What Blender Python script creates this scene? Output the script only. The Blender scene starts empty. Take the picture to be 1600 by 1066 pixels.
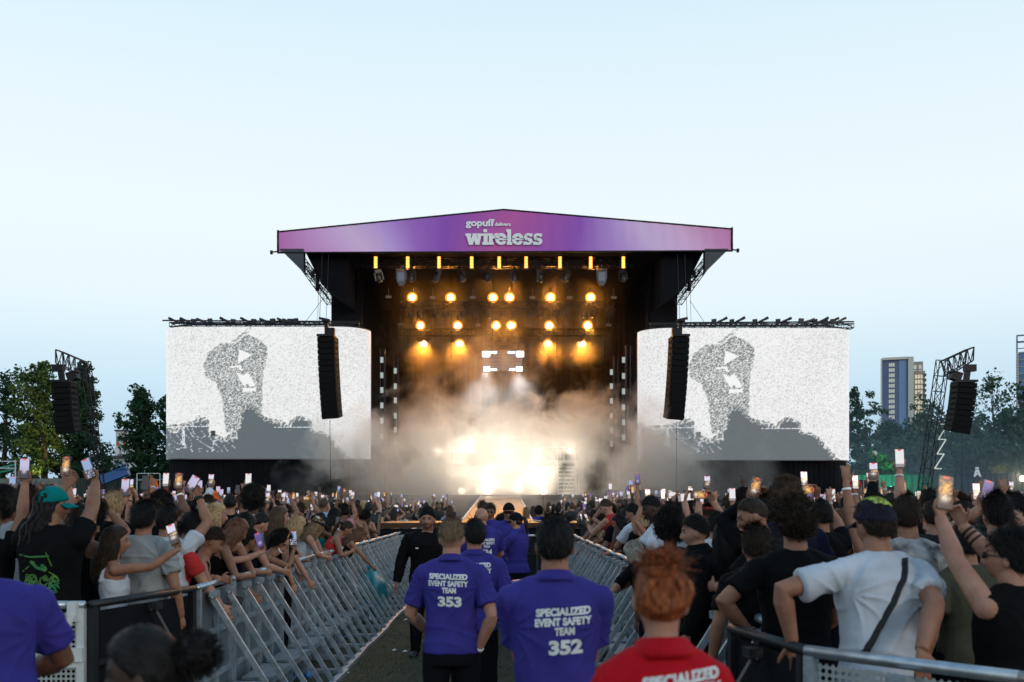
import bpy, bmesh, math, random
import numpy as np
from mathutils import Vector, Matrix, Euler, Quaternion
from mathutils.bvhtree import BVHTree
R = math.radians
rng = random.Random(7)
nr = np.random.RandomState(11)

# ------------------------------------------------------------------ camera, sky, sun, exposure
scene = bpy.context.scene
col = scene.collection
CH = 1.88            # camera height
F, CX, HY = 1555.56, 788.0, 788.0
cam_d = bpy.data.cameras.new('camera')
cam = bpy.data.objects.new('camera', cam_d)
col.objects.link(cam)
cam.location = (0, 0, CH)
cam.rotation_euler = (R(90), 0, 0)
cam_d.lens = 35.0
cam_d.sensor_width = 36.0
cam_d.shift_x = (800 - CX) / 1600.0
cam_d.shift_y = (HY - 533) / 1600.0
cam_d.clip_end = 6000
cam_d.dof.use_dof = True
cam_d.dof.focus_distance = 17.0
cam_d.dof.aperture_fstop = 2.8
scene.camera = cam

SUN_EL, SUN_AZ = R(7), R(142)    # low sun to the right, a little behind the camera
world = bpy.data.worlds.new('World')
scene.world = world
world.use_nodes = True
wn, wl = world.node_tree.nodes, world.node_tree.links
bg = wn['Background']
sky = wn.new('ShaderNodeTexSky')
sky.sky_type = 'NISHITA'
sky.sun_disc = False
sky.sun_elevation = SUN_EL
sky.sun_rotation = SUN_AZ
tc = wn.new('ShaderNodeTexCoord')
sep = wn.new('ShaderNodeSeparateXYZ')
wl.new(tc.outputs['Generated'], sep.inputs[0])
ramp = wn.new('ShaderNodeValToRGB')
def s2l(c):
    return tuple(((v / 255.0) / 12.92 if v <= 10 else (((v / 255.0) + .055) / 1.055) ** 2.4) for v in c)
stops = [(0.0, (164, 200, 226)), (.06, (176, 209, 233)), (.12, (200, 226, 243)), (.19, (228, 243, 250)), (.27, (236, 247, 251)),
         (.36, (229, 244, 251)), (.46, (214, 238, 250)), (.75, (150, 190, 222)), (1.0, (120, 165, 205))]
cr = ramp.color_ramp
while len(cr.elements) < len(stops):
    cr.elements.new(.5)
for e, (p, c) in zip(cr.elements, stops):
    e.position = p
    e.color = (*s2l(c), 1)
wl.new(sep.outputs['Z'], ramp.inputs[0])
sc9 = wn.new('ShaderNodeVectorMath'); sc9.operation = 'SCALE'; sc9.inputs['Scale'].default_value = 9.6
wl.new(ramp.outputs[0], sc9.inputs[0])
mixw = wn.new('ShaderNodeMix'); mixw.data_type = 'RGBA'; mixw.inputs[0].default_value = .88
wl.new(sky.outputs[0], mixw.inputs[6]); wl.new(sc9.outputs[0], mixw.inputs[7])
wl.new(mixw.outputs[2], bg.inputs['Color'])
bg.inputs['Strength'].default_value = 0.118

sun_d = bpy.data.lights.new('sun', 'SUN')
sun = bpy.data.objects.new('sun', sun_d)
col.objects.link(sun)
sun_d.energy = 0.6
sun_d.angle = R(12)
sun_d.color = (1.0, .86, .7)
sdir = Vector((math.sin(SUN_AZ) * math.cos(SUN_EL), math.cos(SUN_AZ) * math.cos(SUN_EL), math.sin(SUN_EL) + .12))
sun.rotation_euler = sdir.to_track_quat('Z', 'Y').to_euler()

scene.view_settings.view_transform = 'Standard'
scene.view_settings.look = 'None'
scene.view_settings.exposure = 0.0
scene.view_settings.gamma = 1.0
scene.render.engine = 'CYCLES'
cy = scene.cycles
cy.max_bounces = 6
cy.diffuse_bounces = 3
cy.glossy_bounces = 2
cy.transmission_bounces = 4
cy.transparent_max_bounces = 12
cy.volume_bounces = 3
cy.volume_step_rate = 0.28
cy.volume_max_steps = 160
cy.use_denoising = True
cy.sample_clamp_indirect = 4.0

# ------------------------------------------------------------------ helpers
def W(x, y, D):
    """a pixel of the 1600 px photograph at distance D -> world point"""
    return Vector(((x - CX) * D / F, D, CH - (y - HY) * D / F))

def tag(o, label=None, cat=None, group=None, kind=None):
    if label: o['label'] = label
    if cat: o['category'] = cat
    if group: o['group'] = group
    if kind: o['kind'] = kind
    return o

def thing(name, label, cat, loc=(0, 0, 0), rz=0.0, group=None):
    o = bpy.data.objects.new(name, None)
    o.empty_display_size = .2
    col.objects.link(o)
    o.location = loc
    o.rotation_euler = (0, 0, rz)
    return tag(o, label, cat, group)

CH_OF = {}
def setpar(o, p):
    o.parent = p
    CH_OF.setdefault(p.name, []).append(o)

def link(name, mesh, parent=None, mats=None, loc=None):
    o = bpy.data.objects.new(name, mesh)
    col.objects.link(o)
    if parent is not None: setpar(o, parent)
    if loc is not None: o.location = loc
    return o

def dup(o, parent=None, **kw):
    c = o.copy()
    col.objects.link(c)
    if parent is not None: setpar(c, parent)
    for ch in CH_OF.get(o.name, []):
        dup(ch, c)
    if 'loc' in kw: c.location = kw['loc']
    if 'rz' in kw: c.rotation_euler = (0, 0, kw['rz'])
    if 'label' in kw: c['label'] = kw['label']
    if 'group' in kw: c['group'] = kw['group']
    return c

def ortho(d):
    d = Vector(d).normalized()
    a = Vector((0, 0, 1)) if abs(d.z) < .95 else Vector((0, 1, 0))
    u = d.cross(a).normalized()
    v = u.cross(d).normalized()
    return d, u, v

class MB:
    def __init__(s):
        s.v, s.f, s.m, s.sm = [], [], [], []
    def add(s, vs, fs, mi=0, smooth=False):
        b = len(s.v)
        s.v.extend([tuple(p) for p in vs])
        for f in fs:
            s.f.append(tuple(i + b for i in f)); s.m.append(mi); s.sm.append(smooth)
        return s
    def box(s, c, size, rot=None, mi=0, taper=1.0):
        hx, hy, hz = size[0] / 2, size[1] / 2, size[2] / 2
        ps = [Vector((x * hx * (taper if z > 0 else 1), y * hy * (taper if z > 0 else 1), z * hz)) for z in (-1, 1) for y in (-1, 1) for x in (-1, 1)]
        if rot is not None:
            M = rot if isinstance(rot, (Matrix, Quaternion)) else Euler(rot).to_matrix()
            ps = [M @ p for p in ps]
        c = Vector(c)
        return s.add([c + p for p in ps], [(0, 2, 3, 1), (4, 5, 7, 6), (0, 1, 5, 4), (2, 6, 7, 3), (0, 4, 6, 2), (1, 3, 7, 5)], mi)
    def bar(s, a, b, w, h=None, mi=0):
        a, b = Vector(a), Vector(b); h = h or w
        d, u, v = ortho(b - a)
        ps = [p + u * sx * w / 2 + v * sy * h / 2 for p in (a, b) for sx, sy in ((-1, -1), (1, -1), (1, 1), (-1, 1))]
        return s.add(ps, [(3, 2, 1, 0), (4, 5, 6, 7), (0, 1, 5, 4), (1, 2, 6, 5), (2, 3, 7, 6), (3, 0, 4, 7)], mi)
    def chain(s, pts, rs, n=8, mi=0, cap=True, flat=1.0, up=None):
        pts = [Vector(p) for p in pts]
        if not hasattr(rs, '__len__'): rs = [rs] * len(pts)
        base = len(s.v); vs = []; fs = []
        pu = None
        for i, p in enumerate(pts):
            d = (pts[min(i + 1, len(pts) - 1)] - pts[max(i - 1, 0)])
            if d.length < 1e-9: d = Vector((0, 0, 1))
            d.normalize()
            if pu is None:
                if up is not None:
                    u = Vector(up) - d * d.dot(Vector(up)); u.normalize()
                else:
                    _, u, _ = ortho(d)
            else:
                u = pu - d * d.dot(pu)
                if u.length < 1e-6: _, u, _ = ortho(d)
                u.normalize()
            pu = u
            v = d.cross(u)
            for k in range(n):
                a = 2 * math.pi * k / n
                vs.append(p + u * math.cos(a) * rs[i] + v * math.sin(a) * rs[i] * flat)
        for i in range(len(pts) - 1):
            for k in range(n):
                a, b = i * n + k, i * n + (k + 1) % n
                fs.append((a, b, b + n, a + n))
        if cap:
            fs.append(tuple(range(n - 1, -1, -1)))
            fs.append(tuple((len(pts) - 1) * n + k for k in range(n)))
        return s.add(vs, fs, mi, True)
    def tube(s, a, b, r, n=8, mi=0, r2=None):
        return s.chain([a, b], [r, r if r2 is None else r2], n, mi)
    def rings(s, rings, mi=0, cap=True):
        n = len(rings[0]); vs = [p for r in rings for p in r]; fs = []
        for i in range(len(rings) - 1):
            for k in range(n):
                a, b = i * n + k, i * n + (k + 1) % n
                fs.append((a, b, b + n, a + n))
        if cap:
            fs.append(tuple(range(n - 1, -1, -1)))
            fs.append(tuple((len(rings) - 1) * n + k for k in range(n)))
        return s.add(vs, fs, mi, True)
    def ball(s, c, r, nu=12, nv=8, mi=0, M=None):
        c = Vector(c); r = Vector((r, r, r)) if not hasattr(r, '__len__') else Vector(r)
        vs, fs = [], []
        def tr(p):
            p = Vector((p[0] * r[0], p[1] * r[1], p[2] * r[2]))
            return c + (M @ p if M is not None else p)
        vs.append(tr((0, 0, -1)))
        for j in range(1, nv):
            t = -math.pi / 2 + math.pi * j / nv
            for k in range(nu):
                a = 2 * math.pi * k / nu
                vs.append(tr((math.cos(t) * math.cos(a), math.cos(t) * math.sin(a), math.sin(t))))
        vs.append(tr((0, 0, 1)))
        for k in range(nu):
            fs.append((0, 1 + (k + 1) % nu, 1 + k))
            for j in range(nv - 2):
                a, b = 1 + j * nu + k, 1 + j * nu + (k + 1) % nu
                fs.append((a, b, b + nu, a + nu))
            fs.append((1 + (nv - 2) * nu + k, 1 + (nv - 2) * nu + (k + 1) % nu, len(vs) - 1))
        return s.add(vs, fs, mi, True)
    def truss(s, a, b, w, h, seg, r=.025, mi=0, up=(0, 0, 1)):
        a, b = Vector(a), Vector(b); d = (b - a); L = d.length; d.normalize()
        u = Vector(up); u = (u - d * d.dot(u)).normalized(); v = d.cross(u)
        cs = [u * sx * h / 2 + v * sy * w / 2 for sx, sy in ((-1, -1), (1, -1), (1, 1), (-1, 1))]
        for c in cs: s.bar(a + c, b + c, r * 2, mi=mi)
        n = max(1, int(round(L / seg)))
        for i in range(n + 1):
            p = a + d * L * i / n
            for k in range(4): s.bar(p + cs[k], p + cs[(k + 1) % 4], r * 1.3, mi=mi)
            if i < n:
                q = a + d * L * (i + 1) / n
                for k in range(4):
                    e = (k, (k + 1) % 4) if i % 2 else ((k + 1) % 4, k)
                    s.bar(p + cs[e[0]], q + cs[e[1]], r * 1.3, mi=mi)
        return s
    def mesh(s, name, mats):
        me = bpy.data.meshes.new(name)
        me.from_pydata(s.v, [], s.f)
        for m in (mats if isinstance(mats, (list, tuple)) else [mats]): me.materials.append(m)
        if s.f:
            me.polygons.foreach_set('material_index', s.m)
            me.polygons.foreach_set('use_smooth', s.sm)
        me.update()
        return me
    def build(s, name, mats, parent=None, loc=None):
        return link(name, s.mesh(name, mats), parent, loc=loc)

def extrude_poly(mb, pts2, to3, t0, t1, mi=0):
    n = len(pts2)
    vs = [to3(p[0], p[1], t0) for p in pts2] + [to3(p[0], p[1], t1) for p in pts2]
    fs = [tuple(range(n)), tuple(range(2 * n - 1, n - 1, -1))] + [((i + 1) % n, i, n + i, n + (i + 1) % n) for i in range(n)]
    mb.add(vs, fs, mi)

# ------------------------------------------------------------------ materials
MATS = {}
def mat(name, c, rough=.6, metal=0.0, var=.0, vscale=8.0, bump=.0, bscale=60.0, emit=None, estr=1.0, spec=.5, c2=None, stretch=None, sheen=0.0):
    if name in MATS: return MATS[name]
    m = bpy.data.materials.new(name); m.use_nodes = True
    nt = m.node_tree; n, l = nt.nodes, nt.links
    b = n['Principled BSDF']
    b.inputs['Base Color'].default_value = (*c, 1)
    b.inputs['Roughness'].default_value = rough
    b.inputs['Metallic'].default_value = metal
    b.inputs['Specular IOR Level'].default_value = spec
    if sheen: b.inputs['Sheen Weight'].default_value = sheen
    tcn = n.new('ShaderNodeTexCoord')
    src = tcn.outputs['Object']
    if stretch:
        mp = n.new('ShaderNodeMapping'); mp.inputs['Scale'].default_value = stretch
        l.new(src, mp.inputs[0]); src = mp.outputs[0]
    if var or c2:
        no = n.new('ShaderNodeTexNoise'); no.inputs['Scale'].default_value = vscale; no.inputs['Detail'].default_value = 5
        l.new(src, no.inputs['Vector'])
        r = n.new('ShaderNodeValToRGB')
        lo = c2 if c2 else tuple(max(0, v * (1 - var)) for v in c)
        hi = c if c2 else tuple(min(1, v * (1 + var)) for v in c)
        r.color_ramp.elements[0].position = .35; r.color_ramp.elements[1].position = .65
        r.color_ramp.elements[0].color = (*lo, 1); r.color_ramp.elements[1].color = (*hi, 1)
        l.new(no.outputs['Fac'], r.inputs[0]); l.new(r.outputs[0], b.inputs['Base Color'])
    if bump:
        nb = n.new('ShaderNodeTexNoise'); nb.inputs['Scale'].default_value = bscale; nb.inputs['Detail'].default_value = 4
        l.new(src, nb.inputs['Vector'])
        bp = n.new('ShaderNodeBump'); bp.inputs['Strength'].default_value = bump; bp.inputs['Distance'].default_value = .02
        l.new(nb.outputs['Fac'], bp.inputs['Height']); l.new(bp.outputs[0], b.inputs['Normal'])
    if emit:
        b.inputs['Emission Color'].default_value = (*emit, 1); b.inputs['Emission Strength'].default_value = estr
    MATS[name] = m
    return m

def attr_mat(name, attr='Col', rough=.6, emis=0.0, mottle=0.0, mulcol=None, bump=0, bscale=100, spec=.5, transl=0):
    if name in MATS: return MATS[name]
    m = bpy.data.materials.new(name); m.use_nodes = True
    nt = m.node_tree; n, l = nt.nodes, nt.links
    b = n['Principled BSDF']; b.inputs['Roughness'].default_value = rough; b.inputs['Specular IOR Level'].default_value = spec
    a = n.new('ShaderNodeAttribute'); a.attribute_name = attr
    src = a.outputs['Color']
    if mulcol is not None:
        mx = n.new('ShaderNodeMix'); mx.data_type = 'RGBA'; mx.blend_type = 'MULTIPLY'; mx.inputs[0].default_value = 1
        mx.inputs[7].default_value = (*mulcol, 1); l.new(src, mx.inputs[6]); src = mx.outputs[2]
    if mottle:
        tcm = n.new('ShaderNodeTexCoord'); nm = n.new('ShaderNodeTexNoise'); nm.inputs['Scale'].default_value = 14; nm.inputs['Detail'].default_value = 6
        l.new(tcm.outputs['Object'], nm.inputs['Vector'])
        rm = n.new('ShaderNodeValToRGB'); rm.color_ramp.elements[0].position = .3; rm.color_ramp.elements[1].position = .7
        rm.color_ramp.elements[0].color = (1 - mottle, 1 - mottle * 1.5, 1 - mottle * 1.6, 1); rm.color_ramp.elements[1].color = (1, 1, 1, 1)
        l.new(nm.outputs['Fac'], rm.inputs[0])
        m2 = n.new('ShaderNodeMix'); m2.data_type = 'RGBA'; m2.blend_type = 'MULTIPLY'; m2.inputs[0].default_value = 1
        l.new(src, m2.inputs[6]); l.new(rm.outputs[0], m2.inputs[7]); src = m2.outputs[2]
    if emis:
        b.inputs['Base Color'].default_value = (.01, .01, .012, 1)
        l.new(src, b.inputs['Emission Color']); b.inputs['Emission Strength'].default_value = emis
    else:
        l.new(src, b.inputs['Base Color'])
    if bump:
        tcn = n.new('ShaderNodeTexCoord')
        nb = n.new('ShaderNodeTexNoise'); nb.inputs['Scale'].default_value = bscale; nb.inputs['Detail'].default_value = 4
        l.new(tcn.outputs['Object'], nb.inputs['Vector'])
        bp = n.new('ShaderNodeBump'); bp.inputs['Strength'].default_value = bump; bp.inputs['Distance'].default_value = .01
        l.new(nb.outputs['Fac'], bp.inputs['Height']); l.new(bp.outputs[0], b.inputs['Normal'])
    if transl:
        tr = n.new('ShaderNodeBsdfTranslucent'); l.new(src, tr.inputs['Color'])
        ms = n.new('ShaderNodeMixShader'); ms.inputs[0].default_value = transl
        l.new(b.outputs[0], ms.inputs[1]); l.new(tr.outputs[0], ms.inputs[2]); l.new(ms.outputs[0], n['Material Output'].inputs['Surface'])
    MATS[name] = m
    return m

def vcol(me, arr, name='Col'):
    a = me.color_attributes.new(name, 'FLOAT_COLOR', 'POINT')
    arr = np.asarray(arr, dtype=np.float32)
    if arr.shape[1] == 3: arr = np.hstack([arr, np.ones((len(arr), 1), np.float32)])
    a.data.foreach_set('color', arr.ravel())

def coords(me):
    a = np.empty(len(me.vertices) * 3, np.float32); me.vertices.foreach_get('co', a); return a.reshape(-1, 3)

def in_poly(px, py, poly):
    inside = np.zeros(px.shape, bool); n = len(poly); j = n - 1
    for i in range(n):
        xi, yi = poly[i]; xj, yj = poly[j]
        c = ((yi > py) != (yj > py)) & (px < (xj - xi) * (py - yi) / (yj - yi + 1e-12) + xi)
        inside ^= c; j = i
    return inside

black = mat('black_drape', (.007, .0072, .0095), .9, var=.3, vscale=.8, spec=.12)
blackm = mat('black_metal', (.012, .012, .014), .5, .2, spec=.3)
darkm = mat('dark_steel', (.022, .021, .026), .45, .6)
alu = mat('galvanised_aluminium', (.42, .46, .50), .38, .85, var=.14, vscale=14, bump=.05, bscale=90)
aluw = mat('pale_aluminium', (.62, .64, .64), .5, .3, var=.1, vscale=9)
# ------------------------------------------------------------------ ground
def ground_mat():
    m = bpy.data.materials.new('trodden_grass'); m.use_nodes = True
    n, l = m.node_tree.nodes, m.node_tree.links
    b = n['Principled BSDF']; b.inputs['Roughness'].default_value = .9; b.inputs['Specular IOR Level'].default_value = .2
    tcn = n.new('ShaderNodeTexCoord')
    a = n.new('ShaderNodeTexNoise'); a.inputs['Scale'].default_value = .9; a.inputs['Detail'].default_value = 8; a.inputs['Roughness'].default_value = .7
    f = n.new('ShaderNodeTexNoise'); f.inputs['Scale'].default_value = 55; f.inputs['Detail'].default_value = 6
    l.new(tcn.outputs['Object'], a.inputs['Vector']); l.new(tcn.outputs['Object'], f.inputs['Vector'])
    r = n.new('ShaderNodeValToRGB')
    es = r.color_ramp.elements
    es[0].position = .32; es[0].color = (.022, .022, .016, 1)
    es[1].position = .7; es[1].color = (.085, .088, .045, 1)
    e = es.new(.5); e.color = (.05, .05, .03, 1)
    mx = n.new('ShaderNodeMath'); mx.operation = 'MULTIPLY_ADD'; mx.inputs[1].default_value = .55
    l.new(f.outputs['Fac'], mx.inputs[0])
    m2 = n.new('ShaderNodeMath'); m2.operation = 'MULTIPLY'; m2.inputs[1].default_value = .5
    l.new(a.outputs['Fac'], m2.inputs[0]); l.new(m2.outputs[0], mx.inputs[2])
    l.new(mx.outputs[0], r.inputs[0]); l.new(r.outputs[0], b.inputs['Base Color'])
    bp = n.new('ShaderNodeBump'); bp.inputs['Strength'].default_value = .8; bp.inputs['Distance'].default_value = .03
    l.new(f.outputs['Fac'], bp.inputs['Height']); l.new(bp.outputs[0], b.inputs['Normal'])
    return m
gm = ground_mat()
g = MB(); S = 3000
g.add([(-S, -S, 0), (S, -S, 0), (S, S, 0), (-S, S, 0)], [(0, 1, 2, 3)])
tag(g.build('ground', gm), kind='structure')

# short dry grass blades in the aisle
def grass_patch():
    n = 26000
    x = nr.uniform(-2.0, 1.4, n); y = 5.5 + 16 * nr.rand(n) ** 1.5
    keep = nr.rand(n) < (.45 + .55 * (np.sin(x * 2.3 + y * .9) * np.sin(y * 1.7 - x) > -.2))
    x, y = x[keep], y[keep]; n = len(x)
    a = nr.uniform(0, 6.283, n); h = nr.uniform(.008, .035, n); w = .0035 + .0015 * (y / 10)
    lx = nr.normal(0, .03, n); ly = nr.normal(0, .03, n)
    v = np.empty((n, 3, 3), np.float32)
    v[:, 0] = np.c_[x - np.cos(a) * w, y - np.sin(a) * w, np.zeros(n)]
    v[:, 1] = np.c_[x + np.cos(a) * w, y + np.sin(a) * w, np.zeros(n)]
    v[:, 2] = np.c_[x + lx, y + ly, h]
    me = bpy.data.meshes.new('grass')
    me.from_pydata(v.reshape(-1, 3).tolist(), [], np.arange(n * 3).reshape(-1, 3).tolist())
    t = nr.rand(n)
    c = np.outer(1 - t, (.045, .055, .022)) + np.outer(t, (.17, .15, .085))
    vcol(me, np.repeat(c, 3, axis=0))
    me.materials.append(attr_mat('grass_blades', rough=.8, spec=.2))
    tag(link('grass', me), 'short trodden grass with dry straw in the security aisle', kind='stuff')
grass_patch()

# trackway boards that the crowd stands on
TW = .12
tw = MB()
tw.box((-15.65, 27.2, TW / 2), (26, 40.4, TW)); tw.box((14.72, 26, TW / 2), (26, 42.7, TW))
tag(tw.build('trackway', mat('trackway_plastic', (.03, .032, .03), .7, var=.3, vscale=3)), kind='structure')

# ------------------------------------------------------------------ stage
SD = 50.0
stage = thing('concert_stage', 'large black roofed festival stage with a purple and pink header banner', 'stage', (0, SD, 0))
def S_(p): return Vector(p) - Vector((0, SD, 0))
DECK = 2.35
mb = MB()
mb.box((0, 8, DECK - .12), (19, 17, .24)); 
mb.build('deck', mat('stage_deck', (.05, .048, .045), .55, var=.3, vscale=2), stage)
mb = MB(); mb.box((0, -.42, (DECK - .25) / 2), (18.9, .06, DECK - .25)); mb.build('deck_skirt', mat('stage_fascia_board', (.22, .19, .16), .7, var=.25, vscale=1.2), stage)
# walls
mb = MB()
mb.box((-8.6, 10.5, 7.34), (1.4, 14, 14.68)); mb.build('side_wall', black, stage)
mb = MB()
mb.box((8.6, 10.5, 7.34), (1.4, 14, 14.68)); mb.build('side_wall', black, stage)
mb = MB()
for i in range(120):      # pleated back cloth
    pass
xs = np.linspace(-8, 8, 161)
vs = [(x, 15.6 + .02 * math.sin(i * 1.9) + .05 * math.sin(i * .23 + 2 * math.sin(i * .11)), z) for z in (DECK, 14.7) for i, x in enumerate(xs)]
mb.add(vs, [(i, i + 1, i + 162, i + 161) for i in range(160)])
mb.build('back_cloth', mat('back_cloth', (.0025, .0023, .0026), .95, spec=.0), stage)
# roof slab with sloping eaves
mb = MB()
def roofp(x, z, y): return Vector((x, y, z))
rp = [(-11.45, 14.2), (-9.6, 12.3), (-9.25, 12.3), (-9.25, 14.05), (9.25, 14.05), (9.25, 12.3), (9.6, 12.3), (11.5, 14.25), (11.5, 15.2), (0, 16.2), (-11.4, 15.1)]
rp = [(-11.3, 14.75), (11.35, 14.78), (11.35, 15.65), (0, 16.6), (-11.3, 15.5)]
extrude_poly(mb, rp, roofp, .3, .7)
rp = [(-10.15, 14.72), (10.15, 14.72), (10.15, 15.5), (0, 16.45), (-10.15, 15.4)]
extrude_poly(mb, rp, roofp, .69, 18)
mb.build('roof', mat('roof_skin', (.006, .006, .008), .8, spec=.1), stage)
# gusset panels under each roof end and eave slope behind
for sx in (-1, 1):
    mb = MB()
    q = [(sx * 11.3, 14.74), (sx * 10.1, 14.74), (sx * 10.1, 13.55)]
    extrude_poly(mb, q if sx > 0 else q[::-1], roofp, .1, .6)
    mb.build('corner_flap', mat('flap_vinyl', (.03, .035, .045), .35), stage)
    mb = MB()
    q = [(sx * 10.14, 14.73), (sx * 8.0, 14.73), (sx * 8.0, 12.2), (sx * 9.31, 13.1)]
    extrude_poly(mb, q if sx > 0 else q[::-1], roofp, .75, 17.4)
    mb.build('eave_panel', black, stage)
    mb = MB()
    mb.truss((sx * 10.5, 1.2, 14.45), (sx * 9.2, 2.9, 12.6), .36, .36, .42, .016)
    mb.truss((sx * 10.5, 2.0, 14.4), (sx * 9.4, 2.95, 13.2), .32, .32, .42, .015)
    mb.build('corner_truss', darkm, stage)
    mb = MB()
    for x_, y_ in ((9.15, 3.6), (9.15, 4.3), (7.6, 3.2)):
        mb.tube((sx * x_, y_, 2), (sx * x_, y_, 14.7), .05)
    mb.build('roof_leg', darkm, stage)
# header banner with vertical creases
def banner():
    nx, nz = 260, 12
    xl, xr = (433 - CX) * SD / F, (1145 - CX) * SD / F
    xa = (787 - CX) * SD / F
    zb_l, zb_r = CH + (HY - 393) * SD / F, CH + (HY - 390) * SD / F
    zt_l, zt_r, zt_a = CH + (HY - 361.5) * SD / F, CH + (HY - 357) * SD / F, CH + (HY - 326.5) * SD / F
    v, c = [], []
    pts = [(0, (196, 112, 176)), (.06, (206, 144, 203)), (.17, (224, 186, 228)), (.23, (202, 166, 226)), (.30, (164, 108, 196)), (.37, (143, 80, 180)), (.44, (170, 86, 166)), (.5, (186, 92, 160)),
           (.56, (172, 86, 166)), (.66, (148, 84, 182)), (.73, (182, 138, 208)), (.81, (216, 184, 226)), (.90, (224, 176, 214)), (.96, (212, 146, 190)), (1, (206, 130, 182))]
    px = [p[0] for p in pts]; pc = np.array([s2l(p[1]) for p in pts])
    for j in range(nz + 1):
        t = j / nz
        for i in range(nx + 1):
            u = i / nx
            x = xl + (xr - xl) * u
            zb = zb_l + (zb_r - zb_l) * u
            zt = zt_l + (zt_a - zt_l) * (x - xl) / (xa - xl) if x < xa else zt_a + (zt_r - zt_a) * (x - xa) / (xr - xa)
            cre = .012 * math.sin(x * 9 + .8 * math.sin(x * 3.1)) * (1 if u > .55 else .35) * (.4 + .6 * math.sin(t * 3.14))
            v.append((x, .18 + cre, zb + (zt - zb) * t))
            uu = u + .05 * (t - .5) * math.sin(u * 9)
            c.append([min(.95, np.interp(uu, px, pc[:, k]) * 1.3) for k in range(3)])
    f = [(j * (nx + 1) + i, j * (nx + 1) + i + 1, (j + 1) * (nx + 1) + i + 1, (j + 1) * (nx + 1) + i) for j in range(nz) for i in range(nx)]
    me = bpy.data.meshes.new('header_banner'); me.from_pydata(v, [], f); vcol(me, c)
    me.polygons.foreach_set('use_smooth', [True] * len(f))
    me.materials.append(attr_mat('banner_print', rough=.6, spec=.3))
    b = link('header_banner', me, stage)
    m = MB()
    m.tube((xl - .02, .12, zb_l - .04), (xr + .02, .12, zb_r - .04), .045); m.tube((xl, .2, zt_l + .02), (xa, .2, zt_a + .02), .05); m.tube((xa, .2, zt_a + .02), (xr, .2, zt_r + .02), .05)
    m.tube((xl, .2, zb_l), (xl, .2, zt_l + .1), .06); m.tube((xr, .2, zb_r), (xr, .2, zt_r + .1), .06)
    m.box((xl - .33, .2, zb_l), (.12, .12, .18)); m.box((xr + .3, .2, zb_r), (.12, .12, .18)); m.bar((xl - .4, .2, zb_l), (xl, .2, zb_l + .05), .06); m.bar((xr, .2, zb_r + .05), (xr + .3, .2, zb_r), .06)
    m.build('banner_rail', blackm, stage)
    return b
hb = banner()

# scratch scene for evaluating text and modifiers away from the growing main scene
TMP = bpy.data.scenes.new('scratch')
def evaluate(o):
    TMP.collection.objects.link(o)
    with bpy.context.temp_override(scene=TMP, view_layer=TMP.view_layers[0]):
        dg = bpy.context.evaluated_depsgraph_get()
        me = bpy.data.meshes.new_from_object(o.evaluated_get(dg), depsgraph=dg)
    TMP.collection.objects.unlink(o)
    return me

def text_mesh(body, size, bold=.02, spacing=1.0, extrude=0.0, shear=0.0):
    cu = bpy.data.curves.new('lettering', 'FONT')
    cu.body = body; cu.size = size; cu.align_x = 'CENTER'; cu.align_y = 'CENTER'
    cu.offset = bold * size; cu.space_character = spacing; cu.extrude = extrude; cu.resolution_u = 4; cu.shear = shear
    o = bpy.data.objects.new('lettering', cu)
    me = evaluate(o)
    bpy.data.objects.remove(o)
    return me

white_print = mat('white_print', (.96, .97, .97), .6)
def flat_text(body, x, z, height, width, y, parent, bold=.03, m=white_print):
    """lettering that faces -Y, its middle at x, z, stretched to height x width"""
    me = text_mesh(body, 1.0, bold, 1.0)
    c = coords(me); mn, mx = c.min(0), c.max(0)
    c = (c - (mn + mx) / 2) / np.maximum(mx - mn, 1e-6)
    out = np.c_[x + c[:, 0] * width, np.full(len(c), y), z + c[:, 1] * height]
    me.vertices.foreach_set('co', out.astype(np.float32).ravel())
    me.materials.clear(); me.materials.append(m); me.update()
    return link('lettering', me, parent)
def bz(y): return CH + (HY - y) * SD / F
def bx(x): return (x - CX) * SD / F
flat_text('gopuff', bx(750), bz(348.7), 14.5 * SD / F, 45 * SD / F, .11, hb, .035)
flat_text('delivers', bx(785.5), bz(349.5), 5.6 * SD / F, 25 * SD / F, .11, hb, .035)
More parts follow.
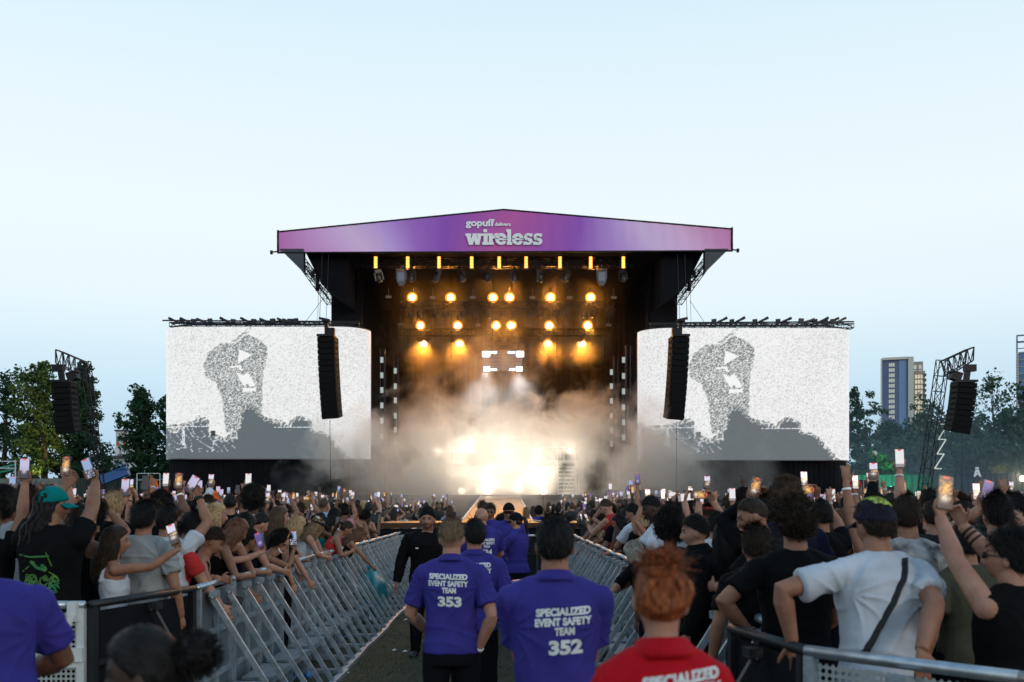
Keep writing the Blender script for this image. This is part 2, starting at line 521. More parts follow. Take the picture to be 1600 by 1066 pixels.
# heavy slab letters of the festival name: units = photo pixels, x from 727, y up from the baseline 382
def slab_word():
    m = MB(); k = [0]
    def P(x, y): return Vector((bx(727 + x), .10 - .0025 * (k[0] % 17), bz(382 - y)))
    def quad(pts):
        k[0] += 1
        m.add([P(*p) for p in pts], [(0, 1, 2, 3)])
    def rect(x0, y0, x1, y1): quad([(x0, y0), (x1, y0), (x1, y1), (x0, y1)])
    def stroke(a, b, w):
        a, b = np.array(a, float), np.array(b, float); d = b - a; d /= np.linalg.norm(d); n_ = np.array((-d[1], d[0])) * w / 2
        quad([a - n_, b - n_, b + n_, a + n_])
    def arc(cx, cy, rx, ry, w, a0, a1, n=18, wy=None):
        wy = wy or w
        for i in range(n):
            t0, t1 = R(a0 + (a1 - a0) * i / n), R(a0 + (a1 - a0) * (i + 1) / n)
            o0 = (cx + rx * math.cos(t0), cy + ry * math.sin(t0)); o1 = (cx + rx * math.cos(t1), cy + ry * math.sin(t1))
            i0 = (cx + (rx - w) * math.cos(t0), cy + (ry - wy) * math.sin(t0)); i1 = (cx + (rx - w) * math.cos(t1), cy + (ry - wy) * math.sin(t1))
            quad([i0, i1, o1, o0])
    # w
    rect(0, 14, 9, 17.8); rect(18.5, 14, 33, 17.8)
    quad([(1.5, 15), (8, 15), (11.5, 0), (5.5, 0)]); quad([(11, 15.5), (17, 15.5), (11.5, 0), (6.5, 0)])
    quad([(11, 17.8), (17.2, 17.8), (21.5, 0), (15.8, 0)]); quad([(20, 15), (25, 15), (22, 0), (16.5, 0)])
    # i
    rect(26.3, 0, 44.5, 4.2); rect(28.5, 0, 35, 17.8); rect(28.3, 19.5, 34, 24.2)
    # r
    rect(36.8, 0, 42.8, 17.8); rect(34.5, 14, 42.8, 17.8); arc(49.5, 9.5, 8, 8.6, 6, 75, 175, 10)
    # e
    def e(cx):
        arc(cx, 9, 9.2, 9.2, 5.8, 0, 180, 18, 5); arc(cx, 9, 9.2, 9.2, 5.8, 180, 335, 16, 4.6); rect(cx - 9.1, 7.4, cx + 9.1, 10.6)
    e(56)
    rect(65.8, 0, 71.6, 24.2); rect(64, 20.2, 71.6, 24.2); rect(64.8, 0, 73.4, 4)
    e(82)
    def s_(cx):
        arc(cx, 12.3, 6.8, 5.8, 4.8, 20, 250, 14, 3.8); arc(cx, 5.6, 7.2, 5.9, 5, -160, 75, 14, 3.9)
        rect(cx + 2.6, 12.6, cx + 6.6, 17.8); rect(cx - 7.4, 0, cx - 3.4, 5.2); quad([(cx - 6.2, 11.4), (cx - 1, 12.2), (cx + 6.6, 6.2), (cx + 1, 5.6)])
    s_(98.4); s_(113.4)
    ob = m.build('lettering', white_print, hb)
slab_word()

# trusses inside the roof
mb = MB()
def SP(x, y, d): return S_(W(x, y, d))
mb.truss(SP(556, 411, 52), SP(988, 411, 52), .45, .42, .6, .022); mb.build('front_truss', darkm, stage)
for yy, dd in ((478, 55), (520, 58), (550, 60)):
    mb = MB(); mb.truss(SP(625, yy, dd), SP(945, yy, dd), .4, .38, .6, .02); mb.build('lighting_truss', blackm, stage)
mb = MB()
for xx in (600, 625, 705, 770, 800, 870, 945, 975):
    mb.tube(SP(xx, 395, 56), SP(xx, 560, 56), .018, 6)
mb.build('hanging_cables', blackm, stage)
# lit dot strips: slim posts with white panels
def light_post(x, y0, ys, D, lab):
    p0, p1 = W(x + 4, y0, D), W(x + 4, 770, D)
    t = thing('light_post', lab, 'light post', (p0.x, D, DECK), group='slim posts with white light panels beside the stage opening')
    m = MB(); L = Vector((p0.x, D, DECK)); m.box(Vector((0, 0, (p0.z - DECK) / 2)), (.07, .1, p0.z - DECK)); m.box((.25 if x > CX else -.25, .2, (p0.z - DECK) / 2), (.05, .05, p0.z - DECK)); m.box((0, 0, .02), (.6, .6, .04))
    m.build('post', darkm, t)
    for y in ys:
        w = W(x, y, D) - L
        m = MB(); m.box((w.x, -.1, w.z), (.15, .06, .29)); m.build('light_panel', mat('post_panel', (.5, .52, .5), .5, emit=(.75, .85, .82), estr=.18), t)
light_post(597, 545, (563, 587, 610, 634, 658, 682), 51, 'outer light post left of the stage opening, beside the left screen')
light_post(618, 560, (580, 604, 626, 650, 672, 694), 53, 'inner light post left of the stage opening')
light_post(955, 560, (582, 604, 627, 650, 672, 694), 53, 'inner light post right of the stage opening')
light_post(974, 540, (563, 588, 612, 637, 660, 684), 51, 'outer light post right of the stage opening, beside the right screen')

# riser with rails and two stairs
rz_ = thing('stage_riser', 'white scaffold riser with railings and two flights of stairs in the smoke', 'riser', (0, 57, DECK))
RW = mat('riser_white', (.7, .68, .64), .5, .2)
kx = 57 / F
def rx(x): return (x - CX) * kx
def rzz(y): return CH + (HY - y) * kx - DECK
mb = MB(); mb.box((0, 1.2, rzz(722)), (rx(905) - rx(666), 3.6, .18)); mb.build('platform', RW, rz_)
mb = MB()
for x in (666, 668, 710, 745, 780, 824, 852, 880, 905, 903): mb.tube((rx(x), -.6, rzz(722)), (rx(x), -.6, rzz(699)), .03, 6)
mb.tube((rx(666), -.6, rzz(700)), (rx(905), -.6, rzz(700)), .03, 6); mb.tube((rx(666), -.6, rzz(710)), (rx(905), -.6, rzz(710)), .02, 6)
mb.build('railing', RW, rz_)
mb = MB()
for x in (742, 770, 800, 825): mb.tube((rx(x), 1.5, rzz(722)), (rx(x), 1.5, rzz(679)), .03, 6)
for y in (680, 690, 699): mb.tube((rx(742), 1.5, rzz(y)), (rx(825), 1.5, rzz(y)), .025, 6)
mb.build('upper_railing', RW, rz_)
mb = MB()
for x in (668, 700, 735, 775, 815, 853, 880, 903):
    mb.tube((rx(x), -.5, 0), (rx(x), -.5, rzz(723)), .04, 6)
for a, b in ((700, 735), (853, 815), (735, 700), (880, 903)): mb.tube((rx(a), -.5, .1), (rx(b), -.5, rzz(725)), .025, 6)
mb.build('scaffold_legs', RW, rz_)
for xc in (685, 883):
    mb = MB(); n = 9; H = rzz(722)
    for i in range(n):
        mb.box((rx(xc), -1.9 + 1.25 * i / n, H * (i + .6) / n), (.95, .26, .07))
    for sx in (-.5, .5):
        mb.bar((rx(xc) + sx, -2.0, 0), (rx(xc) + sx, -.6, H), .06, .2); mb.tube((rx(xc) + sx, -2.0, .95), (rx(xc) + sx, -.6, H + .95), .022, 6); mb.tube((rx(xc) + sx, -2.0, 0), (rx(xc) + sx, -2.0, .95), .022, 6)
    mb.build('stair', RW, rz_)
mb = MB(); mb.box((0, 3.2, 1.0), (rx(905) - rx(666), .1, 2.0)); mb.build('rear_panel', black, rz_)

# hung light box above the riser
D_ = 58.0; kk = D_ / F
lb = thing('hanging_light_box', 'louvred box with glaring white lamps hanging over the riser', 'light box', W(786, 580, D_))
def LBx(x): return (x - 786) * kk
def LBz(y): return (580 - y) * kk
mb = MB(); mb.box((0, .6, LBz(560)), (LBx(818) - LBx(754), 1.0, LBz(545) - LBz(578))); mb.build('casing', blackm, lb)
mb = MB()
for i in range(14):
    mb.box((0, .06, LBz(548 + i * 2.2)), (LBx(816) - LBx(756), .06, .035))
mb.build('louvres', mat('louvre_grey', (.2, .22, .26), .3, .6), lb)
mb = MB(); mb.truss((LBx(752), .5, LBz(539)), (LBx(820), .5, LBz(539)), .6, .35, .45, .025)
for x in (754, 818): mb.tube((LBx(x), .5, LBz(540)), (LBx(x), .5, LBz(478)), .02, 6)
mb.build('frame', darkm, lb)
hot = mat('white_lamp', (1, 1, 1), .5, emit=(.92, .97, 1.0), estr=9)
for (xa, xb, ya, yb) in ((754, 765, 550, 557.5), (807, 818, 550, 557.5), (756, 765, 574, 580), (807, 816, 574, 580)):
    mb = MB(); mb.box(((LBx(xa) + LBx(xb)) / 2, -.06, (LBz(ya) + LBz(yb)) / 2), (LBx(xb) - LBx(xa), .14, LBz(ya) - LBz(yb))); mb.build('lamp', hot, lb)
for xa, xb, y in ((767, 776, 551), (794, 804, 551), (767, 776, 578), (796, 804, 578)):
    mb = MB(); mb.box(((LBx(xa) + LBx(xb)) / 2, -.03, LBz(y)), (LBx(xb) - LBx(xa), .08, .07)); mb.build('lamp', hot, lb)

# catwalk into the crowd
cwz = 1.43
cw = thing('catwalk', 'orange wooden catwalk with white edge lines leading from the stage into the crowd', 'catwalk', (-.2, 24, 0))
def plank_mat():
    m = bpy.data.materials.new('catwalk_planks'); m.use_nodes = True
    n, l = m.node_tree.nodes, m.node_tree.links; b = n['Principled BSDF']
    tcn = n.new('ShaderNodeTexCoord'); mp = n.new('ShaderNodeMapping'); mp.inputs['Scale'].default_value = (.5, 4.2, 1)
    l.new(tcn.outputs['Object'], mp.inputs[0])
    no = n.new('ShaderNodeTexNoise'); no.inputs['Scale'].default_value = 1.6; no.inputs['Detail'].default_value = 6; l.new(mp.outputs[0], no.inputs['Vector'])
    r = n.new('ShaderNodeValToRGB'); r.color_ramp.elements[0].position = .3; r.color_ramp.elements[1].position = .72
    r.color_ramp.elements[0].color = (.16, .055, .016, 1); r.color_ramp.elements[1].color = (.52, .25, .09, 1)
    l.new(no.outputs['Fac'], r.inputs[0])
    br = n.new('ShaderNodeTexBrick'); br.inputs['Scale'].default_value = 1.0; br.inputs['Brick Width'].default_value = 2.4; br.inputs['Row Height'].default_value = .35; br.inputs['Mortar Size'].default_value = .012
    br.inputs['Color1'].default_value = (1, 1, 1, 1); br.inputs['Color2'].default_value = (.75, .75, .75, 1); br.inputs['Mortar'].default_value = (.12, .1, .1, 1)
    l.new(tcn.outputs['Object'], br.inputs['Vector'])
    mx = n.new('ShaderNodeMix'); mx.data_type = 'RGBA'; mx.blend_type = 'MULTIPLY'; mx.inputs[0].default_value = 1
    l.new(r.outputs[0], mx.inputs[6]); l.new(br.outputs['Color'], mx.inputs[7]); l.new(mx.outputs[2], b.inputs['Base Color'])
    b.inputs['Roughness'].default_value = .38
    return m
pm = plank_mat()
mb = MB(); mb.box((-.25, 1.5, cwz - .06), (5.2, 3.0, .12))
r0, r1 = Vector((0, 3.0, cwz - .066)), Vector((0, 25.6, 2.3 - .066))
ang = math.atan2(r1.z - r0.z, r1.y - r0.y)
mb.box((r0 + r1) / 2, (1.98, (r1 - r0).length, .12), (ang, 0, 0)); mb.build('deck', pm, cw)
mb = MB(); mb.box((-.25, .04, (cwz - .14) / 2), (5.1, .05, cwz - .14))
for sx in (-1, 1):
    extrude_poly(mb, [(3.0, .02), (25.6, .02), (25.6, 2.16), (3.0, cwz - .14)], lambda a, b, t: Vector((sx * .96 + t, a, b)), -.02, .02)
mb.build('skirt', black, cw)
mb = MB()
for sx in (-1, 1):
    mb.bar((sx * .95, 3.05, cwz + .012), (sx * .95, 25.5, 2.3 + .012), .05, .03)
mb.bar((1.45, .05, cwz + .012), (1.0, 2.9, cwz + .012), .05, .03)
mb.build('edge_strip', mat('edge_white', (.8, .78, .74), .5), cw)

# video screens
def screen_mesh(nu=270, nv=174):
    # photo pixel box of the left screen: x 257..577, y 508..718 ; flat front with rounded ends
    Wd, Hh, rad = 10.55, 6.75, 1.5
    flat = Wd - 2 * rad
    arcl = rad * math.pi / 2
    tot = flat + 2 * arcl
    v = []
    us = []
    for j in range(nv):
        for i in range(nu):
            s_ = tot * i / (nu - 1)
            if s_ < arcl:
                a = s_ / rad; x, y = rad - rad * math.sin(math.pi / 2 - a), rad - rad * math.cos(math.pi / 2 - a)
            elif s_ > arcl + flat:
                a = (s_ - arcl - flat) / rad; x, y = rad + flat + rad * math.sin(a), rad - rad * math.cos(a)
            else:
                x, y = rad + s_ - arcl, 0
            v.append((x - Wd / 2, y, Hh * j / (nv - 1)))
            us.append((x / Wd, j / (nv - 1)))
    f = [(j * nu + i, j * nu + i + 1, (j + 1) * nu + i + 1, (j + 1) * nu + i) for j in range(nv - 1) for i in range(nu - 1)]
    me = bpy.data.meshes.new('led_picture'); me.from_pydata(v, [], f)
    us = np.array(us); X = 60 + us[:, 0] * 1130; Y = 835 - us[:, 1] * 725
    def sn(x, y, k, sd):
        r2 = np.random.RandomState(sd); o = 0
        for _ in range(6):
            a, b, c = r2.uniform(-1, 1), r2.uniform(-1, 1), r2.uniform(0, 6.28)
            o = o + np.sin((a * x + b * y) * k + c)
        return o / 6
    wx = X + 16 * sn(X, Y, .09, 1) + 8 * sn(X, Y, .25, 2); wy = Y + 16 * sn(X, Y, .09, 3) + 8 * sn(X, Y, .25, 4)
    n = len(X); rnd = nr.rand(n)
    big = sn(X, Y, .012, 5)
    base = np.where(rnd < .27 + .2 * big, .55 + .28 * nr.rand(n), .93)
    body = [(430, 690), (405, 500), (375, 420), (320, 385), (305, 330), (335, 250), (400, 200), (470, 200), (505, 185), (540, 150), (600, 175), (650, 215), (655, 260), (632, 350), (625, 450), (622, 600), (600, 700)]
    fig = in_poly(X + 5 * sn(X, Y, .2, 8), Y + 5 * sn(X, Y, .2, 9), body)
    base = np.where(fig, np.where(rnd < .62, .13 + .25 * nr.rand(n), .82), base)
    for hole in ([(500, 235), (570, 265), (490, 315)], [(485, 360), (520, 378), (545, 362), (590, 432), (560, 442), (545, 420), (530, 442), (500, 402)], [(515, 450), (590, 444), (590, 464), (518, 468)], [(455, 328), (505, 320), (518, 350), (505, 352), (495, 334), (458, 338)]):
        base = np.where(in_poly(X, Y, hole), .95, base)
    lines = np.abs((X - 565) * .8 + (Y - 115) * 1.0 - 0) < 9
    base = np.where(lines & (Y < 195) & (Y > 112) & (rnd < .55), .3, base)
    crowd = [(40, 850), (45, 640), (75, 620), (100, 655), (170, 655), (250, 630), (290, 598), (330, 625), (345, 690), (420, 720), (490, 700), (505, 610), (515, 555), (560, 535), (600, 560), (640, 600), (700, 620), (740, 632), (765, 655), (800, 612), (850, 603), (890, 640), (905, 668), (970, 690), (1030, 770), (1110, 850)]
    cr_ = in_poly(wx, wy, crowd)
    core = in_poly(wx, wy - 28, crowd)
    ed = cr_ & ~core
    sq = np.abs(sn(X, Y, .16, 21)) < .10
    base = np.where(ed, np.where(sq, .8, np.where(rnd < .8, .10 + .16 * nr.rand(n), .5)), base)
    base = np.where(core, .135 + .02 * nr.rand(n), base)
    inner = cr_ & (X < 480) & (Y < 800) & (np.abs(sn(X, Y, .11, 31)) < .06) & (rnd < .7)
    base = np.where(inner, .75, base)
    for (x0, x1, y0, y1) in ((60, 425, 657, 663), (190, 203, 660, 760), (60, 70, 660, 835), (690, 1190, 662, 667), (930, 1190, 676, 680), (930, 1190, 694, 698), (345, 425, 668, 686)):
        base = np.where((X > x0) & (X < x1) & (Y > y0) & (Y < y1) & (rnd < .8), .9, base)
    base = np.where((X > 345) & (X < 372) & (Y > 684) & (Y < 712), .04, base)
    c = np.outer(base, (1, 1, 1))
    mid = (base < .5)
    c[mid] *= np.array((.93, 1.02, 1.0)); c[core] *= np.array((.92, 1.0, 1.1))
    vcol(me, c); me.polygons.foreach_set('use_smooth', [True] * len(f))
    me.materials.append(attr_mat('led_screen', emis=.92, rough=.5))
    return me
scr_me = screen_mesh()
def screen(xc, zb, lab, mirror, sx_):
    D = 51.0
    x = (xc - CX) * D / F
    t = thing('video_screen', lab, 'video screen', (x, D, 0), group='curved video screens beside the stage'); t.scale = (sx_, 1, 1)
    zb_ = CH + (HY - zb) * D / F
    link('led_picture', scr_me, t, loc=(0, 0, zb_))
    m = MB(); m.box((0, 2.2, zb_ + 3.37), (10.3, 1.3, 6.7)); m.box((0, 2.2, zb_ / 2), (9.6, .3, zb_)); m.build('support_frame', blackm, t)
    # drape below
    v = []; N = 200
    for z in (.02, zb_ - .02):
        for i in range(N):
            u = i / (N - 1); xx = -5.2 + 10.4 * u
            v.append((xx, .35 + (max(0, abs(xx) - 3.9) ** 2) * .62 + .035 * math.sin(i * 1.3) + .03 * math.sin(i * .47), z))
    m = MB(); m.add(v, [(i, i + 1, N + i + 1, N + i) for i in range(N - 1)], 0, True); m.build('drape', black, t)
    m = MB(); top = zb_ + 6.8
    m.truss((-4.8, .5, top + .12), (5.2 if mirror else 4.8, .5, top + .12), .4, .22, .5, .02)
    pts = [(-5.2, 1.6, top + .02), (-4.7, .6, top + .05), (-3.7, .06, top + .06), (3.7, .06, top + .06), (4.7, .6, top + .05), (5.2, 1.6, top + .02)]
    m.chain(pts, .05, 6); m.tube((-5.25, .6, top + .38), (4.9, .6, top + .32), .04, 6) if not mirror else m.tube((-4.9, .6, top + .32), (5.3, .6, top + .38), .04, 6)
    m.build('top_truss', darkm, t)
    m = MB()
    for sx in (-1, 1): m.tube((sx * 5.24, 1.5, zb_), (sx * 5.24, 1.5, top), .05, 6)
    m.chain([(-5.24, 1.5, zb_), (-4.7, .5, zb_ - .02), (-3.7, -.02, zb_ - .03), (3.7, -.02, zb_ - .03), (4.7, .5, zb_ - .02), (5.24, 1.5, zb_)], .035, 6)
    m.build('screen_edge', mat('screen_edge', (.16, .12, .13), .5), t)
    return t, top
scrL, topL = screen(410, 716.5, 'curved video screen left of the stage showing a grainy dancing figure', False, 1.015)
scrR, topR = screen(1171, 718.5, 'curved video screen right of the stage showing a grainy dancing figure', True, 1.05)
# ------------------------------------------------------------------ hanging speaker arrays
cab_m = mat('speaker_black', (.005, .005, .006), .7, spec=.2)
grill_m = mat('speaker_grille', (.006, .006, .007), .85, spec=.15)
slit_m = mat('speaker_side', (.012, .011, .011), .6, spec=.2)
def speaker_array(px_top, px_bot, y_top, y_bot, D, n, width, turn, lab, grp):
    """banana-shaped hang: cabinet by cabinet, each tipped a little further down"""
    top = W(px_top, y_top, D); bot = W(px_bot, y_bot, D)
    H = top.z - bot.z; h = H / n * 1.0
    t = thing('speaker_array', lab, 'speaker array', (top.x, D, bot.z), group=grp)
    tilt_r = math.atan2(bot.x - top.x, H)
    yy, zz = 0.0, H
    cab = None
    for i in range(n):
        pitch = R(.5 + 13 * (i / n) ** 1.8)
        xx = (bot.x - top.x) * (((i + .5) / n) ** 1.3)
        zz -= h * .5 * math.cos(pitch); yy += h * .5 * math.sin(pitch); cz_, cy_ = zz, yy
        zz -= h * .5 * math.cos(pitch); yy += h * .5 * math.sin(pitch)
        if cab is None:
            m = MB()
            m.box((0, .35, 0), (width, .7, h * .97)); cab = m.build('cabinet', [cab_m], t)
            m = MB(); m.box((0, -.012, 0), (width * .97, .03, h * .86)); m.build('grille', grill_m, cab)
            for sx in (-1, 1):
                m = MB(); m.box((sx * (width / 2 + .012), .3, 0), (.03, .5, h * .5)); m.build('side_plate', slit_m, cab)
            c = cab
        else:
            c = dup(cab, t)
        c.scale = (1, 1, .94 if i < 6 else 1.02)
        c.location = (xx, cy_, cz_); c.rotation_euler = (pitch, -tilt_r * (.6 + .8 * i / n), turn)
    return t, H
mains = []
for (xt, xb, s) in ((508.5, 514, 1), (1064.5, 1057.5, -1)):
    lab = 'tall black speaker hang in front of the ' + ('left' if s > 0 else 'right') + ' video screen'
    t, H = speaker_array(xt, xb, 526, 654.5 if s > 0 else 656, 46.5, 14, .80, R(-9) * s, lab, 'main speaker hangs beside the stage')
    m = MB(); m.box((0, .3, H + .06), (.8, .8, .1)); m.build('bumper_frame', blackm, t)
    m = MB(); m.bar((0, .3, H + .1), (-.02 * s, .3, H + .85), .16); m.box((.22 * s, .3, H + .3), (.32, .3, .3)); m.ball((-.03 * s, .3, H + .78), (.22, .2, .12), 10, 6); m.box((-.1 * s, .3, H + .86), (.5, .2, .1), (0, R(12) * s, 0)); m.build('hoist_motor', blackm, t)
    m = MB()
    for dx in (-.02, .33 * s * -1): m.tube((dx, .3, H + .8), (dx - .1 * s, 1.5, 13.9 - t.location.z), .012, 5)
    m.build('hanging_chain', darkm, t)
    m = MB(); m.tube((.05 * s, .9, 0), (.12 * s, .9, .1 - t.location.z), .014, 5); m.build('cable', blackm, t)
    # chain motor hanging by the roof corner
    p = W(496 if s > 0 else 1077, 438, 51)
    q = thing('chain_motor', 'dark chain motor hanging under the ' + ('left' if s > 0 else 'right') + ' corner of the stage roof', 'chain motor', p)
    m = MB(); m.box((0, 0, .45), (.5, .3, .22), taper=.8); m.tube((0, 0, .5), (0, 0, -.55), .1, 8); m.box((-.25 * s, 0, .3), (.16, .2, .3)); m.tube((0, 0, .5), (0, .4, 14.0 - p.z), .02, 5); m.build('body', blackm, q)
    m = MB(); m.tube((.05, 0, -.5), (.05, -.2, topL - p.z + .2), .01, 5); m.build('chain', darkm, q)
    w1 = W(520 if s > 0 else 1078, 447 if s > 0 else 470, 52); w2 = W(475 if s > 0 else 1102, 506, 52)
    m = MB(); m.tube(w1, w2, .012, 5); tag(m.build('guy_wire', darkm), 'thin guy wire running down to the ' + ('left' if s > 0 else 'right') + ' video screen', 'wire')

def delay_tower(s):
    D = 42.0
    side = 'left' if s < 0 else 'right'
    if s > 0: foot, knee, tip, lowtip, shot = (1466, 752), (1496, 556), (1526, 541), (1525, 562), 1509
    else: foot, knee, tip, lowtip, shot = (133, 752), (112, 558), (83, 545), (83, 566), 95
    f0 = W(*foot, D)
    t = thing('delay_tower', 'leaning lattice mast with a short jib holding the ' + side + ' hanging speakers', 'mast', (f0.x, D + 1.2, 0))
    L = Vector(t.location)
    def q(p, dy=0): return W(p[0], p[1], D) - L + Vector((0, 1.2 + dy, 0))
    m = MB(); a = q(foot, 1.0); a.z = 0.1
    m.truss(a, q(knee, .2), .42 if s > 0 else .3, .42 if s > 0 else .3, .7, .018); m.build('mast', darkm, t)
    m = MB()
    for dy in (-.35, .35):
        A, B, C_, Dn = q(knee, dy), q(tip, dy - .6), q(lowtip, dy - .6), q((knee[0] - 6 * s + 12 * s, knee[1] + 24), dy)
        for e in ((A, B), (B, C_), (Dn, C_), (A, Dn)): m.bar(*e, .05)
        for k in range(4):
            m.bar(A.lerp(B, k / 4), Dn.lerp(C_, (k + .5) / 4), .03); m.bar(Dn.lerp(C_, (k + .5) / 4), A.lerp(B, (k + 1) / 4), .03)
    for k in range(5):
        e = q(knee, -.35).lerp(q(tip, -.95), k / 4); m.bar(e, e + Vector((0, .7, 0)), .04)
    m.build('jib', darkm, t)
    m = MB(); m.box((a.x, a.y, .1), (2.2, 2.2, .2)); m.build('base', darkm, t)
    if s > 0:
        m = MB()
        pts = [(1475, 662), (1486, 662), (1471, 686), (1483, 686), (1469, 709), (1480, 709), (1465, 732), (1476, 732)]
        P = [q(p, -.9) for p in pts]
        for i in range(7): m.bar(P[i], P[i + 1], .04)
        m.build('zigzag_stripe', mat('zigzag_white', (.75, .78, .7), .5, emit=(.8, .9, .75), estr=.25), t)
    lab = 'black speaker hang under the leaning ' + side + ' mast, in front of the trees'
    xt, xb, yt, yb = ((1513, 1504, 597, 677) if s > 0 else (94, 99, 597, 678))
    st, H = speaker_array(xt, xb, yt, yb, D - .5, 9, .80, R(6) * s, lab, 'delay speaker hangs beside the crowd')
    m = MB(); m.box((0, .35, H + .05), (.8, .8, .09)); m.build('bumper_frame', blackm, st)
    m = MB()
    m.bar((.05 * s, .3, H + .1), (.12 * s, .3, H + .62), .2); m.box((.2 * s, .3, H + .62), (.45, .3, .28)); m.box((-.42 * s, .3, H + .25), (.42, .4, .3), (0, R(20) * s, 0)); m.box((-.4 * s, .3, H + .42), (.5, .4, .08), (0, R(15) * s, 0)); m.build('hoist_motor', blackm, st)
    m = MB(); jz = W(*lowtip, D).z - st.location.z
    m.tube((.1 * s, .3, H + .7), (.15 * s, .3, jz + .1), .02, 5); m.tube((-.4 * s, .3, H + .3), (-.2 * s, .3, jz + .1), .02, 5); m.build('hanging_chain', darkm, st)
    m = MB(); m.tube((.1 * s, .8, .05), (.1 * s, .8, -st.location.z + .1), .012, 5); m.build('cable', blackm, st)
delay_tower(-1); delay_tower(1)

# ------------------------------------------------------------------ stage lights
halo_m = mat('amber_halo', (1, .6, .2), .5, emit=(1.0, .27, .012), estr=1.5)  # orange emission that imitates a halo round each amber lamp
lamp_hot = mat('amber_lamp_hot', (1, .6, .2), .5, emit=(1.0, .74, .38), estr=10)
def point(name, loc, e, c, r=.12, parent=None):
    d = bpy.data.lights.new(name, 'POINT'); d.energy = e; d.color = c; d.shadow_soft_size = r
    o = bpy.data.objects.new(name, d); col.objects.link(o); o.location = loc
    if parent is not None: setpar(o, parent)
    return o
AMB = (1.0, .36, .035)
def lamp_beam(name, e, tilt, ang, parent):
    """the light a lamp throws forwards, towards the crowd"""
    d = bpy.data.lights.new(name, 'SPOT'); d.energy = e; d.color = AMB; d.spot_size = R(ang); d.spot_blend = .8; d.shadow_soft_size = .12
    o = bpy.data.objects.new(name, d); col.objects.link(o); o.location = (0, -.12, 0); o.rotation_euler = (R(90 - tilt), 0, 0); o.rotation_euler.z = R(180); o.rotation_euler = (Vector((0, -math.cos(R(tilt)), -math.sin(R(tilt))))).to_track_quat('-Z', 'Y').to_euler(); setpar(o, parent)
    return o
first = None
names9 = ['first from the left', 'second from the left', 'third from the left', 'fourth from the left', 'middle one', 'fourth from the right', 'third from the right', 'second from the right', 'first from the right']
for i, x in enumerate((587, 637, 686, 737, 780, 822, 875, 923, 974)):
    p = W(x, 410, 51.4)
    lab = 'tall glowing amber blinder strip on the front truss, ' + names9[i]
    if first is None:
        t = thing('blinder_strip', lab, 'stage light', p, group='amber blinder strips on the front truss')
        m = MB(); m.box((0, .1, 0), (.34, .16, .66)); m.bar((0, .12, .3), (0, .12, .5), .08); m.build('housing', blackm, t)
        for k in range(4):
            m = MB(); m.chain([(0, .02, .225 - .15 * k), (0, -.03, .225 - .15 * k)], [.06, .05], 10); m.build('bulb', mat('amber_bulb', (1, .6, .2), .5, emit=(1, .55, .14), estr=3.5), t)
        m = MB(); m.box((0, .01, 0), (.18, .03, .6)); m.build('halo_reflector', halo_m, t)  # backing strip glows orange in place of a halo round the bulbs
        lamp_beam('blinder_light', 60, 4, 80, t)
        first = t
    else:
        dup(first, loc=p, label=lab)
rows = [(465, 55, (644, 704, 770, 796, 860, 923), 'top row'), (509, 58, (657, 715, 775, 799, 858, 918), 'middle row'), (537, 60, (662, 718, 856, 909), 'bottom row')]
n6 = ['far left', 'second from left', 'left of the centre pair', 'right of the centre pair', 'second from right', 'far right']
n4 = ['far left', 'second from left', 'second from right', 'far right']
first = None
for y, D, xs_, rn in rows:
    for i, x in enumerate(xs_):
        p = W(x, y, D)
        lab = 'round glowing amber spotlight in the %s over the stage, %s' % (rn, (n6 if len(xs_) == 6 else n4)[i])
        if first is None:
            t = thing('spotlight', lab, 'stage light', p, group='round amber spotlights over the stage')
            m = MB(); m.chain([(0, .4, 0), (0, .2, 0), (0, .02, 0)], [.16, .28, .3], 16); m.bar((0, .25, .2), (0, .25, .6), .1); m.build('housing', blackm, t)
            m = MB(); m.chain([(0, .03, 0), (0, -.03, 0)], [.30, .26], 18); m.build('lens', halo_m, t)  # outer disc emits orange to mimic the glow around the hot core
            m = MB(); m.chain([(0, -.02, 0), (0, -.05, 0)], [.19, .15], 16); m.build('bulb', lamp_hot, t)
            lamp_beam('spot_glow', 560, 8, 70, t)
            first = t
        else:
            q_ = dup(first, loc=p, label=lab)
            if rn != 'top row': q_.rotation_euler = (R(16 if rn == 'middle row' else 26), 0, 0)
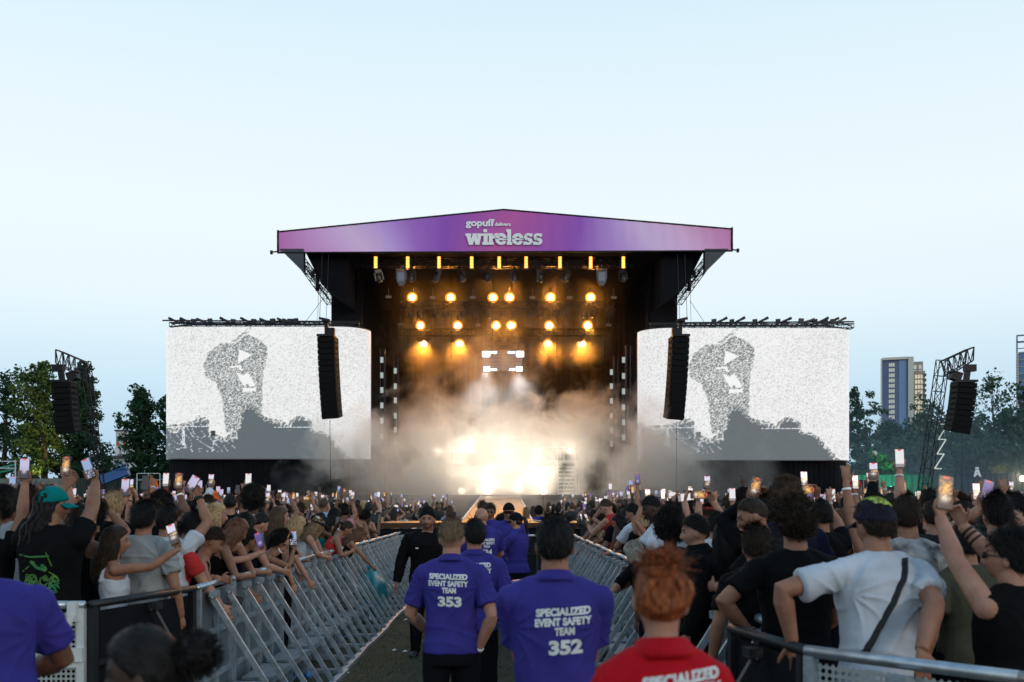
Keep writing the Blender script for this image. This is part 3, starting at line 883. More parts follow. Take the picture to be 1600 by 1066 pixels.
# moving heads: dark, unlit
mh_m = mat('moving_head_body', (.05, .045, .042), .35, .4)
first = None
cnt = 0
for rowi, (y, D, xs_, sc_) in enumerate(((433, 51.6, (592, 643, 682, 722, 762, 803, 844, 884, 974), 1.0), (489, 55, (641, 655, 681, 696, 723, 740, 763, 783, 803, 828, 843, 868, 884, 912, 927, 953), .95), (528, 59, (657, 669, 706, 731, 769, 787, 804, 826, 845, 866, 906, 919), .95))):
    for i, x in enumerate(xs_):
        p = W(x, y, D)
        rn = ('front truss among blinders', 'middle truss', 'rear truss')[rowi]
        nm = sum(1 for q in xs_ if q < x)
        where = '%s from the left' % ('leftmost', 'second', 'third', 'fourth', 'fifth', 'sixth', 'seventh', 'eighth')[nm] if nm < 8 else '%s from the right' % ('rightmost', 'second', 'third', 'fourth', 'fifth', 'sixth', 'seventh', 'eighth')[len(xs_) - 1 - nm]
        where = where.replace('leftmost from the left', 'leftmost').replace('rightmost from the right', 'rightmost')
        lab = 'dark unlit moving head lamp, %s, %s' % (rn, where)
        if first is None:
            t = thing('moving_head', lab, 'moving light', p, group='dark moving head lamps on the trusses')
            m = MB(); m.box((0, 0, .28), (.34, .3, .16)); m.bar((0, 0, .36), (0, 0, .62), .06); m.build('base', mh_m, t)
            m = MB(); m.box((-.2, 0, .02), (.06, .14, .42)); m.box((.2, 0, .02), (.06, .14, .42)); m.box((0, 0, .2), (.4, .16, .06)); m.build('yoke', mh_m, t)
            m = MB(); m.chain([(0, 0, .14), (0, 0, .05), (0, 0, -.2), (0, 0, -.26)], [.11, .155, .15, .12], 12); hd = m.build('head', mh_m, t)
            m = MB(); m.chain([(0, 0, -.262), (0, 0, -.275)], [.1, .09], 12); m.build('lens', mat('lens_glass', (.25, .22, .2), .1, .5), hd)
            first = t; c = t
        else:
            c = dup(first, loc=p, label=lab)
        c.rotation_euler = (R(rng.uniform(-15, 25)), R(rng.uniform(-18, 18)), R(rng.uniform(-60, 60)))
        c.scale = (sc_,) * 3
for x, sd in ((627, 'left'), (940, 'right')):
    p = W(x, 432, 51.6); t = thing('flood_lamp', 'large grey flood lamp hanging under the %s end of the front truss' % sd, 'stage light', p)
    m = MB(); m.box((0, 0, -.05), (.42, .3, .6)); m.box((-.25, 0, .1), (.05, .12, .5)); m.box((.25, 0, .1), (.05, .12, .5)); m.box((0, 0, .36), (.55, .14, .06)); m.bar((0, 0, .36), (0, 0, .6), .06); m.box((0, 0, -.42), (.26, .24, .14)); m.build('body', mat('flood_grey', (.12, .12, .14), .4, .3), t)
    m = MB(); m.box((0, -.16, -.05), (.34, .02, .45)); m.build('glass', mat('flood_glass', (.2, .2, .24), .15, .2), t)
# little signal panels on the trusses
for k, (x, y, D) in enumerate(((607, 464, 55.2), (676, 465, 55.2), (739, 465, 55.2), (832, 465, 55.2), (890, 465, 55.2), (959, 465, 55.2), (626, 507, 58.2), (690, 508, 58.2), (747, 508, 58.2), (826, 508, 58.2), (885, 508, 58.2), (951, 508, 58.2))):
    p = W(x, y, D); t = thing('strobe_panel', 'small dim rectangular strobe panel between spotlights, %s row, %s' % ('upper' if k < 6 else 'lower', n6[k % 6].replace('left of the centre pair', 'third from left').replace('right of the centre pair', 'third from right')), 'strobe panel', p, group='dim strobe panels between the spotlights')
    m = MB(); m.box((0, 0, 0), (.3, .12, .13)); m.bar((0, .05, 0), (0, .05, .5), .02); m.build('panel', mat('strobe_dim', (.2, .16, .14), .5, emit=(.5, .4, .32), estr=.12), t)

# white front light from the box lamps and lamps added on the deck and riser: what lights the smoke
def spot(name, loc, target, e, c, ang, blend=.6, r=.2, parent=None):
    d = bpy.data.lights.new(name, 'SPOT'); d.energy = e; d.color = c; d.spot_size = R(ang); d.spot_blend = blend; d.shadow_soft_size = r
    o = bpy.data.objects.new(name, d); col.objects.link(o)
    o.location = loc
    o.rotation_euler = (Vector(target) - Vector(loc)).to_track_quat('-Z', 'Y').to_euler()
    return o
KW = 1.0
spot('box_beam', W(760, 584, 57.3), (-1.6, 52, 3.0), 620 * KW, (.90, .96, 1.0), 70)
spot('box_beam', W(811, 584, 57.3), (1.4, 52, 3.0), 380 * KW, (.90, .96, 1.0), 70)
# light bar added at the stage end of the catwalk to whiten the smoke
bl = thing('smokelight_bar', 'added white footlight bar on the stage floor at the head of the catwalk', 'stage light', (-.1, 55.5, DECK))
m = MB(); m.box((0, .1, .25), (5.4, .2, .5)); m.build('housing', blackm, bl)
for x in (-2.4, -.9, .8, 2.2):
    m = MB(); m.chain([(x + .1, -.01, .27), (x + .1, -.05, .27)], [.2, .17], 12); m.build('lamp', mat('added_lamp_warm', (1, 1, 1), .5, emit=(1, .9, .72), estr=6), bl)
for x, e in ((-2.4, 560), (-.9, 900), (.8, 900), (2.2, 520)):
    spot('smokelight', (x, 55.3, DECK + .5), (x * 1.35, 45, DECK + 7.0), e * KW, (1, .88, .70), 120, .9, .3)

rb = thing('smoke_light_bank', 'white blinder bank along the front rail of the riser, veiled by smoke', 'stage light', (0, 56.2, DECK + 2.55))  # invented lamp bank, added on the riser rail to brighten the smoke
m = MB(); m.box((0, .1, 0), (8.6, .14, .22)); m.build('housing', RW, rb)
for x, e in ((-3.7, 240), (-1.9, 290), (0, 320), (1.9, 270), (3.7, 260)):
    m = MB(); m.chain([(x, .03, 0), (x, -.01, 0)], [.1, .08], 12); m.build('lamp', mat('added_lamp_warm', (1, 1, 1), .5), rb)
    spot('smoke_bank_beam', (x, 56.0, DECK + 2.55), (x * 1.2, 44, DECK + 5.5), e * .75 * KW, (1, .89, .74), 130, .9, .3)

# row of lamps standing along the top of each screen
bar_m = mat('lamp_bar_black', (.015, .016, .02), .5)
def top_lamps(xs_, y, flip, sd):
    first = None
    for i, (x, kind) in enumerate(xs_):
        p = W(x, y, 51.5)
        lab = 'black lamp on top of the %s video screen, %s' % (sd, ['first from its left end', 'second from its left end', 'third from its left end', 'fourth from its left end', 'fourth from its right end', 'third from its right end', 'second from its right end', 'first from its right end'][i])
        t = thing('screen_lamp', lab, 'lamp', p, group='black lamps along the tops of the video screens')
        s = -1 if flip else 1
        m = MB(); m.box((-.28 * s, 0, .1), (.62, .22, .13), (0, R(22) * s, 0)); m.box((-.5 * s, 0, .19), (.2, .26, .16), (0, R(22) * s, 0)); m.build('barrel', bar_m, t)
        m = MB(); m.box((.25 * s, .05, .08), (.3, .22, .26)); m.bar((.25 * s, .05, -.1), (.25 * s, .05, 0), .12); m.box((0, .05, -.09), (.9, .18, .06)); m.build('bracket_box', bar_m, t)
        t.rotation_euler = (0, R(rng.uniform(-6, 6)), R(rng.uniform(-12, 12)))
        t.scale = (.8, .8, .75)
top_lamps([(278, 0), (296, 0), (322, 0), (358, 0), (390, 0), (420, 0), (447, 0), (456, 0)], 503, False, 'left')
top_lamps([(1122, 0), (1150, 0), (1186, 0), (1222, 0), (1258, 0), (1280, 0), (1296, 0), (1308, 0)], 503, True, 'right')

# ------------------------------------------------------------------ distant things
# ------------------------------------------------------------------ trees
leaf_m = attr_mat('leaves', rough=.7, spec=.15, transl=.25)
bark_m = mat('bark', (.07, .055, .04), .9, var=.3, vscale=6)
def tree(x, y_top, D, width_px, lab, shape='oval', n=4200, tone=(.035, .075, .028), tone2=(.075, .125, .045), leaf=.36, sparse=0.0, base=.5, grp='trees behind the festival site', seed=0):
    r = np.random.RandomState(seed + 100); pr = random.Random(seed)
    px = D / F
    X = (x - CX) * px; H = CH + (HY - y_top) * px; Rw = width_px * px / 2
    t = thing('tree', lab, 'tree', (X, D, 0), group=grp)
    mb = MB()
    tips = []
    mb.chain([(0, 0, 0), (pr.uniform(-.2, .2), 0, H * .3), (pr.uniform(-.3, .3), 0, H * .6), (pr.uniform(-.3, .3), 0, H * .88)], [.02 * H + .1, .016 * H + .06, .01 * H + .03, .02], 8)
    nl = 34
    ends = []
    for i in range(nl):
        tz = base / H + (1 - base / H) * (i + .5) / nl
        if shape == 'cone': w = Rw * max(.08, (1.05 - tz)) * 1.15 * (min(1, tz / .22))
        elif shape == 'poplar': w = Rw * (math.sin(min(1, tz * 1.02) * math.pi) ** .6) * (.75 + .25 * math.sin(i * 2.1))
        else: w = Rw * math.sqrt(max(.02, 1 - ((tz - .55) / .47) ** 2))
        a = i * 2.399 + pr.uniform(-.3, .3)
        w *= pr.uniform(.55, 1.08)
        p0 = Vector((0, 0, H * tz * .82)); p1 = Vector((math.cos(a) * w, math.sin(a) * w, H * tz + pr.uniform(-.2, .4)))
        pm_ = p0.lerp(p1, .5) + Vector((0, 0, -.15 * w * .3))
        mb.chain([p0, pm_, p1], [.012 * H * (1.1 - tz) + .02, .03, .012], 5)
        for k in range(5):
            f = pr.uniform(.35, 1.05); c = p0.lerp(p1, f) + Vector((pr.gauss(0, .16), pr.gauss(0, .16), pr.gauss(0, .12))) * Rw * .6
            ends.append((c, Rw * pr.uniform(.13, .27)))
    ends.append((Vector((0, 0, H * .97)), Rw * .13)); ends.append((Vector((0, 0, H * .9)), Rw * .2))
    mb.build('trunk', bark_m, t)
    C = np.array([tuple(e[0]) for e in ends]); Q = np.array([e[1] for e in ends])
    if sparse:
        kp = r.rand(len(C)) > sparse; C, Q = C[kp], Q[kp]
    n = int(n * (1.0 if sparse else 1.35)); idx = r.randint(0, len(C), n)
    d = r.normal(size=(n, 3)); d /= np.linalg.norm(d, axis=1)[:, None]
    P = C[idx] + d * (Q[idx] * r.uniform(.35, 1.15, n) ** .7)[:, None] * np.array((1, 1, .75))
    P[:, 2] = np.maximum(P[:, 2], .3)
    nrm = d + r.normal(0, .7, (n, 3)); nrm /= np.linalg.norm(nrm, axis=1)[:, None]
    up = r.normal(size=(n, 3)); u = np.cross(nrm, up); u /= np.linalg.norm(u, axis=1)[:, None]; v = np.cross(nrm, u)
    s = leaf * r.uniform(.5, 1.15, n)[:, None]
    V = np.stack([P - u * s * .5, P - v * s * .32 + u * s * .05, P + u * s * .55, P + v * s * .32], axis=1).reshape(-1, 3)
    me = bpy.data.meshes.new('crown'); me.from_pydata(V.tolist(), [], np.arange(n * 4).reshape(-1, 4).tolist())
    clump = r.rand(len(C))[idx]
    tt = np.clip(.55 * clump + .45 * r.rand(n), 0, 1)[:, None]
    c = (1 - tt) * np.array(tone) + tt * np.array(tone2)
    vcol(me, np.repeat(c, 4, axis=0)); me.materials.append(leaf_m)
    link('crown', me, t)
    return t
DG, MG = (.020, .052, .028), (.036, .085, .038)
tree(6, 583, 84, 130, 'dark green tree cut by the left edge of the picture', n=5200, tone=DG, tone2=MG, seed=1)
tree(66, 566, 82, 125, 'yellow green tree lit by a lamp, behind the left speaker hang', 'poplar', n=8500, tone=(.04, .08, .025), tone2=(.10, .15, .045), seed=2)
tree(128, 572, 83, 125, 'tall dark tree right of the yellow green one at the left', 'cone', n=8500, tone=DG, tone2=MG, seed=3)
tree(224, 604, 74, 105, 'dark tree beside the left edge of the left video screen', 'poplar', n=6000, tone=DG, tone2=MG, seed=4)
tree(262, 618, 78, 60, 'dark tree half hidden behind the left video screen', 'oval', n=3500, tone=DG, tone2=MG, seed=5)
RT, RT2 = (.03, .07, .05), (.06, .12, .08)
tree(1338, 612, 92, 90, 'tree rising directly beside the right edge of the right video screen', 'oval', n=5200, tone=RT, tone2=RT2, seed=6)
for i, (x, y, D, w, lab) in enumerate(((1392, 662, 96, 120, 'round bushy tree below the pale tower block'), (1450, 646, 98, 130, 'round bushy tree between the tower block and the right mast'), (1420, 690, 80, 130, 'low broad tree in front of the grove, left of the right mast'), (1512, 655, 90, 120, 'dark bushy tree behind the right speaker hang'), (1575, 640, 92, 120, 'dark bushy tree at the right picture edge'), (1490, 680, 82, 120, 'low dark tree behind the white zigzag stripe'), (1360, 700, 84, 80, 'low tree close to the bottom corner of the right video screen'), (1560, 690, 80, 130, 'low dark tree right of the right speaker hang'))):
    tree(x, y, D, w, lab, 'oval', n=6000, tone=RT, tone2=RT2, base=.6, leaf=.38, seed=20 + i)
tree(1552, 586, 100, 120, 'tall open crowned tree with sky showing through, right of the right speaker hang', 'oval', n=2300, tone=RT, tone2=(.07, .13, .07), sparse=.35, leaf=.42, seed=40)
tree(1452, 612, 102, 90, 'thin open crowned tree just left of the right speaker hang', 'oval', n=1100, tone=RT, tone2=(.07, .13, .07), sparse=.5, leaf=.42, seed=41)
tree(1596, 600, 101, 60, 'open crowned tree cut by the right picture edge', 'oval', n=1800, tone=RT, tone2=(.07, .13, .07), sparse=.3, leaf=.42, seed=42)
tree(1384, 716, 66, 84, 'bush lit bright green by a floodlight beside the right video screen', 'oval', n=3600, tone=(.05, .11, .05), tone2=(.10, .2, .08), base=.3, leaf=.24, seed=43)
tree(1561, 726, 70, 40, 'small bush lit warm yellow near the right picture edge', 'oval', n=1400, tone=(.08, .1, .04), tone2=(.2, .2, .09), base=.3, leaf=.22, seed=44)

def floodlight(p, aim, lab, c, e, ang, glow=True, estr=10):
    t = thing('floodlight', lab, 'floodlight', (p.x, p.y, 0))
    m = MB(); m.tube((0, 0, 0), (0, 0, p.z - .1), .04, 6); m.box((0, 0, .03), (.6, .6, .06)); m.build('stand', blackm, t)
    m = MB(); m.box((0, 0, p.z), (.4, .25, .3)); m.build('housing', blackm, t)
    a = Vector(aim) - p; a.normalize()
    m = MB(); m.chain([Vector((0, 0, p.z)) + a * .15, Vector((0, 0, p.z)) + a * .2], [.14, .12], 10); m.build('lens', mat('flood_lens_%d' % int(e), c, .5, emit=c, estr=estr), t)
    spot('flood_beam', p + a * .3, aim, e, c, ang)
floodlight(W(1392, 764, 61), W(1384, 735, 66), 'small green floodlight on a stand below the green lit bush', (.05, 1, .35), 1500, 90)
floodlight(W(1552, 762, 66), W(1561, 735, 70), 'small warm floodlight on a stand below the yellow lit bush', (1, .75, .3), 420, 80)
floodlight(W(72, 764, 77), W(58, 650, 82), 'small warm floodlight on a stand below the yellow green tree', (1, .78, .28), 1300, 60)
floodlight(W(1597, 748, 60), (W(1590, 760, 20)), 'glaring warm work lamp on a stand at the right picture edge', (1, .74, .42), 300, 120, estr=25)

# ------------------------------------------------------------------ buildings
def tower_block():
    D = 330.0; k = D / F
    X0, X1, X2, X3 = [(x - CX) * k for x in (1378, 1416, 1424, 1442)]
    zt = CH + (HY - 563) * k
    t = thing('tower_block', 'slim tower block, dark blue front and sunlit windowed side, above the trees', 'building', (X0, D, 0), R(-21))
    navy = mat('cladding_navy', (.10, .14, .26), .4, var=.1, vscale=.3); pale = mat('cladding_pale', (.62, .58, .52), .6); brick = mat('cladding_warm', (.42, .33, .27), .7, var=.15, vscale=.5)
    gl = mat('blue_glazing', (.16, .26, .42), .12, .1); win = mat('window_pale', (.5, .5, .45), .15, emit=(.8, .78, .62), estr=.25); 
    def x(p): return (p - CX) * k - X0
    def z(p): return CH + (HY - p) * k
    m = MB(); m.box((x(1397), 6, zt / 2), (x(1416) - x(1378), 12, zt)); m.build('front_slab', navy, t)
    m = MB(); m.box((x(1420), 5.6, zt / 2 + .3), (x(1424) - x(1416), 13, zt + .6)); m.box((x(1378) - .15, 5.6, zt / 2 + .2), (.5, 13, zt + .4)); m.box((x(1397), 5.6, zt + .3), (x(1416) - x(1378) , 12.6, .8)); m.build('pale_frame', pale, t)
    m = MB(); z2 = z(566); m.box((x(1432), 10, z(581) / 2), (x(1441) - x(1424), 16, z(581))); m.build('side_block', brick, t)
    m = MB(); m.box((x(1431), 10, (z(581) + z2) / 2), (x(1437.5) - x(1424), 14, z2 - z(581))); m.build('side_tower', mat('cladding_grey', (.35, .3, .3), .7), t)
    m = MB(); m.box((x(1408), -.06, zt / 2), (x(1413.5) - x(1403), .2, zt * .985)); m.build('glazed_strip', gl, t)
    for i in range(11):
        zz = z(571 + i * 8.15)
        m = MB()
        for dx in (-1, 0, 1): m.box((x(1392.3) + dx * .62, -.05, zz), (.5, .16, 1.15))
        m.build('window', win, t)
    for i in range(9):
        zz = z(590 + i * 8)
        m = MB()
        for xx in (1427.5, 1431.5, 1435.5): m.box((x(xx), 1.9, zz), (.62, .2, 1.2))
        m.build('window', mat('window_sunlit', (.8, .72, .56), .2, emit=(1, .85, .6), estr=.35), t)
        m = MB(); m.box((x(1440), 1.6, zz + .75), (x(1442.6) - x(1437.6), 1.2, .18)); m.box((x(1440.3), 1.2, zz + .3), (x(1442.4) - x(1438.5), .06, .8)); m.build('balcony', mat('balcony_dark', (.09, .1, .14), .4), t)
    for yy in (573, 581):
        for xx in (1426.5, 1433.5):
            m = MB(); m.box((x(xx), 2.9, z(yy) - .3), (.9, .2, 1.3)); m.build('window', win, t)
tb_ = tower_block()
def edge_tower():
    D = 300.0; k = D / F
    t = thing('office_tower', 'dark blue banded office tower with an open crown frame at the right picture edge', 'building', ((1588 - CX) * k, D, 0), R(-27))
    z = lambda p: CH + (HY - p) * k
    m = MB(); m.box((8, 8, z(550) / 2), (14.5, 14, z(550))); m.build('glazed_body', mat('edge_glass', (.10, .18, .32), .2, .2, var=.15, vscale=.4), t)
    m = MB()
    for i in range(16): m.box((8, 8, z(551 + i * 11)), (14.9, 14.4, .45))
    m.build('floor_band', mat('edge_band', (.25, .28, .33), .5), t)
    m = MB()
    for i in range(40): m.box((.3, .6, z(553 + i * 4)), (.5, .8, .35))
    m.box((.45, .8, z(640)), (.3, .5, 2 * (z(553) - z(640))))
    m.build('corner_trim', pale_ := mat('cladding_pale', (.62, .58, .52)), t)
    m = MB()
    for xx in (0, 3, 8, 14): 
        for yy in (1, 14): m.bar((xx + .2, yy, z(640)), (xx + .2, yy, z(524)), .38)
    for yy in (1, 14): m.bar((0, yy, z(524)), (15, yy, z(524)), .4); m.bar((0, yy, z(535)), (15, yy, z(535)), .25)
    for xx in (.2, 14): m.bar((xx, 1, z(524)), (xx, 14, z(524)), .4)
    m.build('crown_frame', mat('edge_frame', (.16, .16, .22), .5), t)
edge_tower()
def white_house():
    D = 105.0; k = D / F
    t = thing('white_building', 'small white building with dark roof and red chimney pots between the left trees', 'building', ((175 - CX) * k, D, 0))
    z = lambda p: CH + (HY - p) * k
    w = 46 * k
    m = MB(); m.box((0, 3, z(716) / 2), (w, 6, z(716))); m.build('wall', mat('white_render', (.62, .64, .66), .8, var=.12, vscale=1.5), t)
    m = MB(); m.box((0, 3, z(716) + .12), (w + .5, 6.6, .24)); m.box((.4, 3.2, z(713) + .1), (w * .5, 4, z(707) - z(714)), taper=.6); m.build('roof', mat('slate', (.06, .06, .07), .7), t)
    for xx, hh in ((3 * k, 706), (-8 * k, 706)):
        m = MB(); m.box((xx, 3, (z(716) + z(hh)) / 2 + .3), (7 * k, .7, z(hh) - z(716) + .6)); c = m.build('chimney', mat('white_render', (.62, .64, .66)), t)
        m = MB(); m.box((xx, 3, z(hh) + 1.0), (3 * k, .4, .4)); m.build('chimney_pot', mat('terracotta', (.4, .1, .06), .8), c)
    m = MB()
    for i in range(14): m.box((-w / 2 + w * (i + .5) / 14, -.02, z(733)), (.05, .06, z(716) - z(760)))
    m.build('wall_batten', mat('batten_grey', (.4, .42, .46), .7), t)
white_house()
def far_block(x, y, w, lab, D=260.):
    k = D / F
    t = thing('apartment_block', lab, 'building', ((x - CX) * k, D, 0)); H = CH + (HY - y) * k
    m = MB(); m.box((0, 4, H / 2), (w * k, 8, H)); m.build('wall', mat('far_wall', (.5, .5, .52), .8, var=.2, vscale=.4), t)
    m = MB()
    for j in range(5):
        for i in range(3): m.box((-w * k / 3 + i * w * k / 3, -.05, H - 2 - j * 3), (w * k / 6, .2, 1.4))
    m.build('window', mat('far_window', (.12, .14, .18), .2), t)
    m = MB(); m.box((0, 4, H + .2), (w * k + .6, 8.6, .4)); m.build('roof', mat('slate', (.06, .06, .07)), t)
far_block(190, 674, 18, 'pale apartment block glimpsed through the dark tree left of the left screen')

# ------------------------------------------------------------------ fences and site furniture
def hoarding(x0, x1, y, D, lab, c, name='fence_hoarding'):
    a, b = W(x0, y, D), W(x1, y, D)
    t = thing(name, lab, 'fence', (a.x, D, 0)); Wd = b.x - a.x; H = a.z
    m = MB(); N = 60
    vs = [(Wd * i / N, .05 * math.sin(i * 1.7), z) for z in (.05, H) for i in range(N + 1)]
    m.add(vs, [(i, i + 1, N + 2 + i, N + 1 + i) for i in range(N)]); m.build('fabric', c, t)
    m = MB()
    for i in range(0, 11): m.tube((Wd * i / 10, .12, 0), (Wd * i / 10, .12, H + .06), .03, 6)
    m.tube((0, .12, H), (Wd, .12, H), .025, 6); m.build('post', darkm, t)
hoarding(-30, 118, 748, 62, 'grey green fence sheeting at the far left behind the crowd', mat('sheeting_grey', (.16, .17, .16), .8, var=.2, vscale=1))
hoarding(118, 250, 748, 60, 'dark green fence sheeting between the left trees and the left screen', mat('sheeting_green', (.02, .035, .028), .8, var=.2, vscale=1))
hoarding(1332, 1500, 742, 64, 'dark blue fence sheeting below the grove, left part', mat('sheeting_blue', (.022, .035, .05), .8, var=.2, vscale=1))
hoarding(1500, 1640, 740, 64, 'dark blue fence sheeting below the grove, right part with a white mark', mat('sheeting_blue', (.022, .035, .05)))
t = thing('letter_sign', 'small white letter A with a bar over it, on the right fence', 'sign', W(1527, 740, 63.5))
m = MB(); k = 63.5 / F
m.bar((-4.5 * k, 0, -5 * k), (-1 * k, 0, 6 * k), .1); m.bar((4.5 * k, .02, -5 * k), (1 * k, .02, 6 * k), .1); m.bar((-2.6 * k, .04, -1 * k), (2.6 * k, .04, -1 * k), .09); m.bar((-2.5 * k, .03, 8.5 * k), (2.5 * k, .03, 8.5 * k), .09); m.build('letter', white_print, t)
# scaffold handrail at far left
t = thing('scaffold_stair', 'pale tube scaffold with green rails at the left picture edge', 'scaffold', W(25, 772, 50)); t.location.z = 0
k = 50 / F; m = MB(); zz = lambda y: CH + (HY - y) * k
for xx in (-60, -30, -1): m.tube((xx * k, 0, 0), (xx * k, 0, zz(719)), .035, 6)
for y in (721, 732): m.tube((-60 * k, 0, zz(y)), (1 * k, 0, zz(y)), .03, 6)
m.build('frame', aluw, t)
m = MB(); m.tube((-60 * k, .2, zz(745)), (-4 * k, .2, zz(733)), .05, 6); m.tube((-60 * k, .2, zz(738)), (-4 * k, .2, zz(726)), .05, 6); m.build('stair_rail', mat('rail_green', (.05, .3, .2), .5), t)
# blue boom lift
t = thing('boom_lift', 'blue boom lift with its arm lowered, left of the left screen', 'lift', W(160, 772, 56)); t.location.z = 0
k = 56 / F; zz = lambda y: CH + (HY - y) * k
bl_m = mat('lift_blue', (.03, .11, .32), .4, var=.1, vscale=2)
m = MB(); m.bar((-5 * k, 0, zz(752)), (40 * k, 0, zz(735)), .42, .5); m.bar((-2 * k, .1, zz(748)), (36 * k, .1, zz(733)), .2, .25); m.build('arm', bl_m, t)
m = MB(); m.box((-8 * k, 0, .9), (1.8, 1.4, 1.0)); m.build('chassis', bl_m, t)
for sx in (-.7, .7):
    m = MB(); m.chain([(-8 * k + sx, -.9, .42), (-8 * k + sx, .9, .42)], .42, 14); m.build('wheel', blackm, t)
m = MB()
for y in (726, 733): m.tube((25 * k, -.3, zz(y)), (42 * k, -.3, zz(y)), .025, 6)
for xx in (25, 33, 42): m.tube((xx * k, -.3, zz(736)), (xx * k, -.3, zz(726)), .025, 6)
m.build('basket_rail', bl_m, t)
for x in (188, 248):
    pass
t = thing('guard_rail', 'thin pale guard rail beside the orange clad worker', 'rail', W(250, 772, 53)); t.location.z = 0
k = 53 / F; zz = lambda y: CH + (HY - y) * k; m = MB()
for xx in (-36, -18, 0): m.tube((xx * k, 0, 0), (xx * k, 0, zz(740)), .025, 6)
m.tube((-36 * k, 0, zz(740)), (0, 0, zz(740)), .025, 6); m.tube((-36 * k, 0, zz(750)), (0, 0, zz(750)), .02, 6); m.build('rail', aluw, t)
# flight cases by the right screen
for x, w, lab in ((1357, 24, 'black flight case standing right of the man in red by the right screen'),):
    t = thing('flight_case', lab, 'flight case', W(x, 772, 52)); t.location.z = 0; k = 52 / F
    H = CH + (HY - 750) * k
    m = MB(); m.box((0, 0, H / 2 + .05), (w * k, .8, H - .1)); m.build('case', blackm, t)
    m = MB()
    for sx in (-1, 1):
        m.bar((sx * w * k / 2, -.4, .1), (sx * w * k / 2, -.4, H), .04)
    for z in (.12, H): m.bar((-w * k / 2, -.41, z), (w * k / 2, -.41, z), .04)
    m.build('edge_trim', mat('case_trim', (.2, .22, .24), .4, .5), t)
t = thing('lamp_stand', 'thin lamp stand with a small white head in front of the green bush', 'lamp stand', W(1368, 772, 57)); t.location.z = 0
k = 57 / F; m = MB(); zz = lambda y: CH + (HY - y) * k
m.tube((0, 0, 0), (0, 0, zz(703)), .03, 6); m.build('pole', blackm, t)
m = MB(); m.ball((-.1, -.1, zz(709)), .16, 8, 6); m.build('head', mat('lamp_white', (.6, .62, .6), .5), t)
# ------------------------------------------------------------------ people
def sstep(a, b, x):
    t = np.clip((x - a) / (b - a), 0, 1); return t * t * (3 - 2 * t)
def sst(a, b, x):
    t = min(1, max(0, (x - a) / (b - a))); return t * t * (3 - 2 * t)

def sphere_dirs(nu, nv):
    vs = [(0, 0, -1)]
    for j in range(1, nv):
        t = -math.pi / 2 + math.pi * j / nv
        for k in range(nu):
            a = 2 * math.pi * k / nu
            vs.append((math.cos(t) * math.cos(a), math.cos(t) * math.sin(a), math.sin(t)))
    vs.append((0, 0, 1)); fs = []
    for k in range(nu):
        fs.append((0, 1 + (k + 1) % nu, 1 + k))
        for j in range(nv - 2):
            a, b = 1 + j * nu + k, 1 + j * nu + (k + 1) % nu
            fs.append((a, b, b + nu, a + nu))
        fs.append((1 + (nv - 2) * nu + k, 1 + (nv - 2) * nu + (k + 1) % nu, len(vs) - 1))
    return np.array(vs), fs

def head_pts(U, fem=False):
    """skull and face, local frame: +Y is where the face looks, z=0 at the eyes"""
    x, y, z = U[:, 0] * .075, U[:, 1] * .097, U[:, 2] * .117
    t = np.clip(-z / .117, 0, 1)
    front = sstep(-.03, .05, y)
    jaw = 1 - (.34 if fem else .27) * t ** 1.7
    x = x * jaw
    y = np.where(y < 0, y * (1 - .42 * t ** 1.3), y * (1 - .05 * t))
    y = np.where((y < 0) & (z > 0), y * 1.05, y)
    y = y - front * .006 * np.abs(x / .07) ** 2
    f = sstep(.02, .07, y)
    y = y + f * .012 * np.exp(-((z + .105) / .022) ** 2) * np.exp(-(x / .03) ** 2)
    nose = np.exp(-(x / (.0125 + .004 * sstep(.0, -.04, z))) ** 2) * sstep(.018, -.034, z) * sstep(-.054, -.042, z)
    y = y + f * .027 * nose
    y = y - f * .011 * np.exp(-((np.abs(x) - .031) / .015) ** 2 - ((z - .001) / .0115) ** 2)
    y = y + f * (.003 if fem else .006) * np.exp(-((z - .022) / .009) ** 2) * np.exp(-(x / .05) ** 4)
    y = y + f * .004 * np.exp(-((np.abs(x) - .042) / .018) ** 2 - ((z + .03) / .018) ** 2)
    y = y + f * .0065 * np.exp(-(x / .024) ** 4) * (np.exp(-((z + .064) / .0055) ** 2) + np.exp(-((z + .077) / .006) ** 2))
    return np.c_[x, y, z]
HU, HF = sphere_dirs(56, 44)
HP = {False: head_pts(HU, False), True: head_pts(HU, True)}

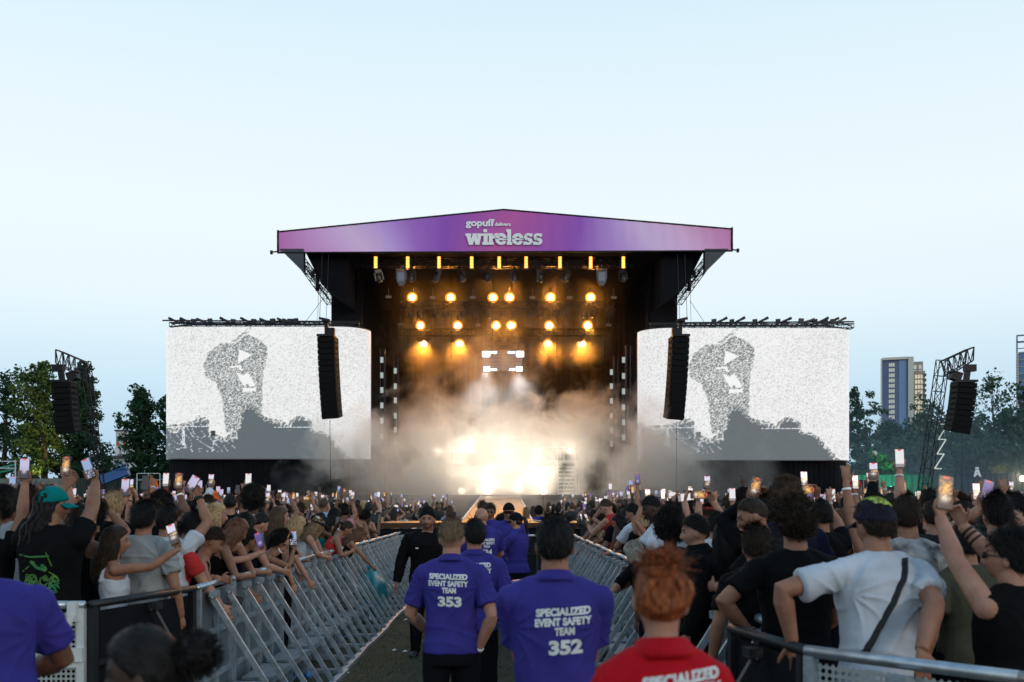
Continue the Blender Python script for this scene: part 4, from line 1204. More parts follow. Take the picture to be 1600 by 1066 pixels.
class Rig:
    def __init__(s, h=1.0, fem=False, lean=(0, 0, 0), head=(0, 0, 0), arms=None, stance=None, build=1.0, neck=0.0, hscale=1.0):
        s.h, s.fem, s.build = h, fem, build
        p, r, tw = lean
        s.q = (Matrix.Rotation(R(tw), 3, 'Z') @ Matrix.Rotation(R(r), 3, 'Y') @ Matrix.Rotation(R(-p), 3, 'X')).to_quaternion()
        s.sw = (.165 if fem else .192) * (build ** .6)
        s.sh = {'L': s.up((-s.sw, -.012, 1.412)), 'R': s.up((s.sw, -.012, 1.412))}
        s.neck0 = s.up((0, -.014, 1.45))
        s.neck1 = s.up((0, .006 + neck * .5, 1.555))
        hc = s.up((0, .022 + neck, 1.645))
        s.Rh = Matrix.Rotation(R(head[0]), 3, 'Z') @ Matrix.Rotation(R(-head[1]), 3, 'X') @ Matrix.Rotation(R(head[2]), 3, 'Y')
        s.Rh = (s.q.slerp(Quaternion(), .35)).to_matrix() @ s.Rh if abs(p) + abs(r) > 3 else Matrix.Rotation(R(tw * .6), 3, 'Z') @ s.Rh
        s.hs = (.96 if fem else 1.0) * (.5 + .5 * h) * hscale
        s.head = hc
        s.Mh = Matrix.Translation(hc) @ s.Rh.to_4x4() @ Matrix.Scale(s.hs, 4)
        s.arm = {}
        ua, fa = .295 * h, .262 * h
        for k, sg in (('L', -1), ('R', 1)):
            a = (arms or {}).get(k) or {}
            S0 = s.sh[k]
            w = Vector(a['w']) if 'w' in a else S0 + Vector((sg * .10, .05, -.53)) * h
            pole = Vector(a.get('pole', (sg * .5, -.6, -.6) if w.z < S0.z else (sg * .8, .15, -.5)))
            d = w - S0; L = d.length
            if L > (ua + fa) * .995: d *= (ua + fa) * .995 / L; L = d.length; w = S0 + d
            if L < .12: L = .12
            dn = d.normalized()
            ca = (ua * ua + L * L - fa * fa) / (2 * ua * L); ca = max(-1, min(1, ca))
            pp = pole - dn * pole.dot(dn)
            if pp.length < 1e-4: pp = Vector((sg, 0, 0)) - dn * dn.x * sg
            pp.normalize()
            e = S0 + dn * ua * ca + pp * ua * math.sqrt(1 - ca * ca)
            hd = Vector(a['d']) if 'd' in a else (w - e).normalized()
            hd.normalize()
            n = Vector(a['n']) if 'n' in a else (Vector((0, -1, 0)) if w.z > S0.z else Vector((-sg, 0, 0)))
            n = n - hd * n.dot(hd)
            if n.length < .05: n = Vector((-sg, .3, .1)) - hd * hd.dot(Vector((-sg, .3, .1)))
            n.normalize()
            t = hd.cross(n) if k == 'R' else n.cross(hd)
            s.arm[k] = dict(w=w, e=e, d=hd, n=n, t=t, pose=a.get('pose', 'relaxed'), s=S0)
        s.leg = {}
        for k, sg in (('L', -1), ('R', 1)):
            l = (stance or {}).get(k)
            hip = Vector((sg * .09, 0, .93)) * h
            kn = Vector(l[0]) * h if l else Vector((sg * .11, .02, .50)) * h
            an = Vector(l[1]) * h if l else Vector((sg * .12, -.03, .085)) * h
            s.leg[k] = (hip, kn, an)
    def up(s, p):
        p = Vector(p); t = sst(.90, 1.18, p.z); piv = Vector((0, 0, .95))
        q = Quaternion().slerp(s.q, t)
        return (piv + q @ (p - piv)) * s.h
    def rot(s, z): return Quaternion().slerp(s.q, sst(.90, 1.18, z))

MALE = [(.80, .165, .115, .0), (.88, .172, .122, -.005), (.96, .168, .115, -.005), (1.05, .155, .105, 0), (1.15, .158, .105, .0), (1.25, .172, .115, -.002), (1.33, .182, .118, -.006), (1.395, .175, .105, -.012), (1.44, .135, .085, -.015), (1.475, .085, .068, -.012), (1.50, .06, .058, -.006)]
FEML = [(.80, .165, .118, .0), (.88, .178, .125, -.008), (.96, .165, .112, -.005), (1.05, .132, .092, 0), (1.15, .132, .092, .0), (1.25, .148, .112, .008), (1.33, .155, .108, .002), (1.395, .15, .092, -.01), (1.44, .115, .075, -.014), (1.475, .07, .06, -.012), (1.50, .05, .052, -.006)]
def ring(r, z, hw, hd, yo, n=20, e=2.4, add=0.0):
    out = []
    for k in range(n):
        a = 2 * math.pi * k / n; c, s_ = math.cos(a), math.sin(a)
        x = math.copysign(abs(c) ** (2 / e), c) * (hw * r.build ** .6 + add); y = math.copysign(abs(s_) ** (2 / e), s_) * (hd * r.build + add) + yo
        out.append(r.up((x, y, z)))
    return out

def add_torso(mb, r, add=0.0, z0=.8, z1=1.6, narrow=None, flare=0.0):
    prof = FEML if r.fem else MALE
    zs = [p[0] for p in prof]
    zz = [z for z in zs if z0 < z < z1]; zz = [z0] + zz + ([z1] if z1 < zs[-1] else [])
    rs = []
    for z in zz:
        hw, hd, yo = [np.interp(z, zs, [p[i] for p in prof]) for i in (1, 2, 3)]
        if narrow and z > narrow[0]: hw = min(hw, narrow[1])
        rs.append(ring(r, z, hw, hd, yo, add=add + flare * max(0, 1.15 - z)))
    mb.rings(rs)

FING = [(.030, .074), (.010, .082), (-.011, .076), (-.031, .060)]
def add_hand(mb, A, sc=1.0):
    w, d, n, t = A['w'], A['d'], A['n'], A['t']
    P = lambda a, b, c: w + (t * a + d * b + n * c) * sc
    mb.chain([P(0, -.03, 0), P(0, 0, 0), P(.003, .03, 0), P(.003, .065, 0), P(0, .095, -.002)], [.024 * sc, .027 * sc, .037 * sc, .043 * sc, .040 * sc], 12, flat=.42, up=t)
    pose = A['pose']
    if pose in ('phone', 'grip'):
        for i in range(4):
            b = .045 + .021 * (3 - i)
            mb.chain([P(-.018, b - .01, .0), P(-.043, b, .006), P(-.048, b + .003, .022), P(-.036, b + .004, .036)], [.0105 * sc, .0095 * sc, .009 * sc, .0075 * sc], 8)
        mb.chain([P(.026, .022, .006), P(.044, .05, .012), P(.050, .08, .026), P(.038, .102, .036)], [.014 * sc, .012 * sc, .0105 * sc, .008 * sc], 8)
        return
    curl = {'relaxed': (18, 32, 25), 'open': (4, 5, 5), 'fist': (78, 95, 55), 'hook': (40, 60, 40), 'cage': (30, 45, 35), 'point': (80, 95, 60), 'flat': (8, 10, 8)}[pose]
    for i, (off, ln) in enumerate(FING):
        cu = (3, 6, 5) if (pose == 'point' and i == 0) else tuple(c * (1 + .06 * (i - 1)) for c in curl)
        spread = {'open': .16, 'flat': .08}.get(pose, .04) * (1.5 - i)
        p = P(off, .088, 0); pts = [p]; ang = 0; rr = [.0105]
        for j, f in enumerate((.45, .32, .23)):
            ang += cu[j]
            dv = (d * math.cos(R(ang)) + n * math.sin(R(ang)) + t * spread).normalized()
            p = p + dv * ln * f * sc; pts.append(p); rr.append((.0095, .0088, .007)[j])
        mb.chain(pts, [q * sc for q in rr], 8)
    if pose == 'fist' or pose == 'point':
        mb.chain([P(.024, .03, .008), P(.043, .055, .02), P(.03, .08, .04), P(.008, .085, .045)], [.014 * sc, .012 * sc, .011 * sc, .009 * sc], 8)
    else:
        o = 1.0 if pose in ('open', 'flat') else .55
        mb.chain([P(.024, .02, .004), P(.044 + .012 * o, .045, .012), P(.05 + .03 * o, .072, .02), P(.048 + .04 * o, .096, .026)], [.0145 * sc, .012 * sc, .0105 * sc, .008 * sc], 8)

def add_arm(mb, r, k, add=0.0, end=None):
    A = r.arm[k]; h = r.h; b = (r.build ** .5) * (.84 if r.fem else 1.0)
    s0, e, w = A['s'], A['e'], A['w']
    inn = r.up((0, -.012, 1.40)).lerp(s0, .45)
    pts = [inn, s0, s0.lerp(e, .3), s0.lerp(e, .65), e, e.lerp(w, .22), e.lerp(w, .6), w]
    rr = [.06, .059, .055, .049, .043, .047, .038, .029]
    mb.chain(pts, [q * b * h + add for q in rr], 12)
    mb.ball(s0, .057 * b * h + add, 12, 8)

def remesh(mb, voxel, name, smooth=2, dec=None):
    me = mb.mesh(name, [])
    o = bpy.data.objects.new('scratch', me)
    md = o.modifiers.new('r', 'REMESH'); md.mode = 'VOXEL'; md.voxel_size = voxel; md.use_smooth_shade = True
    if smooth:
        sm = o.modifiers.new('s', 'SMOOTH'); sm.iterations = smooth; sm.factor = .5
    if dec:
        dm = o.modifiers.new('d', 'DECIMATE'); dm.ratio = dec
    out = evaluate(o)
    bpy.data.objects.remove(o); bpy.data.meshes.remove(me)
    out.name = name
    return out

def vnormals(me):
    a = np.empty(len(me.vertices) * 3, np.float32); me.vertex_normals.foreach_get('vector', a); return a.reshape(-1, 3)

def body_mesh(r, voxel=.008, beard=0.0, fade=0.0, legs=False, lips=.5):
    mb = MB()
    add_torso(mb, r, z0=.86)
    mb.chain([r.neck0, r.neck0.lerp(r.neck1, .5), r.neck1, r.neck1.lerp(r.head, .5)], [.07 * r.h, (.052 if r.fem else .063) * r.h * r.build ** .4, (.05 if r.fem else .061) * r.h * r.build ** .4, .055 * r.h], 14)
    # trapezius
    for k in 'LR':
        mb.chain([r.neck0.lerp(r.neck1, .45), r.neck0.lerp(r.sh[k], .45) + Vector((0, 0, .014)), r.sh[k]], [.042 * r.h, .048 * r.h, .045 * r.h], 10)
        add_arm(mb, r, k); add_hand(mb, r.arm[k], .95 * r.h * (.9 if r.fem else 1.0))
    if legs:
        for k in 'LR':
            a, b, c = r.leg[k]; mb.chain([a, a.lerp(b, .5), b, b.lerp(c, .35), c, c + Vector((0, 0, -.03))], [.085, .072, .052, .053, .036, .04], 12)
    H = np.array([tuple(r.Mh @ Vector(p)) for p in HP[r.fem].tolist()])
    mb.add(H.tolist(), HF, 0, True)
    M3 = r.Mh.to_3x3()
    for sx in (-1, 1):
        mb.ball(r.Mh @ Vector((sx * .077, -.012, -.012)), (.011, .019, .031), 10, 8, M=M3 @ Matrix.Rotation(R(-sx * 22), 3, 'Z'))
    me = remesh(mb, voxel, 'person', 2)
    c = coords(me)
    inv = np.array(r.Mh.inverted())
    hl = c @ inv[:3, :3].T + inv[:3, 3]
    x, y, z = np.abs(hl[:, 0]), hl[:, 1], hl[:, 2]
    col_ = np.ones((len(c), 3))
    hd = (z > -.13) & (z < .13) & (x < .1) & (np.abs(y) < .14)
    face = hd & (y > .045)
    lipm = face & (x < .022) & (np.abs(z + .07) < .0105)
    col_[lipm] *= np.array((.86, .62, .6)) * lips + (1 - lips)
    brow = face & (x > .013) & (x < .048) & (np.abs(z - .021 - .004 * (x / .04)) < (.0048 if r.fem else .0066))
    col_[brow] *= .18
    eye = face & (np.abs(x - .0315) < .0125) & (np.abs(z) < .0058)
    col_[eye] = np.array((1.1, 1.15, 1.25)); iris = eye & (np.abs(x - .0315) < .0065); col_[iris] = .05
    lash = face & (np.abs(x - .0315) < .0145) & (z > .0058) & (z < .0092); col_[lash] *= .35
    if beard:
        bm = hd & (z < -.045) & (y > -.01) & ~((x < .024) & (np.abs(z + .07) < .010)) & ~((z > -.055) & (x < .045) & (np.abs(x - .0) > .024)) & ~((z > -.056) & (x < .012) & (z > -.05))
        n_ = .75 + .25 * np.sin(hl[:, 0] * 900) * np.sin(hl[:, 2] * 800)
        col_[bm] *= (1 - beard * n_)[bm][:, None]
    if fade:
        zl = np.interp(y, [-.1, 0, .085], [-.075, -.005, .065])
        fm = hd & (z > zl)
        col_[fm] *= (1 - fade * sstep(0, .05, z - zl))[fm][:, None]
    vcol(me, col_, 'Tint')
    return me

SK = {'fair': (.40, .215, .15), 'tan': (.30, .15, .095), 'olive': (.24, .125, .075), 'brown': (.15, .072, .043), 'dark': (.06, .031, .021)}
def skin(tone): return attr_mat('skin_' + tone, 'Tint', rough=.55, mulcol=SK[tone], bump=.2, bscale=140, spec=.3, mottle=.22)

def wrinkle(me, amp, seed=0, k=1.0):
    c = coords(me).astype(float); n = vnormals(me)
    x, y, z = c.T; s = seed * 1.37
    wx = z * 9 + 1.6 * np.sin(x * 7 + s) + 1.2 * np.sin(y * 8 - s)
    f = .45 * np.sin(wx * 2.2 * k + x * 14 + s) * (.5 + .5 * np.sin(x * 6 + s * 2)) + .3 * np.sin((x * 2 - z) * 24 * k + 2 * np.sin(z * 10 + s)) * (.5 + .5 * np.sin(z * 5 + y * 6 + s)) + .25 * np.sin((x + z * .7 + y) * 37 * k + 1.5 * np.sin(y * 13))
    for sx in (-1, 1):
        dx, dz = x - sx * .19, z - 1.33; rr = np.sqrt(dx * dx + dz * dz + y * y * .4); an = np.arctan2(dz, -sx * dx)
        rid = 1 - np.abs(np.sin(an * 5.5 + s + 2.2 * rr / .1 * .3)); f = f + 1.5 * (rid ** 2 - .35) * np.exp(-(rr / .2) ** 2) * sstep(.03, .09, rr)
    rid = 1 - np.abs(np.sin(z * 31 + 1.6 * np.sin(x * 8 + s) + y * 6)); f = f + 1.3 * (rid ** 2 - .35) * np.exp(-((z - 1.02) / .09) ** 2)
    rid = 1 - np.abs(np.sin((x * .9 + .35 * (z - 1.2) * np.sin(s)) * 26 + 1.2 * np.sin(z * 9 + s))); f = f + .7 * (rid ** 3 - .25) * np.exp(-((z - 1.12) / .14) ** 2)
    c += n * (f * amp + amp * .45 + .0015)[:, None]
    me.vertices.foreach_set('co', c.astype(np.float32).ravel()); me.update()
    return me

def top_mesh(r, style, voxel=.012, seed=0, amp=.0045):
    mb = MB()
    b = (r.build ** .5) * (.84 if r.fem else 1.0)
    if style in ('tee', 'polo', 'long', 'hoodie', 'sleeveless'):
        ad = {'hoodie': .03, 'long': .016}.get(style, .017)
        add_torso(mb, r, add=ad, z0=.87 if style != 'polo' else .90, z1=1.487, flare=.03 if style == 'tee' else .012)
        for k in 'LR':
            A = r.arm[k]; s0, e, w = A['s'], A['e'], A['w']
            inn = r.up((0, -.012, 1.40)).lerp(s0, .4)
            mb.chain([r.neck0.lerp(r.neck1, .22), r.neck0.lerp(r.sh[k], .5) + Vector((0, 0, .026)), s0], [.058 * r.h, .058 * r.h, .056 * r.h], 12)
            if style in ('long', 'hoodie'):
                mb.chain([inn, s0, s0.lerp(e, .5), e, e.lerp(w, .45), e.lerp(w, .97)], [q * b * r.h + ad * .8 for q in (.062, .06, .052, .046, .04, .031)], 14)
            elif style != 'sleeveless':
                L = .66 if w.z < s0.z else .5
                if style == 'polo': L = .72
                dn = (e - s0).normalized()
                mb.ball(s0, .062 * b * r.h, 14, 10)
                mb.chain([s0.lerp(inn, .35), s0 + dn * .02], [.07 * b * r.h, .066 * b * r.h], 14)
                mb.chain([s0 - dn * .03, s0, s0.lerp(e, L * .5), s0.lerp(e, L), s0.lerp(e, L + .02)], [q * b * r.h for q in (.05, .066, .067, .073, .061)], 16)
        if style in ('polo', 'hoodie'):
            up = (r.neck1 - r.neck0).normalized()
            cr_ = (.076 if style == 'polo' else .085) * r.build ** .3
            c0 = r.neck0 + up * .055 * r.h
            mb.chain([c0 - up * .016, c0 - up * .014, c0 + up * .012, c0 + up * (.03 if style == 'polo' else .045)], [(cr_ + .014) * r.h, (cr_ + .022) * r.h, (cr_ + .006) * r.h, (cr_ - .006) * r.h], 22)
        else:
            up = (r.neck1 - r.neck0).normalized(); c0 = r.neck0 + up * .04 * r.h
            mb.chain([c0 - up * .02, c0 + up * .012], [.086 * r.h, .073 * r.h], 18)
    else:   # tank or crop top
        z0 = {'tank': .88, 'crop': 1.13, 'bra': 1.22}[style]
        add_torso(mb, r, add=.010, z0=z0, z1=1.335, narrow=(1.30, .145))
        for sx in (-1, 1):
            mb.chain([r.up((sx * .085, .095, 1.30)), r.up((sx * .085, .07, 1.42)), r.up((sx * .08, .0, 1.468)), r.up((sx * .08, -.09, 1.40)), r.up((sx * .08, -.112, 1.31))], .014, 8)
    me = remesh(mb, voxel, 'shirt', 2)
    wrinkle(me, amp * 1.35, seed)
    return me

def legs_mesh(r, voxel=.014, style='trousers', seed=0):
    mb = MB()
    add_torso(mb, r, add=.011, z0=.82, z1=1.0)
    for k in 'LR':
        a, b, c = r.leg[k]; q = r.build ** .4
        if style == 'shorts': mb.chain([a + Vector((0, 0, .02)), a.lerp(b, .5), a.lerp(b, .95)], [.105 * q, .1 * q, .1 * q], 14)
        else: mb.chain([a + Vector((0, 0, .02)), a.lerp(b, .5), b, b.lerp(c, .4), c + Vector((0, 0, .02)), c + Vector((0, 0, -.035))], [.102 * q, .09 * q, .074 * q, .07 * q, .06, .062], 14)
    me = remesh(mb, voxel, style, 1)
    wrinkle(me, .005, seed + 3)
    return me

def shoes_mesh(r):
    mb = MB()
    for k in 'LR':
        c = r.leg[k][2]
        kn = r.leg[k][1]
        d = Vector((.12 if k == 'R' else -.12, 1, 0)).normalized()
        s_ = Vector((d.y, -d.x, 0)); z = c.z - .085 * r.h
        prof = [(-.075, .030, .075), (-.05, .038, .085), (0, .040, .09), (.06, .042, .07), (.12, .047, .055), (.165, .042, .045), (.19, .02, .03)]
        rs = []
        for (o, hw, hh) in prof:
            ctr = Vector((c.x, c.y, 0)) + d * o
            rs.append([ctr + s_ * hw * math.cos(2 * math.pi * i / 12) + Vector((0, 0, z + hh * .5 + hh * .5 * max(-1, 1.15 * math.sin(2 * math.pi * i / 12)))) for i in range(12)])
        mb.rings(rs)
    return mb

# ---- hair: a shell over the scalp plus many thin locks
def fbm(p, k, seed):
    r2 = np.random.RandomState(seed); o = 0
    for i in range(7):
        v = r2.normal(size=3); v /= np.linalg.norm(v); kk = k * (1 + .35 * i)
        o = o + np.sin(p @ v * kk + r2.uniform(0, 6.28)) / (1 + .25 * i)
    return o / 4.5

def hair_mesh(style, seed=0, locks=None, fem=False):
    r2 = np.random.RandomState(seed + 5)
    P = HP[fem]; U = HU
    def zline(y, style=style):
        if style in ('fade', 'crop'): return np.interp(y, [-.1, -.02, .03, .085], [-.06, -.02, .02, .066])
        if style == 'fadetop': return np.interp(y, [-.1, -.02, .085], [-.008, -.004, .062])
        return np.interp(y, [-.1, -.03, .02, .085], [-.085, -.06, .0, .064])
    s = P[:, 2] - zline(P[:, 1])
    m = sstep(-.008, .022, s)
    th = {'short': .016, 'crop': .010, 'fade': .008, 'fadetop': .018, 'messy': .026, 'curly': .034, 'afro': .062, 'long': .016, 'longcurly': .03, 'bun': .013, 'ponytail': .012, 'locs': .016, 'puffs': .014, 'buzz': .004, 'backpuff': .012}[style]
    lump = fbm(P, {'curly': 90, 'afro': 60, 'longcurly': 80, 'messy': 60}.get(style, 45), seed)
    topw = .75 + .5 * sstep(0, .1, P[:, 2])
    if style == 'fadetop': topw = (.25 + .75 * sstep(.0, .10, s)) * (1.15 + .45 * sstep(.02, .09, P[:, 1]))
    if style in ('crop', 'short', 'fade', 'messy'): topw = topw * (.22 + .78 * sstep(.0, .075, s))
    T = m * (th * topw + lump * th * (.32 if style in ('curly', 'afro', 'longcurly', 'messy') else .2)) - (1 - m) * .014
    N = P / np.array([.075 ** 2, .097 ** 2, .117 ** 2]); N /= np.linalg.norm(N, axis=1)[:, None]
    if style == 'afro': N = U
    Q = P + N * T[:, None]
    if style in ('long', 'longcurly', 'locs'):
        pass
    mb = MB(); mb.add(Q.tolist(), HF, 0, True)
    sc = np.where(m > .6)[0]
    vs, fs = [], []
    def lock(p, pts, w0, w1, side):
        b = len(vs)
        n_ = len(pts)
        for i, q in enumerate(pts):
            w = w0 + (w1 - w0) * i / (n_ - 1)
            vs.append(tuple(q - side * w)); vs.append(tuple(q + side * w))
        for i in range(n_ - 1): fs.append((b + 2 * i, b + 2 * i + 1, b + 2 * i + 3, b + 2 * i + 2))
    if style in ('long', 'longcurly', 'locs'):
        # curtain core down the back and sides
        rs = []
        for z, hw, hd, yc in ((.03, .088, .085, -.022), (-.05, .094, .07, -.05), (-.12, .098, .055, -.068), (-.20, .098, .045, -.085), (-.27, .088, .038, -.095), (-.33, .06, .025, -.10)):
            rs.append([(math.cos(2 * math.pi * k / 20) * hw * (1 + .05 * math.sin(k * 2.3 + z * 30)), yc + math.sin(2 * math.pi * k / 20) * hd, z) for k in range(20)])
        mb.rings(rs)
    nl = locks or {'backpuff': 420, 'short': 1500, 'crop': 1400, 'fade': 120, 'fadetop': 1300, 'messy': 1700, 'curly': 1700, 'afro': 2400, 'long': 900, 'longcurly': 900, 'bun': 1100, 'ponytail': 300, 'locs': 90, 'puffs': 420, 'buzz': 0}[style]
    for _ in range(nl):
        i = sc[r2.randint(len(sc))]; p = Q[i] - N[i] * .004; n = N[i]
        rv = r2.normal(size=3)
        if style in ('long', 'longcurly', 'locs'):
            if P[i, 1] > .05 and P[i, 2] < .05: continue
            L = r2.uniform(.8, 1.05)
            px = p[0] * 1.06; back = min(p[1], -.0) - .035 - .05 * r2.rand()
            if abs(p[0]) > .055 and p[1] > -.04 and r2.rand() < .5: back = p[1] * .6 - .005
            pts = [p, p + n * .012 + np.array((0, -.02, -.01))]
            zb = -.36 * L + .05 * r2.rand()
            for k in range(1, 7):
                f = k / 6
                wob = .012 * np.sin(k * 1.9 + rv[0] * 3) if style != 'long' else .004 * np.sin(k + rv[0] * 3)
                zz = min(p[2], .02) * (1 - f) + zb * f
                pts.append(np.array((px * (1.18 + .05 * rv[1] * f) + wob, p[1] * (1 - min(1, f * 1.8)) + back * min(1, f * 1.8) + .5 * wob - .02 * f, zz)))
            side = np.cross(n, (0, 0, 1.0)); side /= np.linalg.norm(side) + 1e-6
            w = .011 if style == 'locs' else .0042
            lock(p, pts, w, w * (.8 if style == 'locs' else .25), side); continue
        if style in ('curly', 'afro', 'longcurly'):
            L = {'curly': .034, 'afro': .034, 'longcurly': .03}[style] * r2.uniform(.6, 1.3)
            a = np.cross(n, rv); a /= np.linalg.norm(a); b_ = np.cross(n, a)
            pts = [p + n * L * f + (a * math.cos(5 * f) + b_ * math.sin(5 * f)) * .010 * (.4 + f) for f in (0, .25, .5, .75, 1)]
            side = np.cross(a, n) * .8 + a * .4
            lock(p, pts, .003, .001, side)
        else:
            fl = np.array((p[0] * 1.5 + .02 * rv[0], -.10 + .1 * sstep(.02, .08, p[1]) * 2, -.04 if p[2] < .06 else 0))
            if style == 'bun' or style == 'puffs' or style == 'ponytail': fl = np.array((-p[0] * .5, -.05 - p[1], .14 - p[2])) if style == 'bun' else np.array((0, -.1, .03))
            fl = fl - n * fl.dot(n); fl /= np.linalg.norm(fl) + 1e-6
            L = {'messy': .05, 'short': .038, 'fadetop': .036, 'bun': .05, 'crop': .016}.get(style, .022) * r2.uniform(.6, 1.3)
            lift = {'messy': .45, 'short': .22, 'fadetop': .35, 'bun': .1}.get(style, .12)
            dv = fl + n * lift * r2.uniform(.2, 1.3) + rv * (.3 if style == 'messy' else .16)
            dv /= np.linalg.norm(dv)
            side = np.cross(n, dv); side /= np.linalg.norm(side) + 1e-6
            if r2.rand() < .07: L *= 1.7; dv = dv + n * .5; dv /= np.linalg.norm(dv)
            pts = [p, p + dv * L * .5 + n * .004, p + dv * L - n * .003]
            lock(p, pts, .0024, .0006, side)
    if style == 'backpuff':
        c = np.array((0, -.145, .03)); B, BF = sphere_dirs(24, 18)
        Bq = c + B * (.056 * (1 + .16 * fbm(B, 9, seed))[:, None]); mb.add(Bq.tolist(), BF, 0, True)
        for _ in range(600):
            d = r2.normal(size=3); d /= np.linalg.norm(d); p = c + d * .052; a = np.cross(d, r2.normal(size=3)); a /= np.linalg.norm(a); b_ = np.cross(d, a)
            lock(p, [p + d * .022 * f + (a * math.cos(5 * f) + b_ * math.sin(5 * f)) * .006 * f for f in (0, .3, .6, 1)], .0035, .0012, a)
    if style == 'bun':
        c = np.array((-.012, -.06, .098))
        B, BF = sphere_dirs(20, 14)
        Bq = c + B * (np.array((.056, .05, .042)) * (1 + .16 * fbm(B, 7, seed))[:, None]); mb.add(Bq.tolist(), BF, 0, True)
        for _ in range(480):
            d = r2.normal(size=3); d[2] = abs(d[2]) * .7 + .1; d /= np.linalg.norm(d); rv = r2.normal(size=3) * .5
            p = c + d * .04; L = r2.uniform(.018, .046)
            side = np.cross(d, r2.normal(size=3)); side /= np.linalg.norm(side)
            lock(p, [p, p + d * L * .5, p + (d + rv) * L], .0032, .0006, side)
        for sx in (-.3, .5, 1.0):     # twisted rolls round the back
            pts = []
            for k in range(9):
                a = R(-200 + 260 * k / 8)
                pts.append((.03 * sx + .045 * math.cos(a) * (1 if sx > 0 else -1), -.103 - .006 * math.sin(k), .022 + .048 * math.sin(a) + .012 * sx))
            mb.chain(pts, [.008, .016, .02, .021, .02, .019, .017, .013, .006], 8)
    if style == 'ponytail':
        mb.chain([(0, -.10, .05), (0, -.14, .04), (0, -.155, -.04), (0, -.15, -.13), (.01, -.14, -.2)], [.018, .028, .032, .025, .006], 10)
        for _ in range(120):
            a = r2.uniform(0, 6.28); o = np.array((math.cos(a) * .028, math.sin(a) * .02, 0)); L = r2.uniform(.7, 1.1)
            pts = [np.array((0, -.13, .045)) + o * .5, np.array((0, -.155, -.04)) + o * 1.1, np.array((0, -.15, -.13 * L)) + o, np.array((.01, -.14, -.21 * L)) + o * .6]
            lock(pts[0], pts, .005, .001, np.array((math.sin(a), math.cos(a), 0)))
    if style == 'puffs':
        for sx in (-1, 1):
            c = np.array((sx * .10, -.05, .075)); B, BF = sphere_dirs(22, 16)
            Bq = c + B * (.062 * (1 + .16 * fbm(B, 9, seed + sx))[:, None]); mb.add(Bq.tolist(), BF, 0, True)
            for _ in range(420):
                d = r2.normal(size=3); d /= np.linalg.norm(d); p = c + d * .055; a = np.cross(d, r2.normal(size=3)); a /= np.linalg.norm(a); b_ = np.cross(d, a)
                pts = [p + d * .03 * f + (a * math.cos(5 * f) + b_ * math.sin(5 * f)) * .008 * f for f in (0, .3, .6, 1)]
                lock(p, pts, .004, .0015, a)
    if vs: mb.add(vs, fs, 0, True)
    return mb.mesh('hair', [])

def cap_mesh(back=False, fem=False):
    P = HP[fem]; s = P[:, 2] - np.interp(P[:, 1], [-.1, 0, .085], [.005, .022, .04])
    m = sstep(-.004, .006, s)
    N = P / np.array([.075 ** 2, .097 ** 2, .117 ** 2]); N /= np.linalg.norm(N, axis=1)[:, None]
    Q = P + N * (m * .020 - (1 - m) * .016)[:, None]; Q[:, 2] += m * .006 * sstep(.03, .1, Q[:, 2])
    mb = MB(); mb.add(Q.tolist(), HF, 0, True)
    sg = -1 if back else 1
    top, bot = [], []
    n = 14
    vs, fs = [], []
    for i in range(n + 1):
        a = R(-62 + 124 * i / n)
        for j in range(5):
            f = j / 4
            x = math.sin(a) * (.082 + .012 * f); y = math.cos(a) * .098 + f * .075 * math.cos(a * .9)
            z = .034 - .022 * f - .02 * (abs(math.sin(a)) ** 2) + (.0 if sg > 0 else -.012)
            vs.append((x, y * sg, z))
    for i in range(n):
        for j in range(4):
            a = i * 5 + j; fs.append((a, a + 5, a + 6, a + 1))
    b = len(vs); vs2 = vs + [(x, y, z - .006) for x, y, z in vs]
    fs2 = fs + [tuple(reversed([k + b for k in f])) for f in fs]
    edge = [i * 5 + 4 for i in range(n + 1)]
    fs2 += [(edge[i], edge[i + 1], edge[i + 1] + b, edge[i] + b) for i in range(n)]
    mb.add(vs2, fs2, 1, True)
    mb.ball((0, -.0, .142), (.008, .008, .004), 8, 6, 1)
    return mb

def bucket_mesh():
    mb = MB(); rs = []
    for z, a, b in ((.128, .03, .035), (.127, .066, .08), (.118, .076, .092), (.04, .088, .11), (.034, .09, .112), (.0, .122, .142), (-.003, .121, .141), (.03, .086, .108), (.06, .08, .1)):
        rs.append([(math.cos(2 * math.pi * k / 28) * a, math.sin(2 * math.pi * k / 28) * b - .005, z + (.004 * math.sin(k * 1.3) if z < .02 else 0)) for k in range(28)])
    mb.rings(rs, cap=True)
    return mb

def beanie_mesh():
    P = HP[False]; s = P[:, 2] - np.interp(P[:, 1], [-.1, 0, .085], [.0, .01, .05]); m = sstep(-.004, .006, s)
    N = P / np.array([.075 ** 2, .097 ** 2, .117 ** 2]); N /= np.linalg.norm(N, axis=1)[:, None]
    Q = P + N * (m * (.016 + .003 * fbm(P, 60, 4)) - (1 - m) * .016)[:, None]
    Q[:, 2] += m * .02 * sstep(.04, .12, Q[:, 2])
    return MB().add(Q.tolist(), HF, 0, True)

def shades_mesh():
    mb = MB()
    for sx in (-1, 1):
        mb.ball((sx * .033, .098, .002), (.027, .008, .019), 12, 8)
        mb.bar((sx * .06, .092, .008), (sx * .08, -.01, .006), .005)
    mb.bar((-.01, .104, .008), (.01, .104, .008), .006)
    return mb

